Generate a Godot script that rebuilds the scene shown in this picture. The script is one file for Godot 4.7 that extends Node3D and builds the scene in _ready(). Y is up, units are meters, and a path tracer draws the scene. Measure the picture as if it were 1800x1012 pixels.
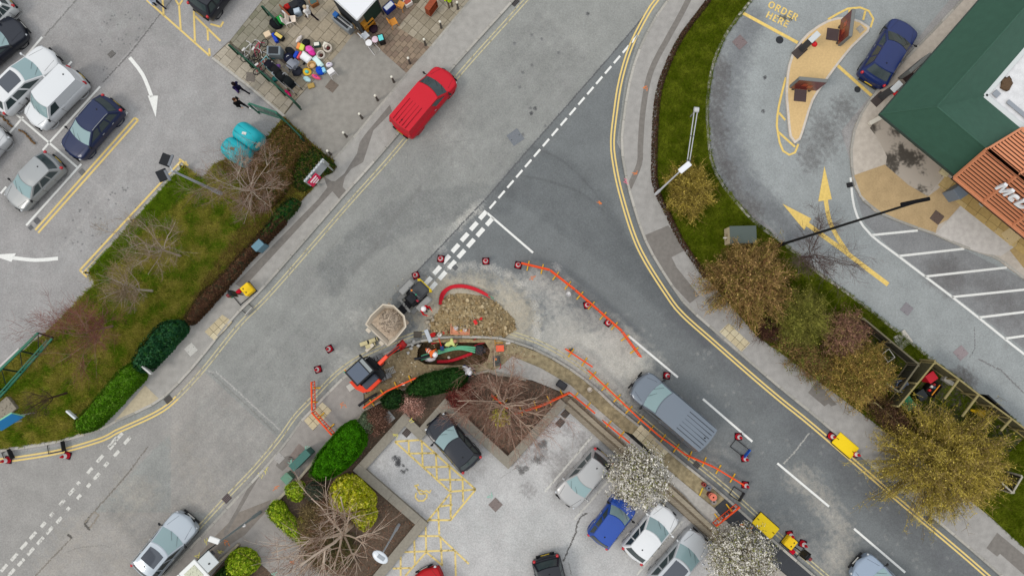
extends Node3D
# A street junction with roadworks, seen from a drone. Photo pixels (1800 x 1012) are turned into
# points on the ground, a kerb or a roof by at(u, v, height).
const CAM_H := 45.0
const FOCAL := 1300.0
const TILT := 3.17
const GAIN := 1.55
var mats := {}
var taken := {}
var rng := RandomNumberGenerator.new()
var tex := {}

class MB:
	var v := PackedVector3Array()
	var n := PackedVector3Array()
	var c := PackedColorArray()
	var u := PackedVector2Array()
	var col := Color.WHITE
	var use_uv := false
	func tri(a: Vector3, b: Vector3, d: Vector3) -> void:
		var m := (d - a).cross(b - a).normalized()
		v.append(a); v.append(b); v.append(d)
		n.append(m); n.append(m); n.append(m)
		c.append(col); c.append(col); c.append(col)
	func trin(a: Vector3, b: Vector3, d: Vector3, na: Vector3, nb: Vector3, nd: Vector3) -> void:
		var m := (d - a).cross(b - a)
		if m.length_squared() < 1e-14: return
		if m.dot(na + nb + nd) < 0.0:
			v.append(a); v.append(d); v.append(b); n.append(na); n.append(nd); n.append(nb)
		else:
			v.append(a); v.append(b); v.append(d); n.append(na); n.append(nb); n.append(nd)
		c.append(col); c.append(col); c.append(col)
	func quad(a: Vector3, b: Vector3, d: Vector3, e: Vector3) -> void:
		tri(a, b, d); tri(a, d, e)
	func out_tri(a: Vector3, b: Vector3, d: Vector3, o: Vector3) -> void:
		if (d - a).cross(b - a).dot((a + b + d) / 3.0 - o) < 0.0: tri(a, d, b)
		else: tri(a, b, d)
	func out_quad(a: Vector3, b: Vector3, d: Vector3, e: Vector3, o: Vector3) -> void:
		out_tri(a, b, d, o); out_tri(a, d, e, o)
	func box(t: Transform3D, s: Vector3, bev := 0.0) -> void:
		var h := s * 0.5
		var o := t.origin
		if bev <= 0.0:
			for ax in 3:
				for sg: float in [-1.0, 1.0]:
					var p := Vector3.ZERO; p[ax] = h[ax] * sg
					var q := Vector3.ZERO; q[(ax + 1) % 3] = h[(ax + 1) % 3]
					var r := Vector3.ZERO; r[(ax + 2) % 3] = h[(ax + 2) % 3]
					out_quad(t * (p - q - r), t * (p + q - r), t * (p + q + r), t * (p - q + r), o)
			return
		var b := minf(bev, minf(h.x, minf(h.y, h.z)) * 0.99)
		var k := h - Vector3(b, b, b)
		for ax in 3:
			var a1 := (ax + 1) % 3
			var a2 := (ax + 2) % 3
			for sg: float in [-1.0, 1.0]:
				var p := Vector3.ZERO; p[ax] = h[ax] * sg
				var q := Vector3.ZERO; q[a1] = k[a1]
				var r := Vector3.ZERO; r[a2] = k[a2]
				out_quad(t * (p - q - r), t * (p + q - r), t * (p + q + r), t * (p - q + r), o)
				for sh: float in [-1.0, 1.0]:
					var e := Vector3.ZERO; e[ax] = h[ax] * sg; e[a1] = k[a1] * sh
					var f := Vector3.ZERO; f[ax] = k[ax] * sg; f[a1] = h[a1] * sh
					out_quad(t * (e - r), t * (e + r), t * (f + r), t * (f - r), o)
		for sx: float in [-1.0, 1.0]:
			for sy: float in [-1.0, 1.0]:
				for sz: float in [-1.0, 1.0]:
					out_tri(t * Vector3(h.x * sx, k.y * sy, k.z * sz), t * Vector3(k.x * sx, h.y * sy, k.z * sz), t * Vector3(k.x * sx, k.y * sy, h.z * sz), o)
	func bx(x: float, y: float, z: float, sx: float, sy: float, sz: float, bev := 0.0, turn := 0.0) -> void:
		box(Transform3D(Basis(Vector3.UP, turn), Vector3(x, y, z)), Vector3(sx, sy, sz), bev)
	func beam(a: Vector3, b: Vector3, w: float, h: float, bev := 0.0) -> void:
		var d := b - a
		var x := d.normalized()
		var up := Vector3.UP if absf(x.y) < 0.95 else Vector3.RIGHT
		var z := x.cross(up).normalized()
		box(Transform3D(Basis(x, z.cross(x), z), (a + b) * 0.5), Vector3(d.length(), h, w), bev)
	func tube(p: PackedVector3Array, r: PackedFloat32Array, sides := 6, capped := true) -> void:
		var rings := []
		var nr := []
		var last := Vector3.ZERO
		for i in p.size():
			var d := (p[mini(i + 1, p.size() - 1)] - p[maxi(i - 1, 0)]).normalized()
			var a := last - d * last.dot(d)
			if a.length() < 0.05: a = d.cross(Vector3.UP) if absf(d.y) < 0.9 else d.cross(Vector3.RIGHT)
			a = a.normalized(); last = a
			var b := d.cross(a)
			var ring := PackedVector3Array()
			var ns := PackedVector3Array()
			for k in sides:
				var g := TAU * k / sides
				var w := a * cos(g) + b * sin(g)
				ring.append(p[i] + w * r[i]); ns.append(w)
			rings.append(ring); nr.append(ns)
		for i in p.size() - 1:
			for k in sides:
				var j := (k + 1) % sides
				trin(rings[i][k], rings[i][j], rings[i + 1][j], nr[i][k], nr[i][j], nr[i + 1][j])
				trin(rings[i][k], rings[i + 1][j], rings[i + 1][k], nr[i][k], nr[i + 1][j], nr[i + 1][k])
		if capped and sides > 3:
			for e in [0, p.size() - 1]:
				var mid: Vector3 = p[e]
				var o: Vector3 = p[1] if e == 0 else p[p.size() - 2]
				for k in sides: out_tri(mid, rings[e][k], rings[e][(k + 1) % sides], o)
	func rod(a: Vector3, b: Vector3, ra: float, rb := -1.0, sides := 6) -> void:
		tube(PackedVector3Array([a, b]), PackedFloat32Array([ra, ra if rb < 0.0 else rb]), sides)
	func lathe(t: Transform3D, prof: Array, seg := 16, sharp := true) -> void:
		for i in prof.size() - 1:
			var r0: float = prof[i][0]
			var y0: float = prof[i][1]
			var r1: float = prof[i + 1][0]
			var y1: float = prof[i + 1][1]
			var sl := Vector2(y1 - y0, r0 - r1).normalized()
			for k in seg:
				var g := TAU * k / seg
				var h := TAU * (k + 1) / seg
				var a := Vector3(cos(g), 0, sin(g))
				var b := Vector3(cos(h), 0, sin(h))
				var na := (t.basis * (a * sl.x + Vector3.UP * sl.y)).normalized()
				var nb := (t.basis * (b * sl.x + Vector3.UP * sl.y)).normalized()
				var p := t * (a * r0 + Vector3.UP * y0)
				var q := t * (b * r0 + Vector3.UP * y0)
				var s := t * (b * r1 + Vector3.UP * y1)
				var w := t * (a * r1 + Vector3.UP * y1)
				trin(p, q, s, na, nb, nb); trin(p, s, w, na, nb, na)
	func grid(rows: Array) -> void:
		var nn := []
		for i in rows.size():
			var row: PackedVector3Array = rows[i]
			var up: PackedVector3Array = rows[maxi(i - 1, 0)]
			var dn: PackedVector3Array = rows[mini(i + 1, rows.size() - 1)]
			var out := PackedVector3Array()
			for j in row.size():
				var m := (row[mini(j + 1, row.size() - 1)] - row[maxi(j - 1, 0)]).cross(dn[j] - up[j])
				out.append(m.normalized() if m.length_squared() > 1e-12 else Vector3.UP)
			nn.append(out)
		for i in rows.size() - 1:
			for j in rows[i].size() - 1:
				trin(rows[i][j], rows[i][j + 1], rows[i + 1][j + 1], nn[i][j], nn[i][j + 1], nn[i + 1][j + 1])
				trin(rows[i][j], rows[i + 1][j + 1], rows[i + 1][j], nn[i][j], nn[i + 1][j + 1], nn[i + 1][j])
	func blob(t: Transform3D, r: Vector3, seg := 10, rough := 0.0, seed := 1) -> void:
		var rows := []
		var rn := RandomNumberGenerator.new(); rn.seed = seed
		for i in seg / 2 + 1:
			var th := PI * i / (seg / 2)
			var row := PackedVector3Array()
			for k in seg:
				var ph := TAU * k / seg
				var w := 1.0 + (rn.randf_range(-rough, rough) if i > 0 and i < seg / 2 else 0.0)
				row.append(t * (Vector3(sin(th) * cos(ph), cos(th), sin(th) * sin(ph)) * r * w))
			row.append(row[0])
			rows.append(row)
		grid(rows)
	func sheet(poly: PackedVector2Array, y: float) -> void:
		var ix := Geometry2D.triangulate_polygon(poly)
		for i in range(0, ix.size(), 3):
			var a := Vector3(poly[ix[i]].x, y, poly[ix[i]].y)
			var b := Vector3(poly[ix[i + 1]].x, y, poly[ix[i + 1]].y)
			var d := Vector3(poly[ix[i + 2]].x, y, poly[ix[i + 2]].y)
			trin(a, b, d, Vector3.UP, Vector3.UP, Vector3.UP)
	func slab(poly: PackedVector2Array, y0: float, y1: float, bev := 0.0) -> void:
		var top := poly
		if bev > 0.0:
			var ins := Geometry2D.offset_polygon(poly, -bev)
			if ins.size() == 1 and ins[0].size() == poly.size():
				# the offset may start at another corner: take the nearest as partner
				var best := 0
				for k in poly.size():
					if ins[0][k].distance_to(poly[0]) < ins[0][best].distance_to(poly[0]): best = k
				var q := PackedVector2Array()
				var sense := 1 if Geometry2D.is_polygon_clockwise(ins[0]) == Geometry2D.is_polygon_clockwise(poly) else -1
				for k in poly.size(): q.append(ins[0][posmod(best + k * sense, poly.size())])
				top = q
		sheet(top, y1)
		var cw := Geometry2D.is_polygon_clockwise(poly)
		for i in poly.size():
			var a := poly[i]
			var b := poly[(i + 1) % poly.size()]
			var yb := y1 - (bev if top != poly else 0.0)
			var nn := Vector3(b.y - a.y, 0, a.x - b.x).normalized() * (1.0 if cw else -1.0)
			nn = -nn if not _outward(poly, a, b, nn) else nn
			var p0 := Vector3(a.x, y0, a.y)
			var p1 := Vector3(b.x, y0, b.y)
			var p2 := Vector3(b.x, yb, b.y)
			var p3 := Vector3(a.x, yb, a.y)
			trin(p0, p1, p2, nn, nn, nn); trin(p0, p2, p3, nn, nn, nn)
			if top != poly:
				var t0 := Vector3(top[i].x, y1, top[i].y)
				var t1 := Vector3(top[(i + 1) % top.size()].x, y1, top[(i + 1) % top.size()].y)
				var m := (nn + Vector3.UP).normalized()
				trin(p3, p2, t1, m, m, m); trin(p3, t1, t0, m, m, m)
	func _outward(poly: PackedVector2Array, a: Vector2, b: Vector2, nn: Vector3) -> bool:
		return not Geometry2D.is_point_in_polygon((a + b) * 0.5 + Vector2(nn.x, nn.z) * 0.004, poly)
	func mesh() -> ArrayMesh:
		var arr := []
		arr.resize(Mesh.ARRAY_MAX)
		arr[Mesh.ARRAY_VERTEX] = v
		arr[Mesh.ARRAY_NORMAL] = n
		arr[Mesh.ARRAY_COLOR] = c
		if use_uv:
			for p in v: u.append(Vector2((p.x + 36.0) / 72.0, (p.z + 25.0) / 48.0))
			arr[Mesh.ARRAY_TEX_UV] = u
		var m := ArrayMesh.new()
		if v.size() > 0: m.add_surface_from_arrays(Mesh.PRIMITIVE_TRIANGLES, arr)
		return m

# ---- names, things, parts
func numbered(called: String) -> String:
	if not taken.has(called):
		taken[called] = 0
		return called
	taken[called] += 1
	return "%s_%03d" % [called, taken[called]]
func thing(called: String, label: String, category: String, at3 := Vector3.ZERO, turn := 0.0, group := "") -> Node3D:
	var o := Node3D.new()
	o.name = numbered(called); add_child(o)
	o.position = at3; o.rotation.y = turn
	o.set_meta("label", label); o.set_meta("category", category)
	if group != "": o.set_meta("group", group)
	return o
func part(called: String, mb: MB, m: Material, parent: Node3D) -> MeshInstance3D:
	var o := MeshInstance3D.new()
	o.name = called; o.mesh = mb.mesh(); o.material_override = m
	parent.add_child(o, true)
	return o
func same(called: String, mesh: Mesh, m: Material, parent: Node3D, t := Transform3D.IDENTITY) -> MeshInstance3D:
	var o := MeshInstance3D.new()
	o.name = called; o.mesh = mesh; o.material_override = m; o.transform = t
	parent.add_child(o, true)
	return o
func solo(called: String, label: String, category: String, mb: MB, m: Material, at3 := Vector3.ZERO, turn := 0.0, group := "") -> MeshInstance3D:
	var o := part(numbered(called), mb, m, self)
	o.position = at3; o.rotation.y = turn
	o.set_meta("label", label); o.set_meta("category", category)
	if group != "": o.set_meta("group", group)
	return o
func struct(called: String, mb: MB, m: Material) -> MeshInstance3D:
	var o := part(numbered(called), mb, m, self)
	o.set_meta("kind", "structure")
	return o
func copy(o: Node3D, at3: Vector3, turn := 0.0, label := "") -> Node3D:
	var r: Node3D = o.duplicate()
	r.name = numbered(String(o.name).rstrip("0123456789").trim_suffix("_")); add_child(r)
	r.position = at3; r.rotation.y = turn
	if label != "": r.set_meta("label", label)
	return r

# ---- photo pixel -> place
func at(px: float, py: float, h := 0.0) -> Vector3:
	var a := deg_to_rad(TILT)
	var x := (px - 900.0) / FOCAL
	var y := -(py - 506.0) / FOCAL
	var d := Vector3(x, y * sin(a) - cos(a), -y * cos(a) - sin(a))
	return Vector3(0, CAM_H, 0) + d * ((h - CAM_H) / d.y)
func xz(pts: Array, h := 0.0) -> PackedVector2Array:
	var o := PackedVector2Array()
	for i in range(0, pts.size(), 2):
		var p := at(pts[i], pts[i + 1], h)
		o.append(Vector2(p.x, p.z))
	return o
func yaw(a: Vector3, b: Vector3) -> float:
	return atan2(-(b.z - a.z), b.x - a.x)
func arc(a: PackedVector2Array, step := 0.35) -> PackedVector2Array:
	# a smooth curve through the points
	var o := PackedVector2Array()
	for i in a.size() - 1:
		var p0 := a[maxi(i - 1, 0)]
		var p3 := a[mini(i + 2, a.size() - 1)]
		var k := maxi(1, int(a[i].distance_to(a[i + 1]) / step))
		for j in k: o.append(a[i].cubic_interpolate(a[i + 1], p0, p3, float(j) / k))
	o.append(a[a.size() - 1])
	return o
func side(a: PackedVector2Array, d: float) -> PackedVector2Array:
	var o := PackedVector2Array()
	for i in a.size():
		var t := (a[mini(i + 1, a.size() - 1)] - a[maxi(i - 1, 0)]).normalized()
		o.append(a[i] + Vector2(-t.y, t.x) * d)
	return o
func band(mb: MB, line: PackedVector2Array, d0: float, d1: float, y: float) -> void:
	var l := side(line, d0)
	var r := side(line, d1)
	for i in line.size() - 1:
		var a := Vector3(l[i].x, y, l[i].y)
		var b := Vector3(l[i + 1].x, y, l[i + 1].y)
		var d := Vector3(r[i + 1].x, y, r[i + 1].y)
		var e := Vector3(r[i].x, y, r[i].y)
		mb.trin(a, b, d, Vector3.UP, Vector3.UP, Vector3.UP); mb.trin(a, d, e, Vector3.UP, Vector3.UP, Vector3.UP)

# ---- materials; seen(): an 8 bit colour as the overcast photograph shows it on level ground -> base colour
func lin(r: float, g: float, b: float) -> Color:
	return Color(r / 255.0, g / 255.0, b / 255.0).srgb_to_linear()
func seen(r: float, g: float, b: float) -> Color:
	var c := lin(r, g, b)
	return Color(minf(c.r / GAIN, 0.82), minf(c.g / GAIN, 0.82), minf(c.b / GAIN, 0.82))
func paint(r: float, g: float, b: float, rough := 0.7, metal := 0.0, coat := 0.0) -> StandardMaterial3D:
	var key := "p%d_%d_%d_%.2f_%.2f_%.2f" % [r, g, b, rough, metal, coat]
	if mats.has(key): return mats[key]
	var m := StandardMaterial3D.new()
	m.albedo_color = seen(r, g, b).linear_to_srgb()
	m.roughness = rough; m.metallic = metal
	m.metallic_specular = 0.15 if rough >= 0.7 else (0.3 if rough >= 0.4 else 0.5)
	m.cull_mode = BaseMaterial3D.CULL_DISABLED
	if coat > 0.0:
		m.clearcoat_enabled = true; m.clearcoat = coat; m.clearcoat_roughness = 0.06
	mats[key] = m
	return m
func grain(r: float, g: float, b: float, kind := "mottle", scale := 0.4, rough := 0.9) -> StandardMaterial3D:
	var key := "g%d_%d_%d_%s_%.3f_%.2f" % [r, g, b, kind, scale, rough]
	if mats.has(key): return mats[key]
	var m: StandardMaterial3D = paint(r, g, b, rough).duplicate()
	m.albedo_texture = tex[kind]
	m.albedo_color = (seen(r, g, b) / 0.8).clamp().linear_to_srgb()
	m.uv1_triplanar = true; m.uv1_world_triplanar = true
	m.uv1_scale = Vector3(scale, scale, scale)
	mats[key] = m
	return m
func tinted(rough := 0.9, leafy := 0.0) -> StandardMaterial3D:
	var key := "v%.2f_%.2f" % [rough, leafy]
	if mats.has(key): return mats[key]
	var m := StandardMaterial3D.new()
	m.vertex_color_use_as_albedo = true
	m.roughness = rough
	m.metallic_specular = 0.12
	m.cull_mode = BaseMaterial3D.CULL_DISABLED
	if leafy > 0.0:
		m.backlight_enabled = true; m.backlight = Color(leafy, leafy, leafy)
	mats[key] = m
	return m
func noise(seed: int, f: float, oct := 4, kind := FastNoiseLite.TYPE_SIMPLEX_SMOOTH) -> FastNoiseLite:
	var q := FastNoiseLite.new()
	q.seed = seed; q.frequency = f; q.noise_type = kind
	q.fractal_octaves = oct
	return q
func grey_tex(f: Callable) -> ImageTexture:
	var im := Image.create(256, 256, true, Image.FORMAT_RGB8)
	for y in 256:
		for x in 256:
			var k: float = f.call(x, y)
			im.set_pixel(x, y, Color(k, k, k).clamp())
	im.generate_mipmaps()
	return ImageTexture.create_from_image(im)
func tile_noise(q: FastNoiseLite) -> PackedByteArray:
	var g := q.get_seamless_image(256, 256, false, false, 0.2, true)
	g.convert(Image.FORMAT_L8)
	return g.get_data()
func make_textures() -> void:
	var q := tile_noise(noise(3, 0.03, 5))
	var f := tile_noise(noise(4, 0.25, 2))
	var lq := noise(5, 0.05, 4)
	var at2 := func(a: PackedByteArray, x: int, y: int) -> float: return a[y * 256 + x] / 255.0 - 0.5
	# values are srgb; about 0.9 is the mean (0.8 linear)
	tex.mottle = grey_tex(func(x: int, y: int) -> float: return 0.9 + 0.1 * at2.call(q, x, y) + 0.1 * at2.call(f, x, y))
	tex.fine = grey_tex(func(x: int, y: int) -> float: return 0.9 + 0.14 * at2.call(f, x, y) + 0.07 * at2.call(q, x, y))
	tex.worn = grey_tex(func(x: int, y: int) -> float: return 0.93 - 0.26 * smoothstep(0.1, 0.34, at2.call(q, x, y) + 0.5 * at2.call(f, x, y)))
	tex.stain = grey_tex(func(x: int, y: int) -> float: return 0.97 - 0.5 * smoothstep(-0.06, 0.24, at2.call(q, x, y) + 0.3 * at2.call(f, x, y)))
	tex.wood = grey_tex(func(x: int, y: int) -> float: return 0.9 + 0.2 * lq.get_noise_2d(x * 0.15, y * 3.0))
	tex.soil = grey_tex(func(x: int, y: int) -> float: return 0.88 + 0.3 * at2.call(q, x, y) + 0.3 * at2.call(f, x, y))
# ---- the road surface: one map of what lies on it (patches of newer asphalt, dust, tyre rubber, stains)
const TW := 2048
const TH := 1365
var im: Image
func tx(px: float, py: float) -> Vector2:
	var p := at(px, py)
	return Vector2((p.x + 36.0) / 72.0 * TW, (p.z + 25.0) / 48.0 * TH)
func fill(pts: Array, r: int, g: int, b: int) -> void:
	var q := PackedVector2Array()
	for i in range(0, pts.size(), 2): q.append(tx(pts[i], pts[i + 1]))
	var lo := 1e9
	var hi := -1e9
	for p in q: lo = minf(lo, p.y); hi = maxf(hi, p.y)
	var col := seen(r, g, b).linear_to_srgb()
	for y in range(maxi(0, int(lo)), mini(TH - 1, int(hi)) + 1):
		var xs := []
		for i in q.size():
			var a := q[i]
			var d := q[(i + 1) % q.size()]
			if (a.y <= y + 0.5) != (d.y <= y + 0.5): xs.append(a.x + (y + 0.5 - a.y) / (d.y - a.y) * (d.x - a.x))
		xs.sort()
		for k in range(0, xs.size() - 1, 2):
			im.fill_rect(Rect2i(int(xs[k]), y, maxi(1, int(xs[k + 1]) - int(xs[k])), 1), col)
var stamps := {}
func stamp(r: int, g: int, b: int, size: int, a: float, grit: float) -> Array:
	var key := "%d_%d_%d_%d_%.2f_%.2f" % [r, g, b, size, a, grit]
	if stamps.has(key): return stamps[key]
	var out := []
	var c := seen(r, g, b).linear_to_srgb()
	for k in 4:
		var q := noise(50 + k, 5.0 / size, 4)
		var s := Image.create(size, size, false, Image.FORMAT_RGBA8)
		for y in size:
			for x in size:
				var d := Vector2(x - size * 0.5, y - size * 0.5).length() / (size * 0.5)
				var w := clampf(1.0 - d, 0, 1)
				var m := smoothstep(0.0, 0.75, w + 0.9 * q.get_noise_2d(x, y) - 0.15 * grit)
				m *= smoothstep(0.0, 0.25, w)
				if rng.randf() < grit * 0.5: m *= rng.randf()
				s.set_pixel(x, y, Color(c.r, c.g, c.b, a * m))
		out.append(s)
	stamps[key] = out
	return out
func dab(st: Array, px: float, py: float) -> void:
	var s: Image = st[rng.randi() % st.size()]
	var p := tx(px, py)
	im.blend_rect(s, Rect2i(0, 0, s.get_width(), s.get_height()), Vector2i(p) - Vector2i(s.get_width() / 2, s.get_height() / 2))
func stroke(st: Array, pts: Array, gap: float, wander: float) -> void:
	var q := PackedVector2Array()
	for i in range(0, pts.size(), 2): q.append(Vector2(pts[i], pts[i + 1]))
	q = arc(q, gap)
	for p in q: dab(st, p.x + rng.randf_range(-wander, wander), p.y + rng.randf_range(-wander, wander))
func area(st: Array, pts: Array, count: int) -> void:
	var q := PackedVector2Array()
	var lo := Vector2(1e9, 1e9)
	var hi := -lo
	for i in range(0, pts.size(), 2):
		q.append(Vector2(pts[i], pts[i + 1])); lo = lo.min(q[-1]); hi = hi.max(q[-1])
	for k in count:
		var p := Vector2(rng.randf_range(lo.x, hi.x), rng.randf_range(lo.y, hi.y))
		if Geometry2D.is_point_in_polygon(p, q): dab(st, p.x, p.y)
func crack(pts: Array, r: int, g: int, b: int, w := 1) -> void:
	var col := seen(r, g, b).linear_to_srgb()
	for i in range(0, pts.size() - 2, 2):
		var a := tx(pts[i], pts[i + 1])
		var d := tx(pts[i + 2], pts[i + 3])
		var n := int(a.distance_to(d)) + 1
		for k in n:
			var p := a.lerp(d, float(k) / n) + Vector2(rng.randf_range(-0.7, 0.7), rng.randf_range(-0.7, 0.7))
			if rng.randf() < 0.85: im.fill_rect(Rect2i(int(p.x), int(p.y), w, w), col)
func road_map() -> ImageTexture:
	im = Image.create(TW, TH, false, Image.FORMAT_RGBA8)
	im.fill(seen(157, 155, 153).linear_to_srgb())
	# car park lane of another age, main road, side road, drive-through, lower car park
	fill([132, 0, 40, 110, 120, 210, 180, 144, 300, 0, 330, -60, 190, -60], 145, 143, 142)
	fill([-80, 800, 0, 797, 100, 785, 190, 752, 300, 688, 428, 544, 600, 350, 900, 5, 960, -70, 1230, -70, 1172, 0, 1091, 250, 1000, 500, 760, 600, 600, 664, 410, 878, 300, 996, 210, 1100, -80, 1100], 144, 145, 142)
	fill([-80, 805, 60, 800, 200, 772, 262, 740, 300, 720, 330, 735, 270, 790, 60, 1012, -30, 1100, -80, 1100], 150, 147, 144)
	fill([300, 690, 345, 640, 510, 790, 420, 880, 380, 900, 150, 900, 60, 1012, 20, 1080, 300, 1080], 153, 150, 145)
	fill([1135, 24, 1064, 108, 1005, 177, 933, 257, 857, 345, 733, 476, 690, 520, 680, 600, 740, 620, 900, 620, 1450, 1060, 1500, 1100, 1900, 1160, 1760, 1012, 1465, 760, 1260, 590, 1085, 250, 1100, 140], 112, 115, 116)
	fill([1323, -60, 1200, 200, 1240, 300, 1500, 525, 1900, 830, 1900, 480, 1500, 300, 1480, 230, 1720, -60], 152, 157, 157)
	fill([1498, 318, 1540, 372, 1650, 415, 1860, 520, 1860, 650, 1800, 612, 1560, 430, 1520, 390], 136, 137, 138)
	fill([620, 830, 700, 740, 790, 700, 900, 820, 1000, 700, 1300, 960, 1380, 1100, 560, 1100], 188, 187, 186)
	rng.seed = 11
	# worn aggregate on the old road
	var pale := stamp(170, 170, 165, 90, 0.2, 0.6)
	var mid := stamp(136, 136, 133, 120, 0.16, 0.5)
	area(pale, [640, 340, 900, 60, 1120, 10, 740, 460, 420, 860, 330, 760], 150)
	area(mid, [560, 420, 900, 60, 1120, 10, 740, 460, 420, 860, 330, 760], 120)
	area(stamp(163, 157, 148, 80, 0.3, 0.6), [140, 880, 330, 760, 400, 850, 230, 1010, 60, 1010], 45)
	area(mid, [0, 0, 400, 0, 520, 200, 300, 300, 140, 500, 0, 640], 60)
	area(stamp(172, 171, 170, 120, 0.2, 0.5), [0, 0, 400, 0, 520, 200, 300, 300, 140, 500, 0, 640], 60)
	# tyre rubber swept through the junction
	var rub := stamp(88, 91, 93, 24, 0.13, 0.5)
	for k in 9:
		stroke(rub, [930 - k * 7, 258 + k * 9, 1000 - k * 5, 285 + k * 12, 1060, 345 + k * 14, 1110 + k * 4, 430 + k * 12, 1200 + k * 6, 545 + k * 8], 5.0, 2.5)
	for k in 5:
		stroke(rub, [560 + k * 6, 470 + k * 12, 640, 395 + k * 14, 720, 350 + k * 14, 800, 335 + k * 12, 900, 330 + k * 10], 6.0, 3.0)
	stroke(stamp(84, 86, 88, 7, 0.3, 0.4), [935, 258, 985, 280, 1030, 320, 1062, 362], 2.5, 0.8)
	stroke(stamp(84, 86, 88, 7, 0.3, 0.4), [915, 308, 965, 318, 1020, 338, 1060, 370], 2.5, 0.8)
	stroke(stamp(120, 120, 117, 12, 0.5, 0.3), [740, 330, 700, 375, 670, 420, 640, 455, 620, 480], 4.0, 2.0)
	for k in 4:
		stroke(stamp(92, 94, 97, 46, 0.16, 0.4), [1180 + k * 16, 560 - k * 6, 1380 + k * 14, 750 - k * 6, 1700 + k * 12, 1050 - k * 6], 14.0, 4.0)
	stroke(rub, [510, 900, 620, 760, 700, 650], 8, 30)
	for k in 10:
		var o := -60 + k * 13
		stroke(stamp(124, 124, 122, 22, 0.17, 0.6), [250 + o, 960 + o * 0.9, 420 + o, 770 + o * 0.9, 600 + o, 560 + o * 0.9, 800 + o, 320 + o * 0.9, 1010 + o, 80 + o * 0.9], 7.0, 3.0)
	# stone dust trodden and driven out of the works
	var dust := stamp(186, 183, 176, 60, 0.34, 0.7)
	var dust2 := stamp(196, 192, 182, 110, 0.3, 0.6)
	area(dust2, [930, 610, 1010, 570, 1100, 590, 1140, 650, 1100, 720, 1050, 670, 980, 625], 75)
	area(dust, [860, 500, 960, 480, 1060, 560, 1130, 640, 1110, 720, 1010, 640, 900, 600], 130)
	area(dust, [620, 560, 760, 480, 800, 470, 860, 520, 760, 600, 620, 660, 560, 660], 60)
	area(stamp(180, 172, 154, 70, 0.45, 0.7), [720, 530, 790, 490, 880, 500, 935, 540, 940, 590, 860, 600, 750, 600], 90)
	stroke(stamp(196, 192, 184, 20, 0.36, 0.7), [790, 470, 850, 470, 905, 490, 935, 525, 945, 570, 942, 600], 4.0, 5.0)
	stroke(stamp(196, 192, 184, 22, 0.4, 0.6), [842, 372, 838, 366, 812, 385, 805, 400], 4.0, 5.0)
	stroke(stamp(190, 188, 182, 26, 0.45, 0.7), [845, 355, 815, 390, 800, 400, 770, 440], 12.0, 3.0)
	area(stamp(168, 166, 160, 90, 0.3, 0.6), [1230, 800, 1320, 860, 1420, 940, 1500, 1020, 1440, 1010, 1330, 900, 1220, 800], 30)
	area(stamp(170, 168, 162, 9, 0.4, 0.7), [1180, 560, 1800, 1060, 1450, 1020, 1240, 820, 1120, 600], 260)
	area(stamp(150, 148, 143, 100, 0.3, 0.6), [1120, 700, 1230, 800, 1340, 910, 1440, 1000, 1400, 1010, 1200, 830, 1100, 740], 40)
	stroke(stamp(176, 170, 160, 70, 0.3, 0.6), [1400, 840, 1460, 900, 1480, 970, 1450, 1010], 12.0, 10.0)
	area(stamp(180, 178, 174, 20, 0.5, 0.7), [930, 440, 1000, 470, 1040, 500, 980, 480], 14)
	area(stamp(128, 126, 122, 50, 0.4, 0.5), [1120, 720, 1180, 770, 1160, 790, 1100, 740], 12)
	# drive-through: darker wheel paths and bays with oil
	for k in 3: stroke(stamp(112, 114, 117, 60, 0.22, 0.5), [1330 - k * 8, 20 + k * 10, 1300 - k * 12, 120, 1290 - k * 12, 220, 1320 - k * 10, 320, 1420 - k * 8, 420], 12.0, 6.0)
	stroke(stamp(84, 80, 80, 50, 0.3, 0.5), [1268, 110, 1258, 180, 1262, 260, 1290, 330, 1330, 375], 9.0, 7.0)
	area(stamp(160, 164, 166, 110, 0.22, 0.4), [1300, 130, 1380, 260, 1500, 420, 1700, 600, 1480, 500, 1300, 300], 40)
	area(stamp(104, 102, 102, 90, 0.25, 0.5), [1540, 400, 1640, 440, 1800, 520, 1800, 600, 1700, 550, 1560, 430], 40)
	area(stamp(96, 94, 94, 60, 0.35, 0.5), [1420, 225, 1480, 150, 1520, 190, 1470, 260, 1400, 300], 12)
	area(stamp(82, 74, 72, 60, 0.4, 0.6), [1640, 630, 1700, 668, 1780, 735, 1740, 720, 1660, 660], 12)
	stroke(stamp(84, 78, 60, 12, 0.8, 0.4), [1376, 28, 1384, 34, 1392, 36], 5.0, 4.0)
	# lower car park: puddled oil, grime near the planters
	area(stamp(142, 138, 135, 80, 0.3, 0.6), [640, 820, 740, 770, 900, 830, 1000, 730, 1200, 900, 1240, 960, 1120, 850, 900, 870, 760, 930, 640, 1012], 45)
	area(stamp(182, 182, 181, 130, 0.3, 0.4), [790, 900, 960, 850, 1060, 960, 1000, 1060, 760, 1060], 30)
	area(stamp(60, 60, 62, 14, 0.9, 0.4), [685, 800, 702, 805, 700, 818, 688, 812], 9)
	area(stamp(70, 70, 70, 7, 0.9, 0.3), [690, 820, 715, 815, 716, 830, 700, 832], 12)
	for a in [[953, 782], [946, 808], [917, 827]]: area(stamp(96, 94, 92, 14, 0.7, 0.5), [a[0] - 8, a[1] - 6, a[0] + 8, a[1] - 6, a[0] + 8, a[1] + 6, a[0] - 8, a[1] + 6], 6)
	area(stamp(104, 100, 98, 40, 0.3, 0.6), [900, 830, 1000, 720, 1040, 760, 960, 840, 920, 870], 22)
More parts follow.
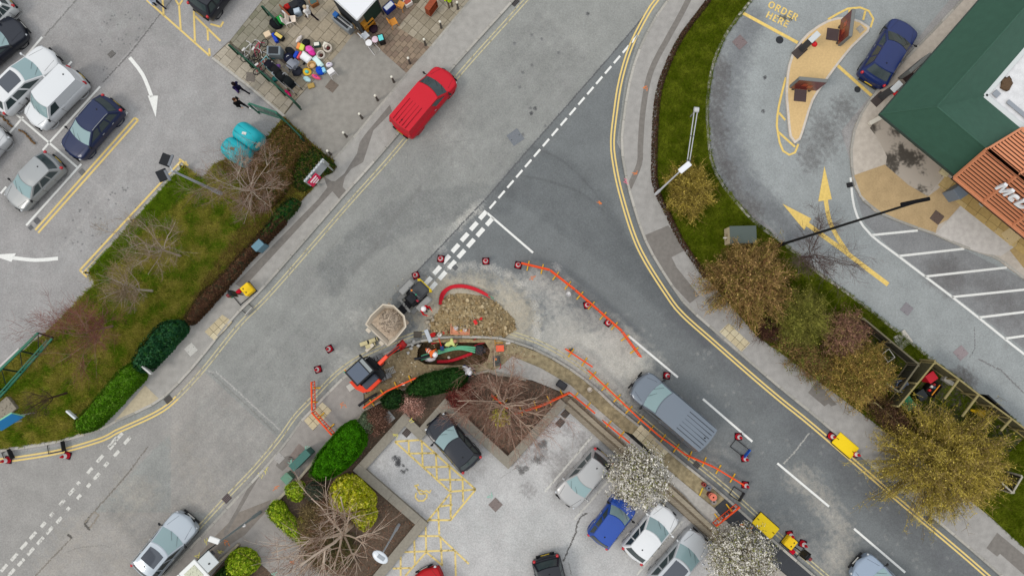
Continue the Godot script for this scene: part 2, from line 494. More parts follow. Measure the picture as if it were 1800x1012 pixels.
	# small oil spots in the upper car park
	area(stamp(112, 111, 112, 5, 0.9, 0.2), [120, 380, 180, 320, 230, 320, 260, 360, 150, 470, 90, 450], 60)
	area(stamp(112, 111, 112, 5, 0.9, 0.2), [180, 20, 260, 20, 240, 100, 170, 130], 40)
	area(stamp(104, 104, 106, 8, 0.9, 0.2), [900, 60, 1000, 60, 960, 250, 880, 250], 12)
	for a in [[941, 190], [934, 199], [1033, 23], [1342, 195], [1345, 136]]: dab(stamp(70, 70, 72, 9, 1.0, 0.1), a[0], a[1])
	area(stamp(168, 165, 163, 10, 0.3, 0.6), [150, 300, 300, 260, 190, 420, 140, 400], 30)
	stroke(stamp(170, 168, 166, 8, 0.6, 0.6), [250, 262, 210, 310, 170, 355, 130, 410, 100, 445], 4.0, 1.5)
	stroke(stamp(170, 168, 166, 8, 0.6, 0.6), [155, 310, 185, 340, 220, 368], 4.0, 1.5)
	# joints, cracks and reinstated trenches
	crack([132, 0, 77, 62], 118, 116, 114, 2); crack([300, 0, 278, 27, 230, 90, 180, 144], 108, 106, 104, 2)
	crack([370, 655, 425, 705, 484, 760], 128, 127, 124, 2); crack([378, 652, 433, 702, 492, 756], 168, 166, 162, 2)
	crack([360, 650, 376, 655], 168, 166, 162, 2)
	crack([1135, 24, 1064, 108, 933, 257, 857, 345, 733, 476], 86, 88, 90, 2)
	crack([990, 985, 1000, 962, 1012, 935, 1014, 920, 1020, 908, 1034, 900], 96, 93, 91, 2); crack([1000, 990, 1005, 1012], 110, 107, 104, 1)
	crack([258, 785, 225, 830, 190, 870, 155, 908], 118, 112, 104, 2); crack([155, 908, 147, 920, 157, 930], 84, 80, 76, 3)
	crack([147, 918, 165, 900, 172, 905, 156, 928], 140, 132, 120, 2); crack([118, 938, 125, 945], 84, 80, 76, 3)
	crack([60, 1012, 100, 970, 125, 945], 122, 116, 108, 2); crack([115, 970, 140, 962, 180, 958, 195, 962], 130, 126, 120, 1)
	crack([1378, 814, 1400, 790, 1423, 760], 168, 166, 160, 2)
	crack([1714, 575, 1715, 612, 1706, 628], 90, 88, 88, 1); crack([1720, 630, 1760, 650, 1800, 690], 118, 116, 116, 2)
	crack([840, 245, 790, 250, 740, 262], 130, 130, 127, 1); crack([600, 412, 560, 460, 520, 520], 138, 138, 134, 2)
	crack([1000, 838, 940, 800, 880, 840], 150, 148, 145, 1)
	# grain of the stone everywhere
	var fine := noise(21, 0.35, 2).get_image(TW, TH, false, false, false).get_data()
	var broad := noise(22, 0.02, 4).get_image(TW, TH, false, false, false).get_data()
	var tiny := noise(23, 0.9, 1, FastNoiseLite.TYPE_VALUE).get_image(TW, TH, false, false, false).get_data()
	var px := im.get_data()
	for i in TW * TH:
		var k := 1.0 + (fine[i] - 128) * 0.0005 + (tiny[i] - 128) * 0.0006 + (broad[i] - 128) * 0.0005
		var j := i * 4
		px[j] = mini(255, int(px[j] * k)); px[j + 1] = mini(255, int(px[j + 1] * k)); px[j + 2] = mini(255, int(px[j + 2] * k))
	im = Image.create_from_data(TW, TH, false, Image.FORMAT_RGBA8, px)
	im.convert(Image.FORMAT_RGB8)
	im.generate_mipmaps()
	return ImageTexture.create_from_image(im)

# ---- kerbs: single stones along a line
var kerb_mesh: ArrayMesh
func kerb(line: PackedVector2Array, off := 0.075, y := 0.13, len := 0.9) -> void:
	if kerb_mesh == null:
		var mb := MB.new()
		mb.bx(0, -0.1, 0, 1.0, 0.2, 0.15, 0.012)
		kerb_mesh = mb.mesh()
	var root := Node3D.new(); root.name = numbered("kerb"); add_child(root)
	root.set_meta("kind", "structure")
	var l := side(line, off)
	var run := 0.0
	var from := l[0]
	var ms := [grain(176, 172, 164, "mottle", 0.7), grain(164, 161, 154, "mottle", 0.7), grain(186, 182, 174, "mottle", 0.7)]
	for i in range(1, l.size()):
		run += l[i].distance_to(l[i - 1])
		if run >= len or i == l.size() - 1:
			var d := l[i] - from
			var t := Transform3D(Basis(Vector3.UP, atan2(-d.y, d.x)), Vector3((from.x + l[i].x) * 0.5, y + rng.randf_range(-0.006, 0.006), (from.y + l[i].y) * 0.5))
			t.basis.x *= maxf(0.05, d.length() - 0.012)
			same("kerb_stone", kerb_mesh, ms[rng.randi() % 3], root, t)
			run = 0.0; from = l[i]
func tiles(parent: Node3D, outline: PackedVector2Array, dir: float, w: float, h: float, y0: float, y1: float, ms: Array, stagger := 0.0, called := "slab", gap := 0.012) -> void:
	# paving cut to an outline: every piece a prism of its own
	var c := Vector2.ZERO
	for p in outline: c += p
	c /= outline.size()
	var rad := 0.0
	for p in outline: rad = maxf(rad, c.distance_to(p))
	var ex := Vector2(cos(dir), sin(dir))
	var ey := Vector2(-ex.y, ex.x)
	var ni := int(rad / w) + 2
	var nj := int(rad / h) + 2
	for j in range(-nj, nj):
		for i in range(-ni, ni):
			var o := c + ex * ((i + (0.5 * stagger if posmod(j, 2) == 1 else 0.0)) * w) + ey * (j * h)
			var q := PackedVector2Array([o + ex * gap + ey * gap, o + ex * (w - gap) + ey * gap, o + ex * (w - gap) + ey * (h - gap), o + ex * gap + ey * (h - gap)])
			for r in Geometry2D.intersect_polygons(q, outline):
				if r.size() < 3: continue
				var ar := 0.0
				for k in r.size(): ar += r[k].cross(r[(k + 1) % r.size()])
				if absf(ar) < 0.02: continue
				var mb := MB.new()
				mb.slab(r, y0, y1 + rng.randf_range(-0.004, 0.004))
				part(called, mb, ms[rng.randi() % ms.size()], parent)
func flat(called: String, pts: Array, y: float, m: Material, mapped := false) -> MeshInstance3D:
	var mb := MB.new()
	mb.use_uv = mapped
	mb.sheet(xz(pts, y), y)
	return struct(called, mb, m)
func raised(called: String, pts: PackedVector2Array, y0: float, y1: float, m: Material) -> MeshInstance3D:
	var mb := MB.new()
	mb.slab(pts, y0, y1)
	return struct(called, mb, m)
func marking(called: String, lines: Array, w: float, m: Material, y := 0.012) -> void:
	# painted lines: [x0, y0, x1, y1, ...] each
	var root := Node3D.new(); root.name = numbered(called); add_child(root)
	root.set_meta("kind", "structure")
	for l in lines:
		var mb := MB.new()
		band(mb, arc(xz(l, y), 0.6) if l.size() > 4 else xz(l, y), -w * 0.5, w * 0.5, y)
		part("painted_line", mb, m, root)
func shape(root: Node3D, called: String, pts: Array, m: Material, y := 0.012) -> void:
	var mb := MB.new()
	mb.sheet(xz(pts, y), y)
	part(called, mb, m, root)
const LK := [-120, 812, 0, 794, 33, 790, 103, 778, 175, 757, 195, 746, 267, 713, 300, 688, 345, 640, 408, 562, 467, 502, 600, 350, 680, 260, 794, 123, 900, 5, 990, -95]
const LR := [190, 1122, 300, 996, 351, 942, 410, 878, 454, 832, 498, 780, 528, 738, 562, 703, 600, 664, 645, 634, 713, 605, 749, 595, 787, 590, 836, 590, 877, 592, 905, 599, 951, 616, 1003, 646, 1044, 677, 1080, 711, 1121, 744, 1200, 810, 1274, 870, 1354, 942, 1431, 1009, 1540, 1100]
const UR := [1230, -80, 1172, 0, 1152, 28, 1123, 85, 1105, 144, 1096, 200, 1091, 250, 1095, 288, 1105, 335, 1126, 404, 1147, 450, 1185, 510, 1210, 542, 1264, 590, 1328, 646, 1380, 690, 1431, 731, 1500, 790, 1590, 868, 1641, 911, 1705, 965, 1759, 1012, 1870, 1108]
const VERGE_OUT := [1290, -80, 1246, 0, 1200, 62, 1172, 120, 1157, 175, 1152, 260, 1154, 327, 1177, 378, 1200, 424, 1244, 489, 1330, 590, 1400, 640, 1440, 670, 1500, 715, 1580, 775, 1740, 907, 1800, 962, 1930, 1075]
const VERGE_IN := [1390, -80, 1323, 0, 1277, 62, 1254, 118, 1245, 185, 1249, 262, 1259, 301, 1282, 337, 1328, 389, 1380, 427, 1441, 479, 1485, 509, 1574, 577, 1644, 634, 1687, 664, 1723, 693, 1775, 729, 1800, 752, 1960, 880]
const SHOP := [1760, -80, 1690, 0, 1636, 57, 1572, 123, 1528, 177, 1505, 218, 1496, 262, 1500, 314, 1513, 345, 1539, 371, 1603, 398, 1644, 412, 1695, 435, 1752, 453, 1800, 489, 1960, 600]
func back(a: PackedVector2Array) -> PackedVector2Array:
	var o := a.duplicate(); o.reverse(); return o
func build_setting() -> void:
	var road := StandardMaterial3D.new()
	road.albedo_texture = road_map(); road.roughness = 0.88; road.cull_mode = BaseMaterial3D.CULL_DISABLED
	rng.seed = 5
	var lk := arc(xz(LK, 0.12))
	var lr := arc(xz(LR, 0.12))
	var ur := arc(xz(UR, 0.12))
	# ground to the horizon, then sheets of asphalt 4 mm apart
	var g := MB.new()
	g.sheet(PackedVector2Array([Vector2(-400, -400), Vector2(400, -400), Vector2(400, -25), Vector2(-400, -25)]), 0.0)
	g.sheet(PackedVector2Array([Vector2(-400, 23), Vector2(400, 23), Vector2(400, 400), Vector2(-400, 400)]), 0.0)
	g.sheet(PackedVector2Array([Vector2(-400, -25), Vector2(-36, -25), Vector2(-36, 23), Vector2(-400, 23)]), 0.0)
	g.sheet(PackedVector2Array([Vector2(36, -25), Vector2(400, -25), Vector2(400, 23), Vector2(36, 23)]), 0.0)
	g.sheet(PackedVector2Array([Vector2(-36, -25), Vector2(36, -25), Vector2(36, 23), Vector2(-36, 23)]), -1.05)
	struct("ground", g, grain(150, 148, 146, "mottle", 0.2))
	var cw := MB.new(); cw.use_uv = true
	cw.sheet(PackedVector2Array([Vector2(-36, -25), Vector2(2, -25)]) + back(side(lk, -0.06)) + PackedVector2Array([Vector2(-36, 10.2)]), 0.0)
	struct("car_park", cw, road)
	var mr := MB.new(); mr.use_uv = true
	var west := PackedVector2Array()
	for p in lr:
		if p.x < at(880, 592).x: west.append(p)
	mr.sheet(side(lk, -0.05) + PackedVector2Array([Vector2(8, -25), Vector2(16, -25)]) + xz([1185, 0, 1165, 28, 1110, 150, 1100, 250, 1105, 288, 1000, 520]) + back(side(west, 0.05)) + PackedVector2Array([Vector2(-26, 23), Vector2(-36, 23)]), 0.004)
	struct("main_road", mr, road)
	var sr := MB.new(); sr.use_uv = true
	var east := PackedVector2Array()
	for p in lr:
		if p.x > at(760, 594).x: east.append(p)
	var urs := PackedVector2Array()
	for p in ur:
		if p.y > at(1140, 20).z: urs.append(p)
	sr.sheet(xz([733, 476, 933, 257, 1064, 108, 1135, 24]) + side(urs, -0.05) + back(side(east, 0.05)), 0.008)
	struct("side_road", sr, road)
	var dl := MB.new(); dl.use_uv = true
	dl.sheet(PackedVector2Array([Vector2(16, -25), Vector2(41, -25), Vector2(41, 18)]) + back(xz(VERGE_IN)), 0.0)
	struct("drive_through_lane", dl, road)
	var cp := MB.new(); cp.use_uv = true
	cp.sheet(PackedVector2Array([Vector2(-12, 23)]) + xz([600, 1020, 622, 826, 700, 738, 783, 700, 893, 806, 990, 700, 1075, 770, 1262, 925, 1350, 1012]) + PackedVector2Array([Vector2(24, 23)]), 0.0)
	struct("car_park", cp, road)
	# pavements
	var pav := grain(166, 163, 158, "mottle", 0.22)
	raised("pavement", side(lk, -0.15) + xz([829, -80, 829, 0, 716, 131, 590, 280, 567, 312, 526, 357, 495, 392, 436, 458, 390, 512, 333, 572, 300, 608, 262, 652, 231, 683, 175, 751, 103, 773, 0, 789, -120, 806], 0.12), -0.2, 0.12, pav)
	var lo := PackedVector2Array()
	for p in lr:
		if p.x < at(640, 640).x: lo.append(p)
	raised("pavement", side(lo, 0.15) + xz([640, 726, 597, 760, 526, 840, 467, 899, 545, 965, 620, 1040, 600, 1110, 300, 1120], 0.12), -0.2, 0.12, grain(156, 151, 146, "mottle", 0.22))
	raised("pavement", side(ur, -0.15) + back(xz(VERGE_OUT, 0.12)), -0.2, 0.12, grain(164, 161, 157, "mottle", 0.22))
	kerb(lk, -0.075); kerb(lo, 0.075); kerb(ur, -0.075)
	var ea := PackedVector2Array()
	for p in lr:
		if p.x >= at(640, 640).x: ea.append(p)
	kerb(ea, 0.075)
	# ground opened up for the works: bare soil with a trench, and the strip behind the kerb
	var soil := grain(142, 126, 98, "soil", 0.5)
	var clay := grain(160, 146, 116, "soil", 0.35)
	var r1 := xz([640, 645, 713, 612, 741, 604, 733, 616, 733, 632, 747, 640, 797, 642, 797, 662, 760, 670, 700, 690, 640, 724], 0.06)
	raised("works_soil", r1, -1.0, 0.06, soil)
	raised("works_soil", xz([797, 642, 845, 640, 856, 634, 862, 616, 852, 601, 838, 597, 877, 597, 905, 604, 951, 621, 950, 648, 900, 626, 885, 640, 862, 655, 797, 662], 0.06), -1.0, 0.06, clay)
	raised("works_soil", xz([951, 621, 1003, 651, 1044, 682, 1080, 716, 1126, 752, 1112, 763, 1095, 757, 1044, 713, 1003, 677, 950, 648], 0.06), -0.2, 0.06, clay)
	raised("works_soil", xz([1178, 794, 1200, 815, 1276, 876, 1256, 893, 1200, 847, 1152, 806], 0.06), -0.2, 0.06, clay)
	var tr := MB.new()
	var rim := xz([741, 604, 759, 600, 781, 596, 806, 594, 838, 597, 852, 601, 862, 616, 856, 634, 845, 640, 797, 642, 747, 640, 733, 632, 733, 616], 0.06)
	tr.sheet(rim, -0.85)
	for i in rim.size():
		var a := rim[i]; var b := rim[(i + 1) % rim.size()]
		tr.quad(Vector3(a.x, -0.86, a.y), Vector3(b.x, -0.86, b.y), Vector3(b.x, 0.06, b.y), Vector3(a.x, 0.06, a.y))
	struct("trench", tr, grain(112, 92, 66, "soil", 0.6))
	raised("concrete_path", xz([862, 655, 885, 640, 900, 626, 951, 647, 1003, 677, 1044, 713, 1095, 757, 1152, 806, 1200, 847, 1256, 893, 1262, 900, 1250, 922, 1200, 868, 1110, 790, 1060, 745, 1010, 700, 990, 690, 935, 668, 870, 660], 0.1), -0.2, 0.1, grain(180, 176, 170, "mottle", 0.5))
	raised("new_asphalt_path", xz([1256, 893, 1276, 876, 1354, 948, 1431, 1014, 1540, 1106, 1480, 1110, 1385, 1012, 1325, 962, 1262, 900], 0.11), -0.2, 0.11, grain(70, 72, 76, "fine", 0.8))
	raised("concrete_path", xz([1262, 901, 1325, 963, 1385, 1013, 1480, 1112, 1420, 1112, 1250, 923], 0.1), -0.2, 0.1, grain(168, 162, 154, "mottle", 0.5))
	# planting beds
	var bed := grain(98, 84, 72, "soil", 0.8)
	raised("planting_bed", xz([597, 762, 640, 727, 700, 693, 760, 672, 797, 664, 862, 657, 935, 669, 990, 691, 992, 700, 893, 808, 783, 704, 738, 757, 711, 731, 628, 826, 742, 921, 655, 1030, 620, 1040, 545, 963, 469, 899, 528, 841], 0.1), -0.2, 0.1, bed)
	raised("planting_bed", xz([417, 958, 468, 1000, 540, 1080, 400, 1112, 330, 1060], 0.12), -0.1, 0.135, bed)
	# verges
	var turf := grain(118, 108, 50, "soil", 0.5)
	raised("verge", xz([322, 290, 154, 476, 166, 497, 120, 545, 78, 585, 0, 648, -120, 745, -120, 806, 0, 789, 103, 773, 175, 751, 231, 683, 262, 652, 300, 608, 333, 572, 390, 512, 436, 458, 495, 392, 526, 357, 567, 312, 588, 283, 560, 262, 498, 204, 470, 240, 440, 262, 375, 288, 355, 316], 0.12), -0.1, 0.11, turf)
	raised("verge", xz(VERGE_OUT, 0.12) + back(xz(VERGE_IN, 0.12)), -0.1, 0.11, grain(84, 92, 20, "soil", 0.5))
	kerb(arc(xz(VERGE_IN, 0.12)), 0.07, 0.125)
	kerb(xz([322, 290, 300, 314, 270, 347, 240, 380, 210, 413, 180, 447, 154, 476, 166, 497], 0.12), 0.07, 0.125)
	# shop forecourt on the far side of the car park
	raised("forecourt", xz([498, 204, 518, 178, 600, 87, 622, 58, 669, 88, 716, 130, 588, 282, 560, 263], 0.1), -0.1, 0.1, grain(150, 146, 139, "mottle", 0.25))
	var flags := [grain(172, 163, 148, "mottle", 0.6), grain(165, 156, 140, "mottle", 0.6), grain(178, 169, 153, "mottle", 0.6)]
	var moss := [grain(138, 134, 118, "mottle", 0.6), grain(126, 124, 106, "mottle", 0.6), grain(146, 141, 126, "mottle", 0.6)]
	var dirs := yaw(at(716, 131), at(829, 0))
	var jm := grain(104, 96, 80, "soil", 0.6)
	var f1 := raised("paved_strip", xz([371, 101, 401, 73, 517, 177, 498, 204], 0.1), -0.1, 0.085, jm)
	tiles(f1, xz([373, 101, 401, 75, 515, 177, 497, 202], 0.1), -dirs, 0.75, 0.6, 0.06, 0.1, flags, 1.0)
	var f2 := raised("paved_forecourt", xz([402, 73, 470, -12, 520, -80, 560, -80, 500, 30, 445, 108], 0.1), -0.1, 0.085, jm)
	tiles(f2, xz([403, 73, 470, -10, 500, -45, 540, -45, 500, 30, 446, 106], 0.1), -dirs, 0.62, 0.5, 0.06, 0.1, moss, 1.0)
	var f3 := raised("paved_forecourt", xz([445, 108, 500, 30, 560, -80, 760, -80, 640, 40, 622, 58, 600, 87, 518, 178], 0.1), -0.1, 0.085, jm)
	tiles(f3, xz([446, 108, 500, 30, 545, -50, 740, -50, 640, 40, 622, 58, 600, 87, 518, 176], 0.1), -dirs, 0.75, 0.6, 0.06, 0.1, [grain(166, 154, 134, "mottle", 0.6), grain(158, 147, 128, "mottle", 0.6), grain(171, 160, 142, "mottle", 0.6)], 1.0)
	var f4 := raised("paved_forecourt", xz([622, 58, 640, 40, 760, -80, 900, -80, 829, 0, 716, 130, 669, 88], 0.1), -0.1, 0.085, jm)
	var buff := [grain(160, 150, 132, "mottle", 0.6), grain(150, 140, 122, "mottle", 0.6), grain(168, 158, 140, "mottle", 0.6)]
	tiles(f4, xz([699, 48, 735, 5, 780, -50, 870, -50, 829, 0, 757, 84], 0.1), -dirs, 0.6, 0.45, 0.06, 0.1, buff, 0.0)
	tiles(f4, xz([622, 58, 640, 40, 660, 15, 735, 5, 699, 48, 757, 84, 716, 130, 669, 88], 0.1), -dirs, 0.42, 0.3, 0.06, 0.1, [grain(150, 132, 114, "mottle", 0.6), grain(140, 124, 108, "mottle", 0.6), grain(134, 116, 102, "mottle", 0.6)], 1.0)
	kerb(xz([588, 282, 622, 243, 655, 203, 690, 162, 716, 131, 760, 82, 800, 34, 829, 0, 870, -50], 0.12), -0.05, 0.125)
	kerb(xz([371, 102, 400, 125, 430, 148, 465, 177, 498, 205], 0.1), -0.06, 0.11)
	# shop surround
	var sh := xz(SHOP, 0.12)
	raised("pavement", sh + PackedVector2Array([Vector2(41, 4), Vector2(41, -25)]), -0.1, 0.12, grain(200, 190, 178, "mottle", 0.3))
	kerb(arc(sh), -0.06, 0.13)
	flat("stained_concrete", [1530, 225, 1550, 196, 1665, 300, 1632, 345, 1598, 325, 1556, 300, 1560, 275, 1545, 245], 0.125, grain(176, 166, 154, "stain", 0.07))
	flat("block_paving", [1502, 308, 1556, 289, 1598, 325, 1632, 345, 1655, 328, 1690, 360, 1668, 385, 1650, 395, 1645, 410, 1603, 396, 1541, 368, 1515, 343], 0.129, grain(190, 164, 124, "mottle", 0.12))
	flat("block_paving", [1770, 430, 1776, 440, 1800, 470, 1900, 545, 1900, 500, 1800, 440, 1775, 428], 0.129, grain(186, 160, 112, "mottle", 0.6))
	flat("concrete_apron", [1645, 411, 1690, 362, 1790, 430, 1760, 450, 1720, 443], 0.133, grain(206, 200, 194, "mottle", 0.3))
	var f5 := flat("paved_strip", [1650, 325, 1664, 308, 1900, 480, 1900, 520, 1770, 425, 1690, 362], 0.126, grain(120, 104, 70, "soil", 0.6))
	tiles(f5, xz([1650, 325, 1664, 308, 1880, 470, 1880, 505, 1770, 425, 1690, 362], 0.14), -yaw(at(1664, 308), at(1900, 480)), 0.75, 0.75, 0.12, 0.145, [grain(198, 170, 112, "mottle", 0.5), grain(188, 160, 104, "mottle", 0.5), grain(206, 180, 126, "mottle", 0.5)])
	# the order island
	var isl := arc(xz([1439, 44, 1456, 35, 1474, 30, 1494, 30, 1513, 36, 1530, 47, 1528, 55, 1500, 82, 1477, 110, 1457, 137, 1431, 176, 1418, 215, 1408, 245, 1398, 252, 1389, 240, 1384, 193, 1382, 159, 1387, 113, 1400, 82, 1421, 57, 1439, 44], 0.12), 0.5)
	isl.remove_at(isl.size() - 1)
	raised("traffic_island", isl, -0.1, 0.12, grain(214, 204, 192, "mottle", 0.5))
	var inner := Geometry2D.offset_polygon(isl, -0.14)[0]
	raised("block_paving", inner, 0.1, 0.126, grain(222, 190, 138, "fine", 0.7))
	# patches of darker asphalt let into the pavements
	var dk := grain(128, 123, 118, "mottle", 0.4)
	flat("pavement_patch", [413, 499, 559, 350, 575, 329, 568, 309, 582, 318, 589, 318, 605, 305, 616, 287, 627, 270, 632, 250, 640, 238, 685, 184, 689, 196, 656, 229, 638, 285, 617, 297, 606, 311, 602, 328, 608, 335, 595, 349, 584, 336, 572, 349, 426, 507], 0.124, dk)
	var strip := MB.new()
	band(strip, arc(xz([1225, -30, 1200, 20, 1177, 62, 1152, 108, 1139, 144, 1130, 200, 1126, 257, 1124, 288, 1106, 330], 0.124)), -0.17, 0.17, 0.124)
	struct("pavement_patch", strip, dk)
	flat("pavement_patch", [1132, 414, 1175, 396, 1200, 430, 1204, 440, 1181, 452, 1190, 470, 1230, 520, 1213, 533, 1185, 503, 1152, 452], 0.124, dk)
	flat("pavement_patch", [1421, 690, 1436, 670, 1472, 711, 1462, 714, 1457, 709, 1450, 714], 0.124, dk)
	flat("pavement_patch", [1735, 963, 1754, 936, 1800, 974, 1860, 1020, 1840, 1030, 1800, 1009, 1759, 973, 1754, 978], 0.124, dk)
	flat("pavement_patch", [505, 806, 525, 779, 538, 790, 518, 818], 0.124, grain(140, 128, 122, "mottle", 0.4))
	flat("pavement_patch", [484, 818, 492, 805, 508, 800, 518, 806, 496, 828], 0.124, dk)
	flat("pavement_patch", [440, 848, 455, 838, 428, 885, 405, 925, 395, 945, 392, 935, 415, 895], 0.124, dk)
	flat("pavement_patch", [476, 878, 467, 899, 430, 940, 400, 960, 330, 1040, 300, 1030, 380, 940, 420, 900], 0.1235, grain(136, 128, 120, "mottle", 0.4))
	# tactile and buff paving let in at the crossings
	var cream := [grain(204, 190, 158, "mottle", 0.8), grain(196, 182, 150, "mottle", 0.8), grain(210, 198, 168, "mottle", 0.8)]
	for q: Array in [[359, 583, 390, 553, 408, 565, 377, 599], [534, 739, 566, 707, 583, 721, 550, 757], [1281, 568, 1319, 603, 1304, 618, 1265, 583], [1112, 763, 1127, 746, 1178, 792, 1160, 808]]:
		var y := 0.124
		var b := flat("crossing_paving", q, y, jm)
		tiles(b, xz(q, y), -yaw(at(q[0], q[1]), at(q[2], q[3])), 0.41, 0.41, 0.06, 0.131, cream)
	flat("buff_paving", [254, 677, 281, 703, 240, 723, 196, 745], 0.124, grain(190, 178, 152, "mottle", 0.5))
	build_markings()
func build_markings() -> void:
	var white := grain(236, 236, 232, "fine", 1.0, 0.7)
	var tired := grain(208, 206, 200, "worn", 0.5, 0.8)
	var yel := grain(232, 204, 130, "fine", 1.0, 0.7)
	var old := grain(196, 186, 150, "worn", 0.45, 0.8)
	var gold := grain(236, 204, 120, "mottle", 0.6, 0.7)
	var lk := arc(xz(LK, 0.012)); var lr := arc(xz(LR, 0.012)); var ur := arc(xz(UR, 0.012))
	var dy := Node3D.new(); dy.name = "double_yellow_lines"; add_child(dy); dy.set_meta("kind", "structure")
	for a in [[lk, 0.42, 0.62], [lr, -0.3, -0.5], [ur, 0.4, 0.6]]:
		for d in [a[1], a[2]]:
			var l := side(a[0], d)
			for k in range(0, l.size() - 1, 40):
				var mb := MB.new()
				var m: Material = yel
				var mid := l[mini(k + 20, l.size() - 1)]
				if a[0] == lk and mid.x > at(280, 700).x: m = old
				if a[0] == lr: m = old
				var hw := 0.036 if m == old else 0.05
				band(mb, l.slice(k, mini(k + 41, l.size())), -hw, hw, 0.013)
				part("painted_line", mb, m, dy)
	var dash := []
	for k in 17:
		var c := Vector2(1116, 68).lerp(Vector2(866, 360), k / 16.0)
		dash.append([c.x + 5.5, c.y - 6.4, c.x - 5.5, c.y + 6.4])
	marking("junction_dashes", dash, 0.13, white, 0.013)
	dash = []
	for k in 7:
		for e in [[849, 378, 752, 494], [861, 389, 761, 503]]:
			var c := Vector2(e[0], e[1]).lerp(Vector2(e[2], e[3]), k / 6.0)
			dash.append([c.x + 5.8, c.y - 6.5, c.x - 5.8, c.y + 6.5])
	marking("give_way_lines", dash, 0.27, white, 0.013)
	marking("centre_line", [[856, 374, 937, 444], [1105, 590, 1192, 663], [1236, 701, 1323, 776], [1367, 814, 1458, 890], [1502, 929, 1592, 1006]], 0.13, white, 0.013)
	dash = []
	for c: Array in [[209, 767, 1], [197, 783, 1], [175, 806, 1], [157, 827, .8], [137, 849, .4], [125, 864, .9], [108, 883, .8], [90, 904, .5], [75, 922, .7], [57, 941, 1], [41, 959, 1], [24, 979, 1], [6, 998, 1], [223, 774, 1], [204, 797, .8], [186, 816, .6], [169, 837, .9], [155, 853, .5], [138, 873, .6], [119, 894, .4], [103, 914, .8], [86, 932, 1], [70, 950, 1], [53, 969, 1], [36, 988, 1], [19, 1006, 1]]:
		dash.append([c[0] + 5.5 * c[2], c[1] - 6.2 * c[2], c[0] - 5.5 * c[2], c[1] + 6.2 * c[2]])
	dash.append([205, 768, 190, 786])
	marking("give_way_lines", dash, 0.2, tired, 0.013)
	marking("bay_lines", [[73, 65, 40, 104], [125, 108, 60, 180], [175, 152, 86, 250, 74, 264], [15, 190, 96, 260, 135, 294], [40, 205, 0, 252, -60, 322], [142, 288, 45, 396], [223, 197, 175, 250], [23, 21, 5, 40], [0, 340, 10, 328]], 0.13, white)
	marking("no_parking_lines", [[236, 207, 61, 404], [242, 211, 66, 409], [236, 207, 242, 211]], 0.12, yel)
	marking("no_parking_lines", [[318, 282, 140, 474], [327, 284, 147, 478], [314, 279, 330, 291], [139, 474, 152, 487]], 0.12, yel)
	marking("hatched_lines", [[257, 0, 300, 38, 368, 98], [314, 10, 317, 52], [340, 19, 342, 75], [342, 28, 387, 72], [364, 50, 365, 71], [367, 85, 368, 98], [308, 0, 314, 9], [314, 9, 320, 0], [369, 42, 387, 47], [387, 47, 392, 38], [285, 0, 287, 28]], 0.12, yel)
	var aw := Node3D.new(); aw.name = "lane_arrow"; add_child(aw); aw.set_meta("kind", "structure")
	var ml := MB.new(); band(ml, arc(xz([227, 101, 250, 131, 266, 170], 0.012)), -0.11, 0.11, 0.012); part("stem", ml, white, aw)
	shape(aw, "arrow_head", [259, 168, 277, 168, 273, 206], white)
	var aw2 := Node3D.new(); aw2.name = numbered("lane_arrow_white"); add_child(aw2); aw2.set_meta("kind", "structure")
	ml = MB.new(); band(ml, arc(xz([101, 454, 62, 457, 22, 453], 0.012)), -0.11, 0.11, 0.012); part("stem", ml, white, aw2)
	shape(aw2, "arrow_head", [-18, 448, 27, 445, 19, 460], white)
	marking("bay_lines", [[958, 864, 1041, 767], [1010, 913, 1077, 837], [1066, 961, 1126, 892], [1120, 1010, 1200, 916]], 0.12, tired)
	var hat := [[694, 776, 738, 773], [738, 773, 836, 860], [836, 860, 791, 864], [791, 864, 694, 776], [749, 919, 791, 867], [836, 860, 791, 915],
		[719, 797, 766, 796], [745, 821, 790, 820], [772, 843, 813, 843], [772, 890, 795, 887], [752, 914, 791, 914], [718, 776, 719, 797], [741, 775, 743, 820], [766, 796, 768, 843], [790, 821, 792, 864], [813, 841, 814, 882], [792, 867, 792, 910], [770, 893, 772, 939]]
	marking("hatched_lines", hat, 0.11, grain(232, 206, 130, "worn", 0.3, 0.8))
	marking("hatched_lines", [[735, 942, 772, 942], [709, 970, 798, 967], [690, 999, 722, 998], [748, 925, 749, 968], [728, 948, 729, 990], [704, 975, 704, 1012], [772, 942, 824, 991], [749, 970, 712, 1012], [749, 970, 778, 994], [774, 944, 777, 993], [800, 968, 801, 1012]], 0.11, grain(228, 204, 136, "worn", 0.42, 0.8))
	marking("wheelchair_sign", [[731, 866, 730, 874, 735, 880, 744, 880, 750, 874, 750, 867], [733, 858, 738, 868, 749, 867], [730, 853, 733, 858], [737, 861, 745, 864, 749, 862, 755, 866, 757, 861], [728, 854, 736, 852]], 0.1, grain(232, 206, 130, "worn", 0.3, 0.8))
	# drive-through
	marking("stop_line", [[1307, 23, 1403, 75], [1473, 115, 1533, 168]], 0.2, gold)
	marking("hatched_lines", [[1456, 34, 1491, 15, 1513, 13, 1528, 19, 1536, 33, 1531, 48], [1494, 16, 1493, 29], [1522, 19, 1518, 35], [1382, 136, 1370, 185, 1366, 221, 1371, 250, 1377, 265, 1388, 272, 1398, 268, 1404, 253], [1370, 198, 1381, 211], [1369, 232, 1398, 258]], 0.13, gold)
	var ar := Node3D.new(); ar.name = "lane_arrow_yellow"; add_child(ar); ar.set_meta("kind", "structure")
	ml = MB.new(); band(ml, arc(xz([1562, 500, 1500, 453, 1485, 441, 1457, 421, 1420, 394], 0.012)), -0.14, 0.14, 0.012); part("stem", ml, gold, ar)
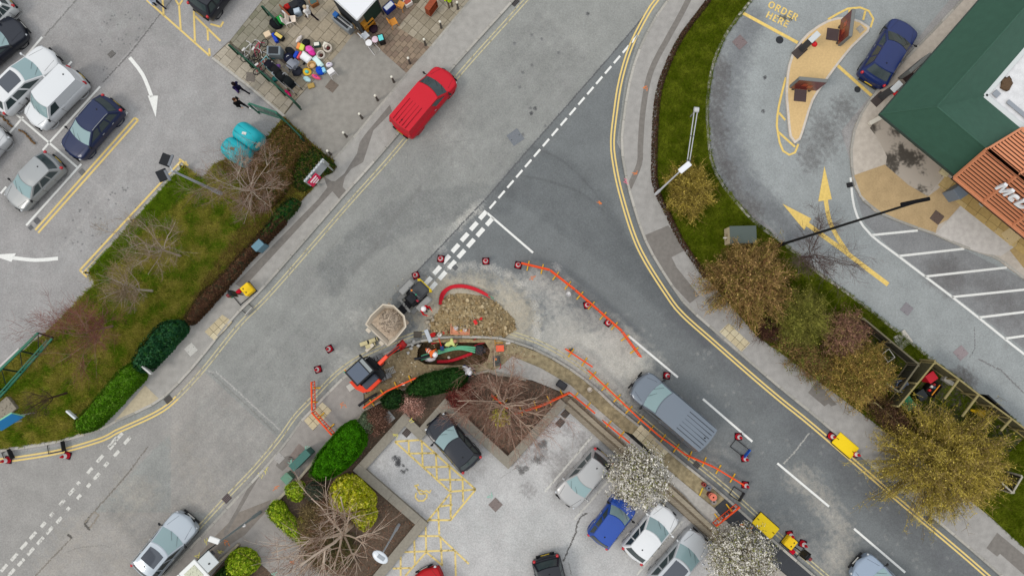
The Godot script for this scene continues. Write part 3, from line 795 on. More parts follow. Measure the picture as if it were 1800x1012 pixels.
	ml = MB.new(); band(ml, arc(xz([1490, 443, 1470, 412, 1458, 384, 1452, 350], 0.016)), -0.13, 0.13, 0.016); part("stem", ml, gold, ar)
	shape(ar, "arrow_head", [1450, 292, 1463, 350, 1439, 354], gold, 0.020)
	shape(ar, "arrow_head", [1376, 358, 1427, 384, 1414, 404], gold, 0.020)
	marking("bay_lines", [[1496, 312, 1499, 345, 1508, 381, 1533, 414, 1580, 450, 1626, 485, 1675, 522, 1721, 558, 1767, 595, 1800, 621, 1860, 665], [1534, 413, 1614, 405], [1580, 450, 1696, 437], [1626, 486, 1771, 470], [1673, 522, 1820, 507], [1721, 558, 1860, 541], [1767, 595, 1860, 582]], 0.14, white)
	for w in [["ORDER", 1377, 19, 0.76], ["HERE", 1367, 34, 0.76]]:
		var t := TextMesh.new()
		t.text = w[0]; t.font_size = 64; t.pixel_size = 0.0098; t.depth = 0.002
		var f := SystemFont.new(); f.font_names = PackedStringArray(["Droid Sans"]); f.font_weight = 700
		t.font = f
		var o := MeshInstance3D.new()
		o.name = "lettering_" + String(w[0]).to_lower(); o.mesh = t
		o.material_override = grain(230, 200, 124, "worn", 0.6, 0.8)
		var p := at(w[1], w[2], 0.014)
		o.transform = Transform3D(Basis(Vector3.UP, deg_to_rad(-27)) * Basis(Vector3.RIGHT, -PI / 2), p)
		o.set_meta("kind", "structure")
		add_child(o)
# ---- vehicles: local +x is forwards. front / rear: photo pixels of the bumpers' middles at bumper height
func cabin_point(q: Dictionary, face: String, s: float, k: float) -> Vector3:
	# s: 0 at the beltline, 1 at the roof edge; k: -1..1 across (front, rear) or 0..1 from rear to front (sides)
	var hw: float = lerpf(q.wb, q.wt, pow(s, 0.85))
	var y: float = lerpf(q.belt, q.edge, s)
	var xf: float = lerpf(q.f0, q.f1, s)
	var xr: float = lerpf(q.r0, q.r1, s)
	var bow: float = q.bow
	var rbow: float = q.rbow
	match face:
		"front": return Vector3(xf - bow * k * k, y + (1.0 - k * k) * 0.03 * s, k * hw)
		"rear": return Vector3(xr + rbow * k * k, y + (1.0 - k * k) * 0.03 * s, k * hw)
	var x := lerpf(xr + rbow, xf - bow, k)
	return Vector3(x, y, hw * (1.0 - 0.05 * pow(absf(2.0 * k - 1.0), 3.0) * 0.0))
func cabin_patch(q: Dictionary, face: String, s0: float, s1: float, k0: float, k1: float, lift: float, sgn := 1.0, nk := 8, slant := 0.0) -> MB:
	var mb := MB.new()
	var rows := []
	for i in 5:
		var s := lerpf(s0, s1, i / 4.0)
		var row := PackedVector3Array()
		for j in nk + 1:
			var k := lerpf(k0 + slant * (s - s0), k1 - slant * (s - s0), j / float(nk))
			var p := cabin_point(q, face, s, k)
			if face == "side": p.z *= sgn; p += Vector3(0, 0, sgn * lift)
			elif face == "front": p += Vector3(lift, lift * 0.6, 0)
			else: p += Vector3(-lift, lift * 0.6, 0)
			row.append(p)
		rows.append(row)
	mb.grid(rows)
	return mb
func car(label: String, category: String, fx: float, fy: float, rx: float, ry: float, w: float, o: Dictionary) -> Node3D:
	var pf := at(fx, fy, 0.55)
	var pr := at(rx, ry, 0.55)
	var len := Vector2(pf.x - pr.x, pf.z - pr.z).length()
	var mid := (pf + pr) * 0.5
	mid.y = o.get("y", 0.012)
	var t := thing(o.get("called", "parked_car"), label, category, mid, yaw(pr, pf), o.get("group", ""))
	var c: Array = o.c
	var shine := paint(c[0] * 0.94, c[1] * 0.94, c[2] * 0.94, o.get("gloss", 0.34), o.get("metal", 0.1) * 0.6, 0.25 if o.get("gloss", 0.34) < 0.4 else 0.0)
	shine.metallic_specular = 0.35
	var glass := paint(58, 70, 72, 0.05)
	var dark := paint(34, 35, 37, 0.6)
	var h: float = o.get("h", 1.5)
	var van: bool = o.get("van", false)
	var hl := len * 0.5
	var hw := w * 0.5
	var belt: float = o.get("belt", 0.62 * h)
	var ends: Array = o.get("t", [0.25, 0.455, 0.86, 0.965])
	var q := {"belt": belt - 0.03, "edge": h - 0.07, "f0": hl - ends[0] * len, "f1": hl - ends[1] * len, "r1": hl - ends[2] * len, "r0": hl - ends[3] * len, "wb": hw * 0.93, "wt": hw * o.get("top", 0.72), "bow": 0.16, "rbow": 0.08}
	# shell below the windows
	var mb := MB.new()
	var nose: float = o.get("nose", 0.72 * belt)
	var rows := []
	var n := 34
	for i in n + 1:
		var s := i / float(n)
		s = s + 0.35 * sin(TAU * s) / TAU * -1.0
		var k := hw
		var g := 0.15
		if s < g: k = hw * (0.66 + 0.34 * sqrt(maxf(0.0, 1.0 - pow((g - s) / g, 2.2))))
		if s > 0.9: k = hw * (0.78 + 0.22 * sqrt(maxf(0.0, 1.0 - pow((s - 0.9) / 0.1, 2.2))))
		var yt := belt
		if s < ends[0]: yt = lerpf(nose, belt - 0.02, pow(s / ends[0], 0.62))
		if s > ends[3] - 0.01: yt = belt * (1.0 - 0.12 * (s - ends[3] + 0.01) / 0.045)
		var lift := 0.2
		var endk := minf(s, 1.0 - s) / 0.03
		if endk < 1.0:
			lift = lerpf(0.32, 0.2, sqrt(endk)); yt = lerpf(yt * 0.86, yt, sqrt(endk)); k *= lerpf(0.9, 1.0, sqrt(endk))
		var x := hl - s * len
		# the bumpers bulge in plan
		var row := PackedVector3Array()
		for e in [[0.0, 0.0], [0.86, 0.0], [0.95, 0.08], [0.985, 0.3], [1.0, 0.5], [0.99, 0.72], [0.955, 0.9], [0.9, 0.97], [0.7, 1.0], [0.35, 1.02], [0.0, 1.025]]:
			var bend := 0.0
			if s < 0.1: bend = -0.16 * pow(e[0], 2.0) * (1.0 - s / 0.1)
			if s > 0.93: bend = 0.1 * pow(e[0], 2.0) * ((s - 0.93) / 0.07)
			row.append(Vector3(x + bend, lift + (yt - lift) * e[1], k * e[0]))
		var full := PackedVector3Array()
		for j in range(row.size() - 1, 0, -1): full.append(Vector3(row[j].x, row[j].y, -row[j].z))
		full += row
		rows.append(full)
	mb.grid(rows)
	for e in [0, rows.size() - 1]:
		var r: PackedVector3Array = rows[e]
		var cc := Vector3(r[0].x, 0.5, 0)
		for j in r.size() - 1: mb.out_tri(cc, r[j], r[j + 1], Vector3.ZERO)
	var body := part("body", mb, shine, t)
	# cabin shell and roof
	mb = MB.new()
	for face in ["front", "rear"]:
		var rr := []
		for i in 6:
			var row := PackedVector3Array()
			for j in 11: row.append(cabin_point(q, face, i / 5.0, -1.0 + j * 0.2))
			rr.append(row)
		mb.grid(rr)
	for sg: float in [-1.0, 1.0]:
		var rr := []
		for i in 6:
			var row := PackedVector3Array()
			for j in 9:
				var p := cabin_point(q, "side", i / 5.0, j / 8.0)
				row.append(Vector3(p.x, p.y, p.z * sg))
			rr.append(row)
		mb.grid(rr)
	part("cabin", mb, shine, t)
	mb = MB.new()
	var rf := []
	for i in 13:
		var row := PackedVector3Array()
		for j in 11:
			var k := -1.0 + j * 0.2
			var a := cabin_point(q, "rear", 1.0, k)
			var b := cabin_point(q, "front", 1.0, k)
			var s := i / 12.0
			var p := a.lerp(b, s)
			p.y = q.edge + 0.07 * (1.0 - pow(absf(k), 3.0)) * (1.0 - pow(absf(2.0 * s - 1.0), 4.0))
			if i == 0 or i == 12: p.y = a.y
			row.append(p)
		rf.append(row)
	mb.grid(rf)
	var roof := part("roof", mb, shine, t)
	# glass
	part("windscreen", cabin_patch(q, "front", 0.06, 0.95, -0.92, 0.92, 0.012), paint(o.get("ws", [146, 172, 175])[0], o.get("ws", [146, 172, 175])[1], o.get("ws", [146, 172, 175])[2], 0.04), t)  # default pale teal has the sky reflection put into the glass colour
	if not o.get("blind_rear", false): part("rear_window", cabin_patch(q, "rear", 0.2, 0.92, -0.84, 0.84, 0.012), glass, t)
	for sg: float in [-1.0, 1.0]:
		var cuts: Array = o.get("cuts", [[0.06, 0.3], [0.33, 0.62], [0.65, 0.94]])
		for cu: Array in cuts: part("side_window", cabin_patch(q, "side", 0.1, 0.86, cu[0], cu[1], 0.008, sg, 4, 0.02 if cu[1] < 0.9 else 0.06), glass, t)
	# seats seen dimly are left to the glass; trim next
	if o.has("sunroof"):
		var e: Array = o.sunroof
		mb = MB.new()
		var r2 := []
		for i in 7:
			var row := PackedVector3Array()
			for j in 7:
				var s := lerpf(e[0], e[1], i / 6.0)
				var k := lerpf(-0.74, 0.74, j / 6.0)
				var p := cabin_point(q, "rear", 1.0, k).lerp(cabin_point(q, "front", 1.0, k), s)
				p.y = q.edge + 0.07 * (1.0 - pow(absf(k), 3.0)) * (1.0 - pow(absf(2.0 * s - 1.0), 4.0)) + 0.006
				row.append(p)
			r2.append(row)
		mb.grid(r2)
		part("sunroof", mb, paint(70, 76, 86, 0.06), t)
	if o.get("rails", false):
		for sg: float in [-1.0, 1.0]:
			mb = MB.new()
			var pp := PackedVector3Array(); var rr := PackedFloat32Array()
			for i in 7:
				var p := cabin_point(q, "side", 1.0, lerpf(0.05, 0.95, i / 6.0))
				pp.append(Vector3(p.x, p.y + (0.035 if i > 0 and i < 6 else 0.0), p.z * sg * 0.97)); rr.append(0.018)
			mb.tube(pp, rr, 5)
			part("roof_rail", mb, paint(170, 172, 174, 0.35, 0.7), t)
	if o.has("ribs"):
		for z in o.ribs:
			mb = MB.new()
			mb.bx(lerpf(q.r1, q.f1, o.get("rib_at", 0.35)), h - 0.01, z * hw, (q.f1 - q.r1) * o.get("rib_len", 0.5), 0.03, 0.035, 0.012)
			part("rib_shade_strip", mb, paint(c[0] * 0.55, c[1] * 0.55, c[2] * 0.55, 0.5), t)  # body colour darkened to paint the shade of the roof grooves
	# bonnet shut lines, lamps, plates, handles, mirrors, wheels
	for sg: float in [-1.0, 1.0]:
		mb = MB.new()
		var ga := Vector3(hl - 0.06 * len, nose * 0.985 + 0.03, sg * hw * 0.55)
		var gb := Vector3(q.f0 + 0.06, belt + 0.0, sg * hw * 0.74)
		var pp := PackedVector3Array(); var rr := PackedFloat32Array()
		for i in 6:
			var s := i / 5.0
			var x := lerpf(ga.x, gb.x, s)
			var ss := (hl - x) / len
			pp.append(Vector3(x, lerpf(nose, belt - 0.02, pow(ss / ends[0], 0.62)) + 0.004, lerpf(ga.z, gb.z, s))); rr.append(0.007)
		mb.tube(pp, rr, 4)
		part("bonnet_seam", mb, dark, t)
		mb = MB.new()
		mb.blob(Transform3D(Basis(Vector3.UP, -0.55 * sg), Vector3(hl - 0.075 * len, nose * 0.93, sg * hw * 0.74)), Vector3(0.2, 0.085, 0.1), 10)
		part("headlight", mb, paint(206, 210, 214, 0.1), t)
		mb = MB.new()
		var tl: float = o.get("tail_h", 0.78 * belt + 0.1)
		mb.blob(Transform3D(Basis(Vector3.UP, 0.35 * sg), Vector3(-hl + 0.035 * len, tl, sg * hw * 0.8)), Vector3(0.11, 0.12 if not van else 0.25, 0.1), 10)
		part("tail_light", mb, paint(196, 30, 40, 0.2), t)
		mb = MB.new()
		mb.blob(Transform3D(Basis(Vector3.UP, 0.2 * sg), Vector3(q.f0 - 0.16, belt + 0.1, sg * (hw + 0.1))), Vector3(0.07, 0.07, 0.11), 8)
		mb.rod(Vector3(q.f0 - 0.12, belt + 0.03, sg * hw * 0.9), Vector3(q.f0 - 0.15, belt + 0.08, sg * (hw + 0.06)), 0.025)
		part("mirror", mb, dark if o.get("dark_mirror", true) else shine, t)
		for dx in [0.04, 0.27, 0.5]:
			if van and dx > 0.3: continue
			mb = MB.new(); mb.bx(q.f0 - dx * len, belt * 0.62, sg * (hw - 0.002), 0.012, belt * 0.62, 0.012); part("door_seam", mb, dark, t)
		for hx in [q.f0 - 0.3 * len, q.f0 - 0.5 * len]:
			if van and hx < q.f0 - 0.4 * len: continue
			mb = MB.new()
			mb.bx(hx, belt - 0.12, sg * (hw + 0.008), 0.16, 0.03, 0.03, 0.01)
			part("door_handle", mb, paint(178, 180, 182, 0.3, 0.6), t)
		for wx: float in [0.5 - o.get("axle", 0.19), -0.5 + o.get("axle_rear", 0.19)]:
			var wr: float = o.get("wheel", 0.325)
			mb = MB.new()
			var wt := Transform3D(Basis(Vector3.RIGHT, -sg * PI / 2), Vector3(wx * len, wr, sg * (hw - 0.2)))
			mb.lathe(wt, [[0.0, 0.0], [wr * 0.96, 0.0], [wr, 0.04], [wr, 0.18], [wr * 0.93, 0.215], [wr * 0.66, 0.21]], 20)
			var wh := Node3D.new(); wh.name = "wheel"; t.add_child(wh, true)
			part("tyre", mb, paint(40, 40, 42, 0.8), wh)
			mb = MB.new()
			mb.lathe(wt, [[wr * 0.66, 0.212], [wr * 0.6, 0.19], [wr * 0.2, 0.19], [0.0, 0.205]], 20)
			for sp in 5: mb.beam(wt * Vector3(0, 0.205, 0), wt * (Vector3(cos(sp * TAU / 5), 0, sin(sp * TAU / 5)) * wr * 0.62 + Vector3(0, 0.205, 0)), 0.05, 0.016)
			part("rim", mb, paint(150, 152, 155, 0.3, 0.6) if not o.get("black_rim", false) else paint(50, 50, 54, 0.3, 0.4), wh)
			mb = MB.new()
			var aw := Transform3D(Basis(Vector3.RIGHT, -sg * PI / 2), Vector3(wx * len, wr + 0.02, sg * (hw - 0.04)))
			mb.lathe(aw, [[wr * 1.06, 0.0], [wr * 1.06, 0.048], [wr * 1.17, 0.046], [wr * 1.2, 0.0]], 20)
			part("wheel_arch", mb, dark if o.get("clad", false) else shine, t)
	for e in [[1.0, 0.42], [-1.0, 0.46]]:
		mb = MB.new()
		mb.bx(e[0] * (hl + 0.004), e[1], 0, 0.014, 0.11, 0.52, 0.004)
		part("number_plate", mb, paint(232, 232, 226, 0.5) if e[0] > 0 else paint(236, 200, 60, 0.5), t)
		mb = MB.new()
		mb.bx(e[0] * (hl - 0.03), 0.3, 0, 0.09, 0.16, hw * 1.3, 0.03)
		part("bumper", mb, dark, t)
	if o.get("grille", true):
		mb = MB.new()
		mb.bx(hl - 0.045, nose * 0.78, 0, 0.07, 0.14, hw * 0.9, 0.03)
		part("grille", mb, paint(26, 27, 29, 0.4), t)
	mb = MB.new()
	mb.lathe(Transform3D(Basis(), Vector3(q.r1 + 0.35, h - 0.012, 0)), [[0.05, 0.0], [0.03, 0.04], [0.0, 0.05]], 8)
	part("aerial", mb, dark, roof)
	# wiper
	for z in [-0.28, 0.3]:
		mb = MB.new()
		var wa := cabin_point(q, "front", 0.07, z) + Vector3(0.03, 0.03, 0)
		var wb := cabin_point(q, "front", 0.4, z + 0.5) + Vector3(0.02, 0.02, 0)
		mb.rod(wa, wb, 0.008, 0.005, 4)
		part("wiper", mb, dark, t)
	return t
func build_cars() -> void:
	var g := "cars in the marked bays beside the verge"
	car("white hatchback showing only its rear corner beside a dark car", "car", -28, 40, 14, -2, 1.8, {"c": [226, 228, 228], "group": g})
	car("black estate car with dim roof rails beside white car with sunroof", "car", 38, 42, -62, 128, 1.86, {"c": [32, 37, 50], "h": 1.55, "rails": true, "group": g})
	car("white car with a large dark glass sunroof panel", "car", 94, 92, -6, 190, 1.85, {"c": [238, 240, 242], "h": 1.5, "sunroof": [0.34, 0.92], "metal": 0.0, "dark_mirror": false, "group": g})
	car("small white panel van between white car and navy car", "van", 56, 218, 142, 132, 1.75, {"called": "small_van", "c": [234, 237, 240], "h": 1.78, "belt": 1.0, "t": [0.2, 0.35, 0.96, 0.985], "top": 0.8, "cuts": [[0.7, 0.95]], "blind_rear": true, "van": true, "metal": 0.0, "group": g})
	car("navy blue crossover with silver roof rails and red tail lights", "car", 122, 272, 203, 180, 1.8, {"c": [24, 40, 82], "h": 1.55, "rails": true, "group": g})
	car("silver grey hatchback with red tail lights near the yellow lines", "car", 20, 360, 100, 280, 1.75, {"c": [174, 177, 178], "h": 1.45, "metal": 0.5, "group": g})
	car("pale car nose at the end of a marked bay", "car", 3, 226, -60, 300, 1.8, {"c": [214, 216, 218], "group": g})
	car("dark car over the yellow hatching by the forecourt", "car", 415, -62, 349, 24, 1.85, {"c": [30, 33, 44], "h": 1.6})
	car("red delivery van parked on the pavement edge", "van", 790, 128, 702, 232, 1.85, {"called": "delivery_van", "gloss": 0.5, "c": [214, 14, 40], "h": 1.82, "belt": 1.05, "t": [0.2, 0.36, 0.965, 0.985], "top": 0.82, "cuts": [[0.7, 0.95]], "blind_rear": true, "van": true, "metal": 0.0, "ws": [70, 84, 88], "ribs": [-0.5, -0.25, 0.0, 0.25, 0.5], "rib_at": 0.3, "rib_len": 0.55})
	car("blue off-road car waiting beside the green roofed shop", "car", 1592, 42, 1528, 146, 1.95, {"called": "car_at_drive_through", "c": [18, 42, 104], "h": 1.75, "clad": true, "top": 0.68, "ws": [52, 62, 58]})
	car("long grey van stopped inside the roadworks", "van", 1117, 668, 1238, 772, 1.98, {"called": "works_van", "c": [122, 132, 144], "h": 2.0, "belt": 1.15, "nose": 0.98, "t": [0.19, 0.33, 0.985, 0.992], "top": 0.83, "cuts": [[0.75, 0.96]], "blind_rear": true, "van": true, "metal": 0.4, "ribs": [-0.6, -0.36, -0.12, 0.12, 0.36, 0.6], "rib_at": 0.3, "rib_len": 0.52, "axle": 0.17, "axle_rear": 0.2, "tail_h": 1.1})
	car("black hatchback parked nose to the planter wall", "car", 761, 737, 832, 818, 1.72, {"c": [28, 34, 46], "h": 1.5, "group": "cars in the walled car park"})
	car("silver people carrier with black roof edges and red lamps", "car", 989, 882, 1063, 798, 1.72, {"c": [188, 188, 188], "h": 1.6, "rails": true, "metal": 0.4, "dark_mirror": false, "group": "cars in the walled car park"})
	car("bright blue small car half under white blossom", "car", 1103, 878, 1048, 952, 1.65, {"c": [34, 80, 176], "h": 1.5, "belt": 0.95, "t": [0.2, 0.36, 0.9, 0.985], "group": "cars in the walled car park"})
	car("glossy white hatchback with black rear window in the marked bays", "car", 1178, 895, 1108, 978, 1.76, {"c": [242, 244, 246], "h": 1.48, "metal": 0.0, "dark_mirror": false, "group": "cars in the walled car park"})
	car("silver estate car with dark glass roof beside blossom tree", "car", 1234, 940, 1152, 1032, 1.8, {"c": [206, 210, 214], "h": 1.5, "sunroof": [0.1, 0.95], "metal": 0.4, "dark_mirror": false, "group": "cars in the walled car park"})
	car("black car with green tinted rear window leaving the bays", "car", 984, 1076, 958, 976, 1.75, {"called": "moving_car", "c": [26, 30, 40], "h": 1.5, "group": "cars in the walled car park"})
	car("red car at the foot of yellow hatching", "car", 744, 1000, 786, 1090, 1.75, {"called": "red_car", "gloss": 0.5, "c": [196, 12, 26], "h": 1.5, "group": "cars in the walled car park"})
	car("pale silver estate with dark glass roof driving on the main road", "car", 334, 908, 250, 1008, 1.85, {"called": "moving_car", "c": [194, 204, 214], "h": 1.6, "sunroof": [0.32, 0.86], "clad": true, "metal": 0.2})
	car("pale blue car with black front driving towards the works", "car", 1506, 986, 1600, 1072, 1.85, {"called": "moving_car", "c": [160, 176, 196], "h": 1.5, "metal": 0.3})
# ---- roadworks
var cone_src: Node3D
func cone(px: float, py: float, label: String, y := 0.012) -> void:
	var p := at(px, py, y)
	p.y = y
	if cone_src == null:
		cone_src = thing("traffic_cone", label, "cone", p, 0.4, "red and white cones round the works")
		var mb := MB.new(); mb.bx(0, 0.025, 0, 0.44, 0.05, 0.44, 0.015); part("base", mb, paint(62, 22, 30, 0.8), cone_src)
		mb = MB.new(); mb.lathe(Transform3D.IDENTITY, [[0.19, 0.05], [0.17, 0.08], [0.135, 0.3]], 16); part("body", mb, paint(206, 24, 44, 0.6), cone_src)
		mb = MB.new(); mb.lathe(Transform3D.IDENTITY, [[0.088, 0.52], [0.04, 0.74], [0.03, 0.76], [0.0, 0.76]], 16); part("tip", mb, paint(206, 24, 44, 0.6), cone_src)
		mb = MB.new(); mb.lathe(Transform3D.IDENTITY, [[0.139, 0.3], [0.092, 0.52]], 16); part("reflective_sleeve", mb, paint(244, 236, 236, 0.4), cone_src)
	else: copy(cone_src, p, rng.randf() * TAU, label)
var barrier_src: Node3D
func barrier(ax: float, ay: float, bx: float, by: float, label: String, lean := 0.0, base := 0.012) -> void:
	# ends of the top rail in the photo
	var a := at(ax, ay, 0.95); var b := at(bx, by, 0.95)
	var p := (a + b) * 0.5; p.y = base
	var len := a.distance_to(b)
	if barrier_src == null:
		var t := thing("pedestrian_barrier", label, "barrier", p, 0, "orange barriers fencing the works")
		barrier_src = t
		var org := paint(240, 88, 46, 0.7)
		var mb := MB.new(); mb.bx(0, 0.97, 0, 2.0, 0.08, 0.09, 0.02); part("top_rail", mb, org, t)
		mb = MB.new(); mb.bx(0, 0.2, 0, 1.94, 0.07, 0.045, 0.015); part("bottom_rail", mb, org, t)
		for s: float in [-1.0, 1.0]:
			mb = MB.new(); mb.bx(s * 0.965, 0.55, 0, 0.07, 0.8, 0.05, 0.015); part("end_post", mb, org, t)
			mb = MB.new(); mb.bx(s * 0.5, 0.045, 0, 0.085, 0.06, 0.62, 0.02); mb.bx(s * 0.5, 0.13, 0, 0.07, 0.16, 0.08, 0.015); part("foot", mb, paint(240, 188, 52, 0.6), t)
		mb = MB.new(); mb.bx(0, 0.82, 0, 1.86, 0.17, 0.03, 0.008); part("board", mb, paint(226, 66, 46, 0.5), t)
		for k in 3:
			mb = MB.new(); mb.bx(-0.62 + k * 0.62, 0.82, 0, 0.3, 0.15, 0.037); part("reflective_panel", mb, paint(240, 232, 228, 0.4), t)
		for k in 9:
			mb = MB.new(); mb.bx(-0.76 + k * 0.19, 0.48, 0, 0.04, 0.5, 0.03); part("bar", mb, org, t)
	else: copy(barrier_src, p, 0, label)
	var o: Node3D = get_child(get_child_count() - 1)
	o.transform = Transform3D(Basis(Vector3.UP, yaw(a, b)) * Basis(Vector3.RIGHT, lean) * Basis.from_scale(Vector3(len / 2.0, 1, 1)), p)
func build_works() -> void:
	rng.seed = 77
	for c: Array in [[731, 484, "red cone beside the dumper's yellow tail", .012], [775, 455, "red cone touching the dashed give way line", .012], [854, 459, "red cone alone on dusty asphalt behind the give way line", .012], [911, 466, "red cone at the tip of orange barrier row", .012], [579, 613, "red cone on the road nearest the skip", .012], [559, 649, "red cone nearest the leaning orange barriers", .012], [1032, 536, "red cone halfway along orange barrier row, beside a white bucket", .012], [1069, 567, "red cone behind the orange barrier row, towards the van", .012], [1172, 660, "red cone at the grey van's front corner", .012],
		[118, 800, "red cone beside the black sign frame on yellow lines", .012], [14, 808, "red cone beside the hedge fence by yellow lines", .012], [1298, 767, "red cone behind the blue trimmed sign frame, on the centre line side", .012], [1309, 805, "red cone in front of the blue trimmed sign frame", .012], [1310, 852, "red cone at the end of the long barrier row", .012], [1388, 939, "red cone beside the yellow battery box", .012], [1411, 955, "red cone beside the traffic light's black head", .012], [1461, 766, "red cone at the ramp end facing the tan shrubs", .012], [1503, 797, "red cone at the ramp end facing the golden shrub", .012]]:
		cone(c[0], c[1], c[2], c[3])
	var z := Vector2(600, 280); var s := 1.0 / 2.53
	var runs := [[800, 460, 928, 490, "first, by the cone at its tip"], [930, 492, 1040, 578, "second, where the row bends"], [1042, 580, 1145, 670, "third, beside a red cone"], [1147, 672, 1250, 763, "fourth, at a second cone"], [1252, 766, 1335, 880, "last, by the centre line"]]
	for r: Array in runs: barrier(z.x + r[0] * s, z.y + r[1] * s, z.x + r[2] * s, z.y + r[3] * s, "orange barrier of the row across the side road, " + r[4])
	barrier(994, 613, 1042, 645, "short orange barrier on the double yellow lines by soil strip")
	var q := [[1034, 651], [1078, 692], [1121, 733], [1159, 766], [1207, 800], [1258, 822], [1309, 853]]
	var word := ["first after the gap", "second, over the soil strip", "third, at the buff slabs", "fourth, alongside the grey van", "fifth, behind the grey van", "last, ending at a red cone"]
	for i in 6: barrier(q[i][0], q[i][1], q[i + 1][0], q[i + 1][1], "orange barrier of the long row beside the kerb, " + word[i])
	barrier(903, 728, 955, 712, "orange barrier half hidden by bare tree branches", 0.0, 0.1)
	barrier(955, 712, 1002, 690, "orange barrier joining the corner beside the planter wall", 0.0, 0.1)
	barrier(1002, 690, 1046, 726, "orange barrier on the concrete path beyond the corner", 0.0, 0.1)
	barrier(1061, 740, 1107, 778, "orange barrier on the concrete path near white blossom", 0.0, 0.1)
	barrier(863, 694, 893, 718, "orange barrier standing under the bare tree", 0.0, 0.1)
	barrier(547, 671, 548, 722, "orange slatted barrier across the road's edge lines", 0.0)
	barrier(548, 724, 584, 764, "orange slatted barrier on the buff crossing slabs", 0.0, 0.13)
	barrier(638, 717, 680, 687, "orange barrier between excavator and hedge, pavement end", 0.0, 0.1)
	barrier(680, 687, 731, 664, "orange barrier between excavator and hedge, soil end", 0.0, 0.1)
	barrier(1258, 924, 1300, 890, "orange slatted barrier across the fresh black path", 0.0, 0.12)
	# yellow ramps
	var rsrc: Node3D
	for r: Array in [[1485, 782, 1464, 763, 1508, 801, "yellow kerb ramp between two red cones"], [1345, 923, 1326, 906, 1364, 940, "yellow kerb ramp beside the fresh black path"]]:
		var a := at(r[2], r[3], 0.15); var b := at(r[4], r[5], 0.15)
		var t := thing("kerb_ramp", r[6], "ramp", at(r[0], r[1], 0.012), yaw(a, b), "yellow kerb ramps")
		var L := 1.5; var W := 0.92
		var mb := MB.new(); mb.bx(0, 0.05, 0, L, 0.1, W, 0.03); part("rubber_edge", mb, paint(44, 44, 40, 0.8), t)
		mb = MB.new(); mb.bx(0, 0.135, 0, L - 0.02, 0.07, W - 0.08, 0.03); part("deck", mb, paint(250, 214, 20, 0.5), t)
		for k in 2:
			mb = MB.new(); mb.bx(-0.6 + k * 1.2, 0.175, 0, 0.16, 0.014, 0.05, 0.006); part("hand_slot", mb, paint(120, 100, 20, 0.7), t)
	traffic_light(437, 510, 424, 521, 0.12, "portable traffic light with yellow battery box on pavement")
	traffic_light(1386, 951, 1402, 965, 0.02, "portable traffic light with yellow box on the yellow lines")
	dumper(); excavator(); heap(); trench_things()
	# sign frames laid down or folded
	frame_sign(1300, 787, "folded black sign frame with blue edge between two cones", [1285, 778, 1308, 796], paint(30, 90, 190, 0.5))
	frame_sign(1294, 867, "empty black steel sign frame beside double yellow lines", [1284, 862, 1300, 872], paint(50, 52, 56, 0.6))
	frame_sign(99, 786, "black steel sign frame on curved yellow lines", [95, 786, 125, 780], paint(40, 41, 44, 0.6))
	frame_sign(14, 800, "black steel sign frame beside the hedge fence", [4, 804, 20, 797], paint(40, 41, 44, 0.6))
	frame_sign(430, 538, "pale edged sign frame lying on pavement", [412, 528, 432, 546], paint(200, 196, 190, 0.6))
	# cable drums and manhole rings in the strip
	var drums := [[1236, 850, 0.12, [150, 70, 62]], [1244, 856, 0.17, [110, 112, 122]], [1252, 872, 0.21, [226, 128, 106]], [1253, 880, 0.16, [150, 142, 138]], [1247, 868, 0.17, [112, 62, 54]]]
	var names := ["small maroon reel at the end of soil strip", "grey reel beside the small maroon one", "large salmon pink reel on top in the soil strip", "pale grey reel under the pink one", "dull brown reel under the pink one"]
	for i in drums.size():
		var d: Array = drums[i]
		var yy: float = 0.06 + [0.0, 0.0, 0.34, 0.0, 0.0][i]
		var t := thing("cable_reel", names[i], "reel", at(d[0], d[1], yy), 0, "reels in the soil strip")
		var mb := MB.new()
		for e in [0.0, 0.3]:
			mb = MB.new(); mb.lathe(Transform3D(Basis(), Vector3(0, e, 0)), [[0.05, 0.0], [d[2], 0.0], [d[2], 0.03], [0.05, 0.03]], 18)
			part("flange", mb, paint(d[3][0], d[3][1], d[3][2], 0.7), t)
		mb = MB.new(); mb.lathe(Transform3D.IDENTITY, [[d[2] * 0.7, 0.03], [d[2] * 0.7, 0.3]], 18); part("winding", mb, paint(70, 66, 64, 0.8), t)
		mb = MB.new(); mb.lathe(Transform3D.IDENTITY, [[0.05, 0.0], [0.05, 0.33]], 12); part("hub", mb, paint(40, 38, 38, 0.8), t)
	var st := MB.new(); st.beam(at(1230, 871, 0.1), at(1236, 857, 0.1), 0.09, 0.05, 0.015)
	solo("barrier_foot", "loose yellow barrier foot beside the reels", "barrier foot", st, paint(226, 190, 60, 0.6))
	for e in [[999, 517, "white bucket on asphalt behind orange barriers", [236, 236, 236]], [1036, 684, "pale plastic bucket on the soil strip", [226, 214, 198]]]:
		var t := thing("bucket", e[2], "bucket", at(e[0], e[1], 0.03), 0.5)
		var mb := MB.new(); mb.lathe(Transform3D.IDENTITY, [[0.0, 0.0], [0.12, 0.0], [0.15, 0.3], [0.14, 0.3], [0.13, 0.2], [0.0, 0.2]], 16); part("pail", mb, paint(e[3][0], e[3][1], e[3][2], 0.5), t)
		mb = MB.new(); mb.rod(Vector3(-0.15, 0.3, 0), Vector3(0, 0.34, 0.1), 0.008); mb.rod(Vector3(0, 0.34, 0.1), Vector3(0.15, 0.3, 0), 0.008); part("handle", mb, paint(80, 80, 80, 0.5), t)
	var wb := thing("traffic_light_head", "small black and yellow lamp unit on barrier end by soil strip", "lamp", at(1002, 614, 0.012), 0.6)
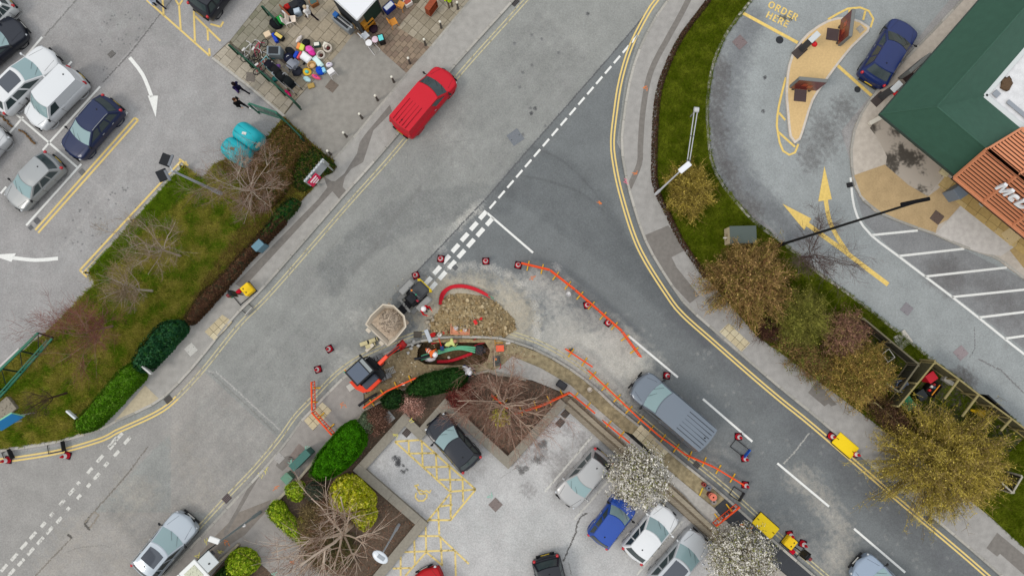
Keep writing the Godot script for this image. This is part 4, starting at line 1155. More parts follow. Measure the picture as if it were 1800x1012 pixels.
	var mb2 := MB.new(); mb2.bx(0, 0.3, 0, 0.14, 0.6, 0.16, 0.03); part("post", mb2, paint(226, 180, 50, 0.5), wb)
	mb2 = MB.new(); mb2.lathe(Transform3D(Basis(Vector3.RIGHT, PI / 2), Vector3(0, 0.7, -0.05)), [[0.0, 0.0], [0.13, 0.0], [0.13, 0.1], [0.0, 0.1]], 14); part("lens", mb2, paint(50, 52, 56, 0.3), wb)
	var bx2 := MB.new(); bx2.bx(0, 0.18, 0, 0.62, 0.34, 0.44, 0.05); bx2.bx(0, 0.36, 0, 0.5, 0.03, 0.3, 0.01)
	solo("cable_box", "small dark grey equipment box on concrete path by barriers", "box", bx2, paint(58, 58, 62, 0.6), at(987, 676, 0.1), -0.6)
func frame_sign(px: float, py: float, label: String, e: Array, edge: Material) -> void:
	var a := at(e[0], e[1], 0.05); var b := at(e[2], e[3], 0.05)
	var t := thing("folding_sign_stand", label, "sign stand", at(px, py, 0.02), yaw(a, b))
	var l := a.distance_to(b); var blk := paint(40, 41, 44, 0.6)
	for s: float in [-1.0, 1.0]:
		var mb := MB.new(); mb.rod(Vector3(-l * 0.5, 0.05, s * 0.28), Vector3(l * 0.5, 0.09, s * 0.28), 0.022); part("side_bar", mb, blk, t)
	var m2 := MB.new(); m2.rod(Vector3(-l * 0.5, 0.05, -0.3), Vector3(-l * 0.5, 0.05, 0.3), 0.022); part("cross_bar", m2, blk, t)
	m2 = MB.new(); m2.bx(l * 0.5, 0.22, 0, 0.05, 0.4, 0.62, 0.015); part("sign_plate", m2, edge, t)
func traffic_light(px: float, py: float, hx: float, hy: float, y: float, label: String) -> void:
	var a := at(px, py, y); var b := at(hx, hy, y)
	var t := thing("portable_traffic_light", label, "traffic light", a, yaw(a, b), "portable traffic lights")
	var yel := paint(250, 206, 24, 0.5); var blk := paint(36, 38, 40, 0.6)
	var mb := MB.new(); mb.bx(-0.05, 0.28, 0, 0.62, 0.46, 0.66, 0.07); part("battery_box", mb, yel, t)
	mb = MB.new(); mb.bx(-0.05, 0.53, 0, 0.58, 0.05, 0.62, 0.02); var lid := part("lid", mb, yel, t)
	for s: float in [-1.0, 1.0]:
		mb = MB.new(); mb.bx(0.08, 0.565, s * 0.14, 0.07, 0.03, 0.08, 0.01); part("latch", mb, blk, lid)
	mb = MB.new()
	for s: float in [-1.0, 1.0]: mb.rod(Vector3(-0.35, 0.06, s * 0.36), Vector3(0.95, 0.06, s * 0.36), 0.025)
	mb.rod(Vector3(0.95, 0.06, -0.42), Vector3(0.95, 0.06, 0.42), 0.025); mb.rod(Vector3(-0.35, 0.06, -0.42), Vector3(-0.35, 0.06, 0.42), 0.025)
	part("stand", mb, blk, t)
	mb = MB.new(); mb.rod(Vector3(0.42, 0.06, 0), Vector3(0.42, 1.35, 0), 0.035); part("mast", mb, blk, t)
	mb = MB.new(); mb.bx(0.44, 1.75, 0, 0.22, 0.86, 0.34, 0.05); mb.bx(0.42, 1.75, 0, 0.03, 1.0, 0.5, 0.01); var hd := part("signal_head", mb, blk, t)
	for k in 3:
		mb = MB.new(); mb.lathe(Transform3D(Basis(Vector3.BACK, -PI / 2), Vector3(0.55, 2.02 - k * 0.27, 0)), [[0.0, 0.0], [0.1, 0.0], [0.1, 0.02]], 14)
		mb.lathe(Transform3D(Basis(Vector3.BACK, -PI / 2), Vector3(0.55, 2.02 - k * 0.27, 0)), [[0.11, 0.0], [0.115, 0.16]], 14)
		part("lens", mb, [paint(120, 20, 24, 0.2), paint(120, 84, 20, 0.2), paint(20, 96, 70, 0.2)][k], hd)
	mb = MB.new(); mb.bx(0.5, 0.14, 0.3, 0.34, 0.14, 0.26, 0.04); part("sandbag", mb, paint(190, 20, 44, 0.8), t)
func dumper() -> void:
	# articulated site dumper: skip in front, engine and seat behind
	var a := at(742, 508, 0.6); var b := at(672, 580, 0.6)
	var mid := at(722, 532, 0.012)
	var t := thing("site_dumper", "grey site dumper with its cream skip full of rubble", "dumper", mid, yaw(a, b))
	var cr := paint(206, 194, 176, 0.6); var gy := paint(120, 120, 118, 0.5); var blk := paint(40, 41, 43, 0.7)
	# skip: an eight cornered tub, open above (local x forwards)
	var out := PackedVector2Array([Vector2(0.7, -0.45), Vector2(1.1, -0.98), Vector2(2.1, -1.05), Vector2(2.75, -0.95), Vector2(2.75, 0.95), Vector2(2.1, 1.05), Vector2(1.1, 0.98), Vector2(0.7, 0.45)])
	var mb := MB.new()
	var inn := Geometry2D.offset_polygon(out, -0.06)[0]
	var low := PackedVector2Array()
	for p in out: low.append(Vector2(1.6, 0) + (p - Vector2(1.6, 0)) * 0.72)
	for i in out.size():
		var j := (i + 1) % out.size()
		var yo := [1.45, 1.4, 1.25, 0.95, 0.95, 1.25, 1.4, 1.45]
		var o := Vector3(1.7, 1.0, 0)
		var p0 := Vector3(out[i].x, yo[i], out[i].y); var p1 := Vector3(out[j].x, yo[j], out[j].y)
		var l0 := Vector3(low[i].x, 0.55, low[i].y); var l1 := Vector3(low[j].x, 0.55, low[j].y)
		mb.out_quad(p0, p1, l1, l0, o)
		var q0 := Vector3(1.7, 0, 0) + (p0 - Vector3(1.7, 0, 0)) * Vector3(0.93, 1, 0.93); var q1 := Vector3(1.7, 0, 0) + (p1 - Vector3(1.7, 0, 0)) * Vector3(0.93, 1, 0.93)
		var m0 := l0 + (Vector3(1.7, 0.62, 0) - l0) * 0.06; var m1 := l1 + (Vector3(1.7, 0.62, 0) - l1) * 0.06
		mb.quad(p0, p1, q1, q0); mb.quad(q0, q1, m1, m0)
	var fl := PackedVector2Array()
	for p in low: fl.append(p)
	mb.sheet(fl, 0.56)
	var skip := part("skip", mb, cr, t)
	mb = MB.new(); mb.bx(2.86, 0.98, 0.55, 0.22, 0.1, 0.3, 0.02); mb.bx(2.86, 0.98, -0.55, 0.22, 0.1, 0.3, 0.02); part("lip_bracket", mb, cr, skip)
	# rubble load
	mb = MB.new()
	var nz := noise(9, 0.9, 4)
	var rows := []
	for i in 22:
		var row := PackedVector3Array()
		for j in 22:
			var x := 0.85 + 1.6 * i / 21.0
			var zz := -0.86 + 1.72 * j / 21.0
			var r := Vector2((x - 1.55) / 0.85, zz / 0.86).length()
			row.append(Vector3(x, 0.75 + 0.62 * maxf(0, 1.0 - r * r) + 0.12 * nz.get_noise_2d(x * 4, zz * 4), zz))
		rows.append(row)
	mb.grid(rows)
	part("rubble", mb, grain(196, 178, 158, "soil", 1.3), skip)
	mb = MB.new()
	for k in 260:
		var r := sqrt(rng.randf()) * 0.8; var g := rng.randf() * TAU
		var x := 1.55 + 0.85 * r * cos(g); var zz := 0.84 * r * sin(g)
		mb.col = seen(196, 178, 158) * rng.randf_range(0.45, 1.15)
		mb.blob(Transform3D(Basis.from_euler(Vector3(rng.randf(), rng.randf() * 3, rng.randf())), Vector3(x, 0.78 + 0.62 * (1.0 - r * r) + 0.03, zz)), Vector3(rng.randf_range(.02, .07), rng.randf_range(.02, .05), rng.randf_range(.02, .06)), 6, 0.3, k)
	var lumps := part("rubble_lumps", mb, tinted(), skip); lumps.set_meta("kind", "stuff")
	# chassis, engine cover, seat, frame
	mb = MB.new(); mb.bx(0.3, 0.55, 0, 1.3, 0.22, 0.5, 0.04); mb.bx(-0.7, 0.62, 0, 1.5, 0.3, 0.8, 0.05); part("chassis", mb, blk, t)
	mb = MB.new(); mb.bx(-0.95, 0.98, 0.0, 0.95, 0.5, 0.9, 0.1); part("engine_cover", mb, paint(70, 72, 74, 0.5), t)
	mb = MB.new(); mb.bx(-1.38, 0.9, 0, 0.2, 0.5, 1.15, 0.09); part("counterweight", mb, paint(240, 206, 30, 0.4), t)
	for s: float in [-1.0, 1.0]:
		mb = MB.new(); mb.bx(-0.55, 0.98, s * 0.72, 1.0, 0.1, 0.4, 0.05); mb.bx(-1.0, 0.85, s * 0.72, 0.2, 0.26, 0.4, 0.05); part("mudguard", mb, paint(150, 150, 148, 0.5), t)
		for wx in [-0.62, 1.45]:
			mb = MB.new(); mb.lathe(Transform3D(Basis(Vector3.RIGHT, -s * PI / 2), Vector3(wx, 0.42, s * 0.55)), [[0.0, 0.0], [0.4, 0.0], [0.42, 0.05], [0.42, 0.26], [0.38, 0.32], [0.22, 0.3], [0.0, 0.28]], 18); part("wheel", mb, paint(44, 44, 46, 0.8), t)
		mb = MB.new(); mb.bx(0.12, 0.7, s * 0.55, 0.5, 0.06, 0.3, 0.02); part("step", mb, gy, t)
	mb = MB.new(); mb.bx(-0.3, 1.2, 0, 0.45, 0.12, 0.5, 0.05); mb.bx(-0.52, 1.45, 0, 0.1, 0.5, 0.5, 0.04); part("seat", mb, paint(48, 50, 54, 0.7), t)
	mb = MB.new(); mb.tube(PackedVector3Array([Vector3(-0.7, 1.1, -0.45), Vector3(-0.7, 2.0, -0.45), Vector3(-0.7, 2.1, -0.36), Vector3(-0.7, 2.1, 0.36), Vector3(-0.7, 2.0, 0.45), Vector3(-0.7, 1.1, 0.45)]), PackedFloat32Array([.035, .035, .035, .035, .035, .035]), 8); part("roll_bar", mb, paint(90, 92, 94, 0.4), t)
	mb = MB.new(); mb.lathe(Transform3D(Basis(Vector3.BACK, 0.6), Vector3(0.22, 1.25, 0)), [[0.18, 0.0], [0.2, 0.02], [0.18, 0.04]], 14); mb.rod(Vector3(0.35, 0.8, 0), Vector3(0.22, 1.26, 0), 0.025); part("steering_wheel", mb, blk, t)
	mb = MB.new(); mb.lathe(Transform3D(Basis(), Vector3(-0.7, 2.13, 0.2)), [[0.06, 0.0], [0.06, 0.1], [0.03, 0.15], [0.0, 0.15]], 10); part("orange_beacon", mb, paint(240, 140, 30, 0.2), t)
	mb = MB.new(); mb.lathe(Transform3D(Basis(), Vector3(-0.7, 2.13, -0.16)), [[0.05, 0.0], [0.05, 0.1], [0.03, 0.14], [0.0, 0.14]], 10); part("green_beacon", mb, paint(20, 150, 110, 0.2), t)
	mb = MB.new(); mb.bx(-0.5, 1.06, -0.3, 0.25, 0.08, 0.2, 0.02); part("tool_bag", mb, paint(190, 60, 80, 0.7), t)
	mb = MB.new(); mb.beam(Vector3(0.25, 0.9, 0.5), Vector3(0.35, 1.15, -0.5), 0.16, 0.05, 0.02); part("front_guard", mb, gy, t)
func excavator() -> void:
	var c := at(652, 655, 0.1)
	var d := at(712, 600, 0.1)
	var t := thing("mini_excavator", "orange mini excavator with dark cab roof and red arm", "excavator", Vector3(c.x, 0.06, c.z), yaw(c, d))
	var org := paint(236, 66, 30, 0.4); var blk := paint(38, 40, 43, 0.5); var gy := paint(130, 130, 130, 0.6)
	# tracks turned against the cab
	for s: float in [-1.0, 1.0]:
		var tr := Node3D.new(); tr.name = "track"; t.add_child(tr, true)
		tr.transform = Transform3D(Basis(Vector3.UP, -0.32), Vector3(0.1, 0, 0)) * Transform3D(Basis(), Vector3(0, 0, s * 0.62))
		var mb := MB.new(); mb.bx(0, 0.24, 0, 1.3, 0.34, 0.24, 0.05); part("track_frame", mb, blk, tr)
		for k in 24:
			var g := k / 24.0
			var per := g * 4.6
			mb = MB.new()
			var p := Vector3.ZERO; var an := 0.0
			if per < 1.5: p = Vector3(-0.75 + per, 0.47, 0)
			elif per < 2.3: an = (per - 1.5) / 0.8 * PI; p = Vector3(0.75 + 0.22 * sin(an), 0.25 + 0.22 * cos(an), 0)
			elif per < 3.8: p = Vector3(0.75 - (per - 2.3), 0.03, 0); an = PI
			else: an = PI + (per - 3.8) / 0.8 * PI; p = Vector3(-0.75 + 0.22 * sin(an), 0.25 + 0.22 * cos(an), 0)
			mb.box(Transform3D(Basis(Vector3.BACK, -an), p), Vector3(0.15, 0.05, 0.34), 0.012)
			part("track_pad", mb, gy, tr)
	var mb := MB.new(); mb.lathe(Transform3D(Basis(), Vector3(0, 0.45, 0)), [[0.0, 0.0], [0.4, 0.0], [0.4, 0.18], [0.0, 0.18]], 18); part("turntable", mb, blk, t)
	mb = MB.new()
	var hull := PackedVector2Array([Vector2(0.7, -0.72), Vector2(0.75, -0.5), Vector2(0.75, 0.5), Vector2(0.65, 0.78), Vector2(-0.5, 0.84), Vector2(-0.85, 0.62), Vector2(-1.0, 0.2), Vector2(-1.0, -0.3), Vector2(-0.85, -0.66), Vector2(-0.5, -0.84)])
	mb.slab(hull, 0.62, 0.9, 0.03); part("platform", mb, blk, t)
	mb = MB.new()
	var tail := PackedVector2Array([Vector2(0.3, 0.5), Vector2(0.3, 0.85), Vector2(-0.52, 0.88), Vector2(-0.9, 0.66), Vector2(-1.08, 0.2), Vector2(-1.08, -0.35), Vector2(-0.85, -0.3), Vector2(-0.7, 0.3), Vector2(-0.4, 0.5)])
	mb.slab(tail, 0.7, 1.32, 0.05); part("counterweight", mb, org, t)
	mb = MB.new(); mb.bx(-0.15, 1.15, 0.46, 1.0, 0.5, 0.42, 0.06); part("engine_hood", mb, paint(72, 78, 90, 0.4), t)
	# cab
	for e in [[-0.62, -0.78], [-0.62, 0.2], [0.62, -0.78], [0.62, 0.2]]:
		mb = MB.new(); mb.beam(Vector3(e[0], 0.85, e[1]), Vector3(e[0] * 0.96, 2.4, e[1] * 0.96), 0.07, 0.07, 0.015); part("cab_post", mb, blk, t)
	mb = MB.new(); mb.bx(0, 2.44, -0.29, 1.36, 0.1, 1.1, 0.04); var rf := part("cab_roof", mb, blk, t)
	mb = MB.new(); mb.bx(-0.12, 2.497, -0.29, 0.9, 0.02, 0.94, 0.008); part("roof_panel", mb, paint(76, 88, 106, 0.25), rf)
	mb = MB.new(); mb.bx(0.5, 2.495, -0.29, 0.2, 0.016, 0.9, 0.006); part("roof_window", mb, paint(140, 146, 146, 0.1), rf)
	for e in [[0.0, 1.65, -0.8, 1.2, 1.4, 0.02], [0.0, 1.65, 0.22, 1.2, 1.4, 0.02]]:
		mb = MB.new(); mb.bx(e[0], e[1], e[2], e[3], e[4], e[5]); part("cab_window", mb, paint(56, 66, 70, 0.05), t)
	mb = MB.new(); mb.bx(-0.64, 1.65, -0.29, 0.02, 1.4, 0.96); part("cab_window", mb, paint(56, 66, 70, 0.05), t)
	mb = MB.new(); mb.bx(-0.2, 1.15, -0.29, 0.5, 0.3, 0.5, 0.08); mb.bx(-0.42, 1.5, -0.29, 0.12, 0.6, 0.48, 0.05); part("seat", mb, paint(40, 40, 42, 0.8), t)
	# arm: boom up and forwards, dipper, bucket
	mb = MB.new(); mb.bx(0.95, 0.85, 0.1, 0.4, 0.4, 0.3, 0.05); part("swing_post", mb, blk, t)
	mb = MB.new(); mb.beam(Vector3(1.0, 0.9, 0.1), Vector3(1.15, 2.1, 0.1), 0.2, 0.26, 0.03); mb.beam(Vector3(1.05, 2.0, 0.1), Vector3(1.75, 2.2, 0.1), 0.22, 0.26, 0.03); part("boom", mb, org, t)
	mb = MB.new(); mb.beam(Vector3(1.6, 2.2, 0.1), Vector3(2.55, 1.2, 0.1), 0.17, 0.2, 0.03); part("dipper", mb, paint(222, 48, 34, 0.4), t)
	mb = MB.new(); mb.rod(Vector3(1.2, 1.4, 0.1), Vector3(1.9, 2.08, 0.1), 0.045); mb.rod(Vector3(1.75, 2.3, 0.1), Vector3(2.5, 1.42, 0.1), 0.04); part("ram", mb, paint(60, 60, 64, 0.3), t)
	mb = MB.new()
	for k in 8:
		var g0 := -0.4 + k * 0.42; var g1 := g0 + 0.42
		var o := Vector3(2.6, 0.95, 0.1)
		var a0 := o + Vector3(cos(g0), -sin(g0), 0) * 0.26; var a1 := o + Vector3(cos(g1), -sin(g1), 0) * 0.26
		mb.quad(a0 + Vector3(0, 0, -0.22), a1 + Vector3(0, 0, -0.22), a1 + Vector3(0, 0, 0.22), a0 + Vector3(0, 0, 0.22))
		for s: float in [-0.22, 0.22]: mb.tri(o + Vector3(0, 0, s), a0 + Vector3(0, 0, s), a1 + Vector3(0, 0, s))
	for k in 4: mb.bx(2.34, 0.85, -0.06 + k * 0.12 - 0.02, 0.06, 0.14, 0.04, 0.01)
	part("bucket", mb, paint(170, 26, 30, 0.5), t)
	mb = MB.new(); mb.bx(-1.0, 0.3, 0.0, 0.1, 0.34, 1.5, 0.03); part("dozer_blade", mb, gy, t)
	for e in [[-0.66, 1.9, -0.95, [236, 150, 60]], [-0.75, 1.85, -0.9, [40, 170, 120]]]:
		mb = MB.new(); mb.lathe(Transform3D(Basis(), Vector3(e[0], e[1], e[2])), [[0.05, 0.0], [0.05, 0.1], [0.0, 0.14]], 10); part("beacon", mb, paint(e[3][0], e[3][1], e[3][2], 0.2), t)
	mb = MB.new(); mb.blob(Transform3D(Basis(), Vector3(0.55, 2.0, -0.98)), Vector3(0.08, 0.12, 0.1), 8); mb.rod(Vector3(0.6, 2.0, -0.8), Vector3(0.55, 2.0, -0.95), 0.02); part("mirror", mb, blk, t)
func heap() -> void:
	# the spoil heap on the road
	var mb := MB.new()
	var out := xz([770, 548, 775, 528, 790, 517, 815, 515, 845, 520, 868, 528, 886, 542, 905, 562, 907, 580, 890, 590, 862, 592, 838, 590, 812, 592, 790, 590, 768, 590, 757, 582, 752, 565])
	var nz := noise(31, 0.6, 5)
	var rows := []
	var lo := at(740, 500); var hi := at(925, 602)
	var nx := 90; var nyy := 56
	for i in nx + 1:
		var row := PackedVector3Array()
		for j in nyy + 1:
			var p := Vector2(lerpf(lo.x, hi.x, i / float(nx)), lerpf(lo.z, hi.z, j / float(nyy)))
			var d := 1e9
			for k in out.size(): d = minf(d, p.distance_to(Geometry2D.get_closest_point_to_segment(p, out[k], out[(k + 1) % out.size()])))
			var inside := Geometry2D.is_point_in_polygon(p, out)
			var y := -0.06
			if inside: y = 0.03 + minf(0.85, d * 0.75) * (0.8 + 0.35 * nz.get_noise_2d(p.x * 1.2, p.y * 1.2)) + 0.13 * nz.get_noise_2d(p.x * 5 + 40, p.y * 5) + 0.06 * nz.get_noise_2d(p.x * 14, p.y * 14)
			elif d < 0.15: y = -0.03
			row.append(Vector3(p.x, y, p.y))
		rows.append(row)
	mb.grid(rows)
	var t := thing("spoil_heap", "heap of dug brown soil and clay on the road", "soil heap", Vector3.ZERO)
	part("soil", mb, grain(168, 148, 112, "soil", 0.55), t)
	mb = MB.new()
	for k in 1700:
		var p := Vector2(rng.randf_range(lo.x, hi.x), rng.randf_range(lo.z, hi.z))
		if not Geometry2D.is_point_in_polygon(p, out): continue
		var i := clampi(int((p.x - lo.x) / (hi.x - lo.x) * nx), 0, nx); var j := clampi(int((p.y - lo.z) / (hi.z - lo.z) * nyy), 0, nyy)
		var r := rng.randf_range(0.02, 0.1) * (1.7 if k % 9 == 0 else 1.0)
		mb.col = tone([[166, 146, 112], [150, 128, 94], [182, 164, 132]])
		mb.blob(Transform3D(Basis.from_euler(Vector3(rng.randf(), rng.randf() * 3, rng.randf())), Vector3(p.x, rows[i][j].y + r * 0.3, p.y)), Vector3(r, r * 0.7, r * 0.8), 6, 0.3, k)
	var cl := part("clods", mb, tinted(), t); cl.set_meta("kind", "stuff")
	# clods and rubble on the opened ground
	mb = MB.new()
	for k in 1300:
		var px := rng.randf_range(640, 960); var py := rng.randf_range(600, 720)
		var ok := Geometry2D.is_point_in_polygon(Vector2(px, py), PackedVector2Array([Vector2(650, 650), Vector2(713, 615), Vector2(735, 612), Vector2(735, 642), Vector2(797, 645), Vector2(860, 636), Vector2(866, 606), Vector2(905, 606), Vector2(948, 628), Vector2(890, 630), Vector2(860, 652), Vector2(797, 660), Vector2(700, 688), Vector2(650, 715)]))
		if not ok: continue
		var r := rng.randf_range(0.015, 0.07)
		mb.col = tone([[170, 150, 120], [142, 122, 94], [190, 178, 156]])
		mb.blob(Transform3D(Basis.from_euler(Vector3(rng.randf(), rng.randf() * 3, rng.randf())), at(px, py, 0.06) + Vector3(0, r * 0.3, 0)), Vector3(r, r * 0.7, r * 0.8), 6, 0.3, k)
	for k in 700:
		var px := rng.randf_range(640, 960); var py := rng.randf_range(480, 610)
		if Vector2(px - 800, (py - 560) * 1.6).length() > rng.randf_range(60, 160) or (px > 765 and px < 905 and py > 515): continue
		var r := rng.randf_range(0.01, 0.04)
		mb.col = tone([[176, 160, 130], [150, 130, 100], [196, 186, 168]])
		mb.blob(Transform3D(Basis(), at(px, py, 0.012)), Vector3(r, r * 0.7, r * 0.8), 6, 0.3, k)
	var gv := solo("loose_rubble", "loose clods and stones on the opened ground", "rubble", mb, tinted()); gv.set_meta("kind", "stuff")
func pipe(called: String, label: String, pts: Array, r: float, m: Material, cat := "pipe", group := "") -> void:
	var q := PackedVector3Array(); var rr := PackedFloat32Array()
	for i in range(0, pts.size(), 3): q.append(at(pts[i], pts[i + 1], pts[i + 2]))
	# smooth
	var o := PackedVector3Array()
	for i in q.size() - 1:
		for k in 5: o.append(q[i].cubic_interpolate(q[i + 1], q[maxi(i - 1, 0)], q[mini(i + 2, q.size() - 1)], k / 5.0))
	o.append(q[-1])
	for p in o: rr.append(r)
	var mb := MB.new(); mb.tube(o, rr, 8)
	solo(called, label, cat, mb, m, Vector3.ZERO, 0.0, group)
func trench_things() -> void:
	var red := paint(200, 26, 44, 0.5); var grn := paint(110, 190, 150, 0.6); var blk := paint(36, 38, 44, 0.5)
	for k in 3: pipe("green_duct", "green plastic duct lying along the trench", [740, 626 + k * 3.2, -0.25, 768, 617 + k * 2.6, -0.2, 805, 609 + k * 2.2, -0.2, 836, 611 + k * 4.2, -0.2], 0.055, grn, "duct", "green ducts in the trench")
	pipe("black_duct", "black duct end joined to the green ducts", [728, 631, 0.12, 745, 628, 0.0, 762, 622, -0.15], 0.085, blk, "duct")
	for k in 3: pipe("red_duct", "red duct along the hedge side of the trench", [768, 634 + k * 1.6, -0.6, 790, 633 + k * 1.5, -0.55, 812, 626 + k * 1.6, -0.5, 830, 619 + k * 1.6, -0.45], 0.045, red, "duct", "red ducts low in the trench")
	pipe("red_duct", "red duct along the kerb side of the trench", [758, 604, -0.25, 780, 598, -0.25, 804, 594, -0.2], 0.05, red, "duct")
	pipe("red_hose", "thin red hose curling up out of the trench", [808, 602, -0.5, 822, 601, -0.4, 832, 598, -0.1, 837, 594, 0.1], 0.03, red, "hose")
	pipe("red_duct", "short red duct stub beside the black coupling", [834, 608, -0.25, 843, 604, -0.2, 852, 602, -0.1], 0.05, paint(150, 22, 34, 0.5), "duct")
	for k in 3: pipe("red_coil_duct", "red duct bent in an arc round the spoil heap", [772 + k * 2, 535, 0.1, 776 + k * 2, 515 + k * 2, 0.12 + k * 0.05, 792, 503 + k * 2, 0.15, 815, 501 + k * 2, 0.15, 840, 508 + k * 2, 0.15, 862, 521 + k, 0.3], 0.05, red, "duct", "red ducts bent round the heap")
	pipe("green_rope", "green tipped duct end on the spoil heap", [858, 519, 0.35, 864, 522, 0.35, 868, 525, 0.32], 0.035, paint(90, 150, 120, 0.5), "duct")
	var mb := MB.new(); mb.bx(0, 0.15, 0, 0.5, 0.3, 0.6, 0.06); mb.bx(0.3, 0.12, 0, 0.2, 0.2, 0.3, 0.03)
	solo("duct_coupling", "black coupling block at the end of green ducts", "coupling", mb, blk, at(843, 615, -0.35), -0.1)
	mb = MB.new(); mb.blob(Transform3D(Basis(), Vector3(0, 0.1, 0)), Vector3(0.36, 0.14, 0.17), 14, 0.12, 4)
	solo("rag_bag", "crumpled white sack on the trench floor", "sack", mb, paint(224, 216, 218, 0.8), at(757, 631, -0.5), 0.2)
	mb = MB.new(); mb.blob(Transform3D(Basis(), Vector3(0, 0.06, 0)), Vector3(0.1, 0.06, 0.08), 8, 0.3, 5)
	solo("rag", "small pale rag between the red ducts", "rag", mb, paint(204, 198, 186, 0.8), at(789, 628, -0.55))
	# mortar tray with buckets
	var t := thing("mortar_board", "orange pink board carrying tools and white cups", "tray", at(809, 577, 0.25), -0.03)
	mb = MB.new(); mb.bx(0, 0.04, 0, 1.15, 0.05, 0.75, 0.012); part("board", mb, grain(226, 156, 122, "mottle", 0.9), t)
	for s in [-1.0, 1.0]:
		mb = MB.new(); mb.bx(0, 0.11, s * 0.36, 1.15, 0.12, 0.05, 0.01); part("rim", mb, paint(226, 156, 122, 0.7), t)
		mb = MB.new(); mb.bx(s * 0.55, 0.11, 0, 0.05, 0.12, 0.7, 0.01); part("rim", mb, paint(226, 156, 122, 0.7), t)
	for e in [[-0.24, -0.02, 0.13, [236, 228, 230], "white tub on the orange board beside a dark glove"], [0.3, 0.1, 0.11, [238, 226, 220], "white cup on the orange board near a yellow tool"]]:
		mb = MB.new(); mb.lathe(Transform3D.IDENTITY, [[0.0, 0.0], [e[2] * 0.8, 0.0], [e[2], 0.2], [e[2] * 0.9, 0.2], [e[2] * 0.8, 0.1], [0.0, 0.1]], 14)
		solo("tub", e[4], "tub", mb, paint(e[3][0], e[3][1], e[3][2], 0.5), t.position + Vector3(e[0], 0.07, e[1]))
	mb = MB.new(); mb.beam(Vector3(-0.02, 0, -0.2), Vector3(0.03, 0, 0.2), 0.06, 0.06, 0.02); solo("spirit_level", "small yellow level on the orange board", "level", mb, paint(240, 190, 40, 0.5), t.position + Vector3(0.04, 0.11, 0))
	mb = MB.new(); mb.blob(Transform3D(), Vector3(0.14, 0.06, 0.1), 8, 0.2, 8); solo("glove", "dark glove on the orange board", "glove", mb, paint(60, 40, 44, 0.8), t.position + Vector3(-0.2, 0.12, -0.18))
	mb = MB.new(); mb.blob(Transform3D(), Vector3(0.14, 0.06, 0.1), 8, 0.2, 9); solo("glove", "grey glove on the orange board by white cup", "glove", mb, paint(120, 112, 108, 0.8), t.position + Vector3(0.32, 0.12, -0.16))
	# things standing by the kerb
	var can := thing("fuel_can", "red fuel can standing by the kerb at the trench", "fuel can", at(762, 588, 0.1), 0.3)
	mb = MB.new(); mb.bx(0, 0.18, 0, 0.32, 0.36, 0.24, 0.06); part("body", mb, paint(206, 28, 26, 0.4), can)
	mb = MB.new(); mb.rod(Vector3(-0.1, 0.4, 0), Vector3(0.1, 0.4, 0), 0.03); mb.bx(-0.1, 0.37, 0, 0.04, 0.08, 0.05); mb.bx(0.1, 0.37, 0, 0.04, 0.08, 0.05); part("handle", mb, paint(180, 20, 22, 0.4), can)
	mb = MB.new(); mb.rod(Vector3(0.12, 0.36, 0.06), Vector3(0.2, 0.5, 0.06), 0.03); part("spout", mb, blk, can)
	mb = MB.new(); mb.beam(at(748, 579, 0.25), at(757, 601, 0.12), 0.26, 0.06, 0.02); solo("metal_plate", "pale grey metal sheet leaning over the kerb edge", "sheet", mb, paint(190, 196, 202, 0.4, 0.4))
	mb = MB.new(); mb.beam(at(770, 559, 0.15), at(775, 584, 0.15), 0.18, 0.12, 0.05); solo("rubber_mat", "folded black rubber strip beside broken concrete", "strip", mb, paint(38, 40, 42, 0.8))
	mb = MB.new(); mb.lathe(Transform3D.IDENTITY, [[0.0, 0.0], [0.1, 0.0], [0.13, 0.22], [0.11, 0.22], [0.1, 0.12], [0.0, 0.12]], 12); solo("tub", "small white tub at the end of the black strip", "tub", mb, paint(238, 234, 230, 0.5), at(773, 588, 0.05))
	mb = MB.new(); mb.bx(0, 0.08, 0, 0.4, 0.12, 0.2, 0.03); solo("red_mat", "short red strip beside the orange board", "strip", mb, paint(204, 52, 50, 0.6), at(783, 584, 0.05))
	var k2 := 0
	for e in [[752, 566, .3], [757, 571, .22], [761, 564, .34], [766, 572, .2], [764, 578, .24], [753, 577, .26], [768, 581, .2], [759, 557, .2]]:
		mb = MB.new(); mb.blob(Transform3D(Basis.from_euler(Vector3(0.4 * k2, k2, 0.3)), Vector3(0, e[2] * 0.3, 0)), Vector3(e[2] * 0.6, e[2] * 0.4, e[2] * 0.45), 8, 0.25, k2 + 20)
		solo("concrete_lump", "broken lump of pale concrete beside the black strip", "concrete lump", mb, grain(176, 166, 150, "mottle", 1.2), at(e[0], e[1], 0.02), 0, "broken concrete lumps")
		k2 += 1
	for e in [[834, 563, 0, "red handled spade stuck upright in the spoil heap"], [840, 559, 1, "thin red handled rake lying on the heap"]]:
		t = thing("spade", e[3], "spade", at(e[0], e[1], 0.75), 0.5 + e[2])
		mb = MB.new(); mb.rod(Vector3(0, 0, 0), Vector3(0.1, 0.5, -0.55), 0.02); part("shaft", mb, paint(190, 176, 150, 0.6), t)
		mb = MB.new(); mb.bx(0, 0.02, 0.12, 0.2, 0.05, 0.3, 0.02); part("blade", mb, paint(214, 40, 40, 0.5), t)
	t = thing("shovel", "red shafted shovel with blue blade over the green ducts", "shovel", at(774, 602, 0.0), 0)
	mb = MB.new(); mb.rod(at(771, 594, 0.15) - t.position, at(776, 609, 0.0) - t.position, 0.028); part("shaft", mb, paint(230, 50, 30, 0.5), t)
	mb = MB.new(); var bl := at(777, 612, 0.02) - t.position; mb.bx(bl.x, bl.y, bl.z, 0.22, 0.05, 0.28, 0.02, 0.2); part("blade", mb, paint(36, 64, 110, 0.5), t)
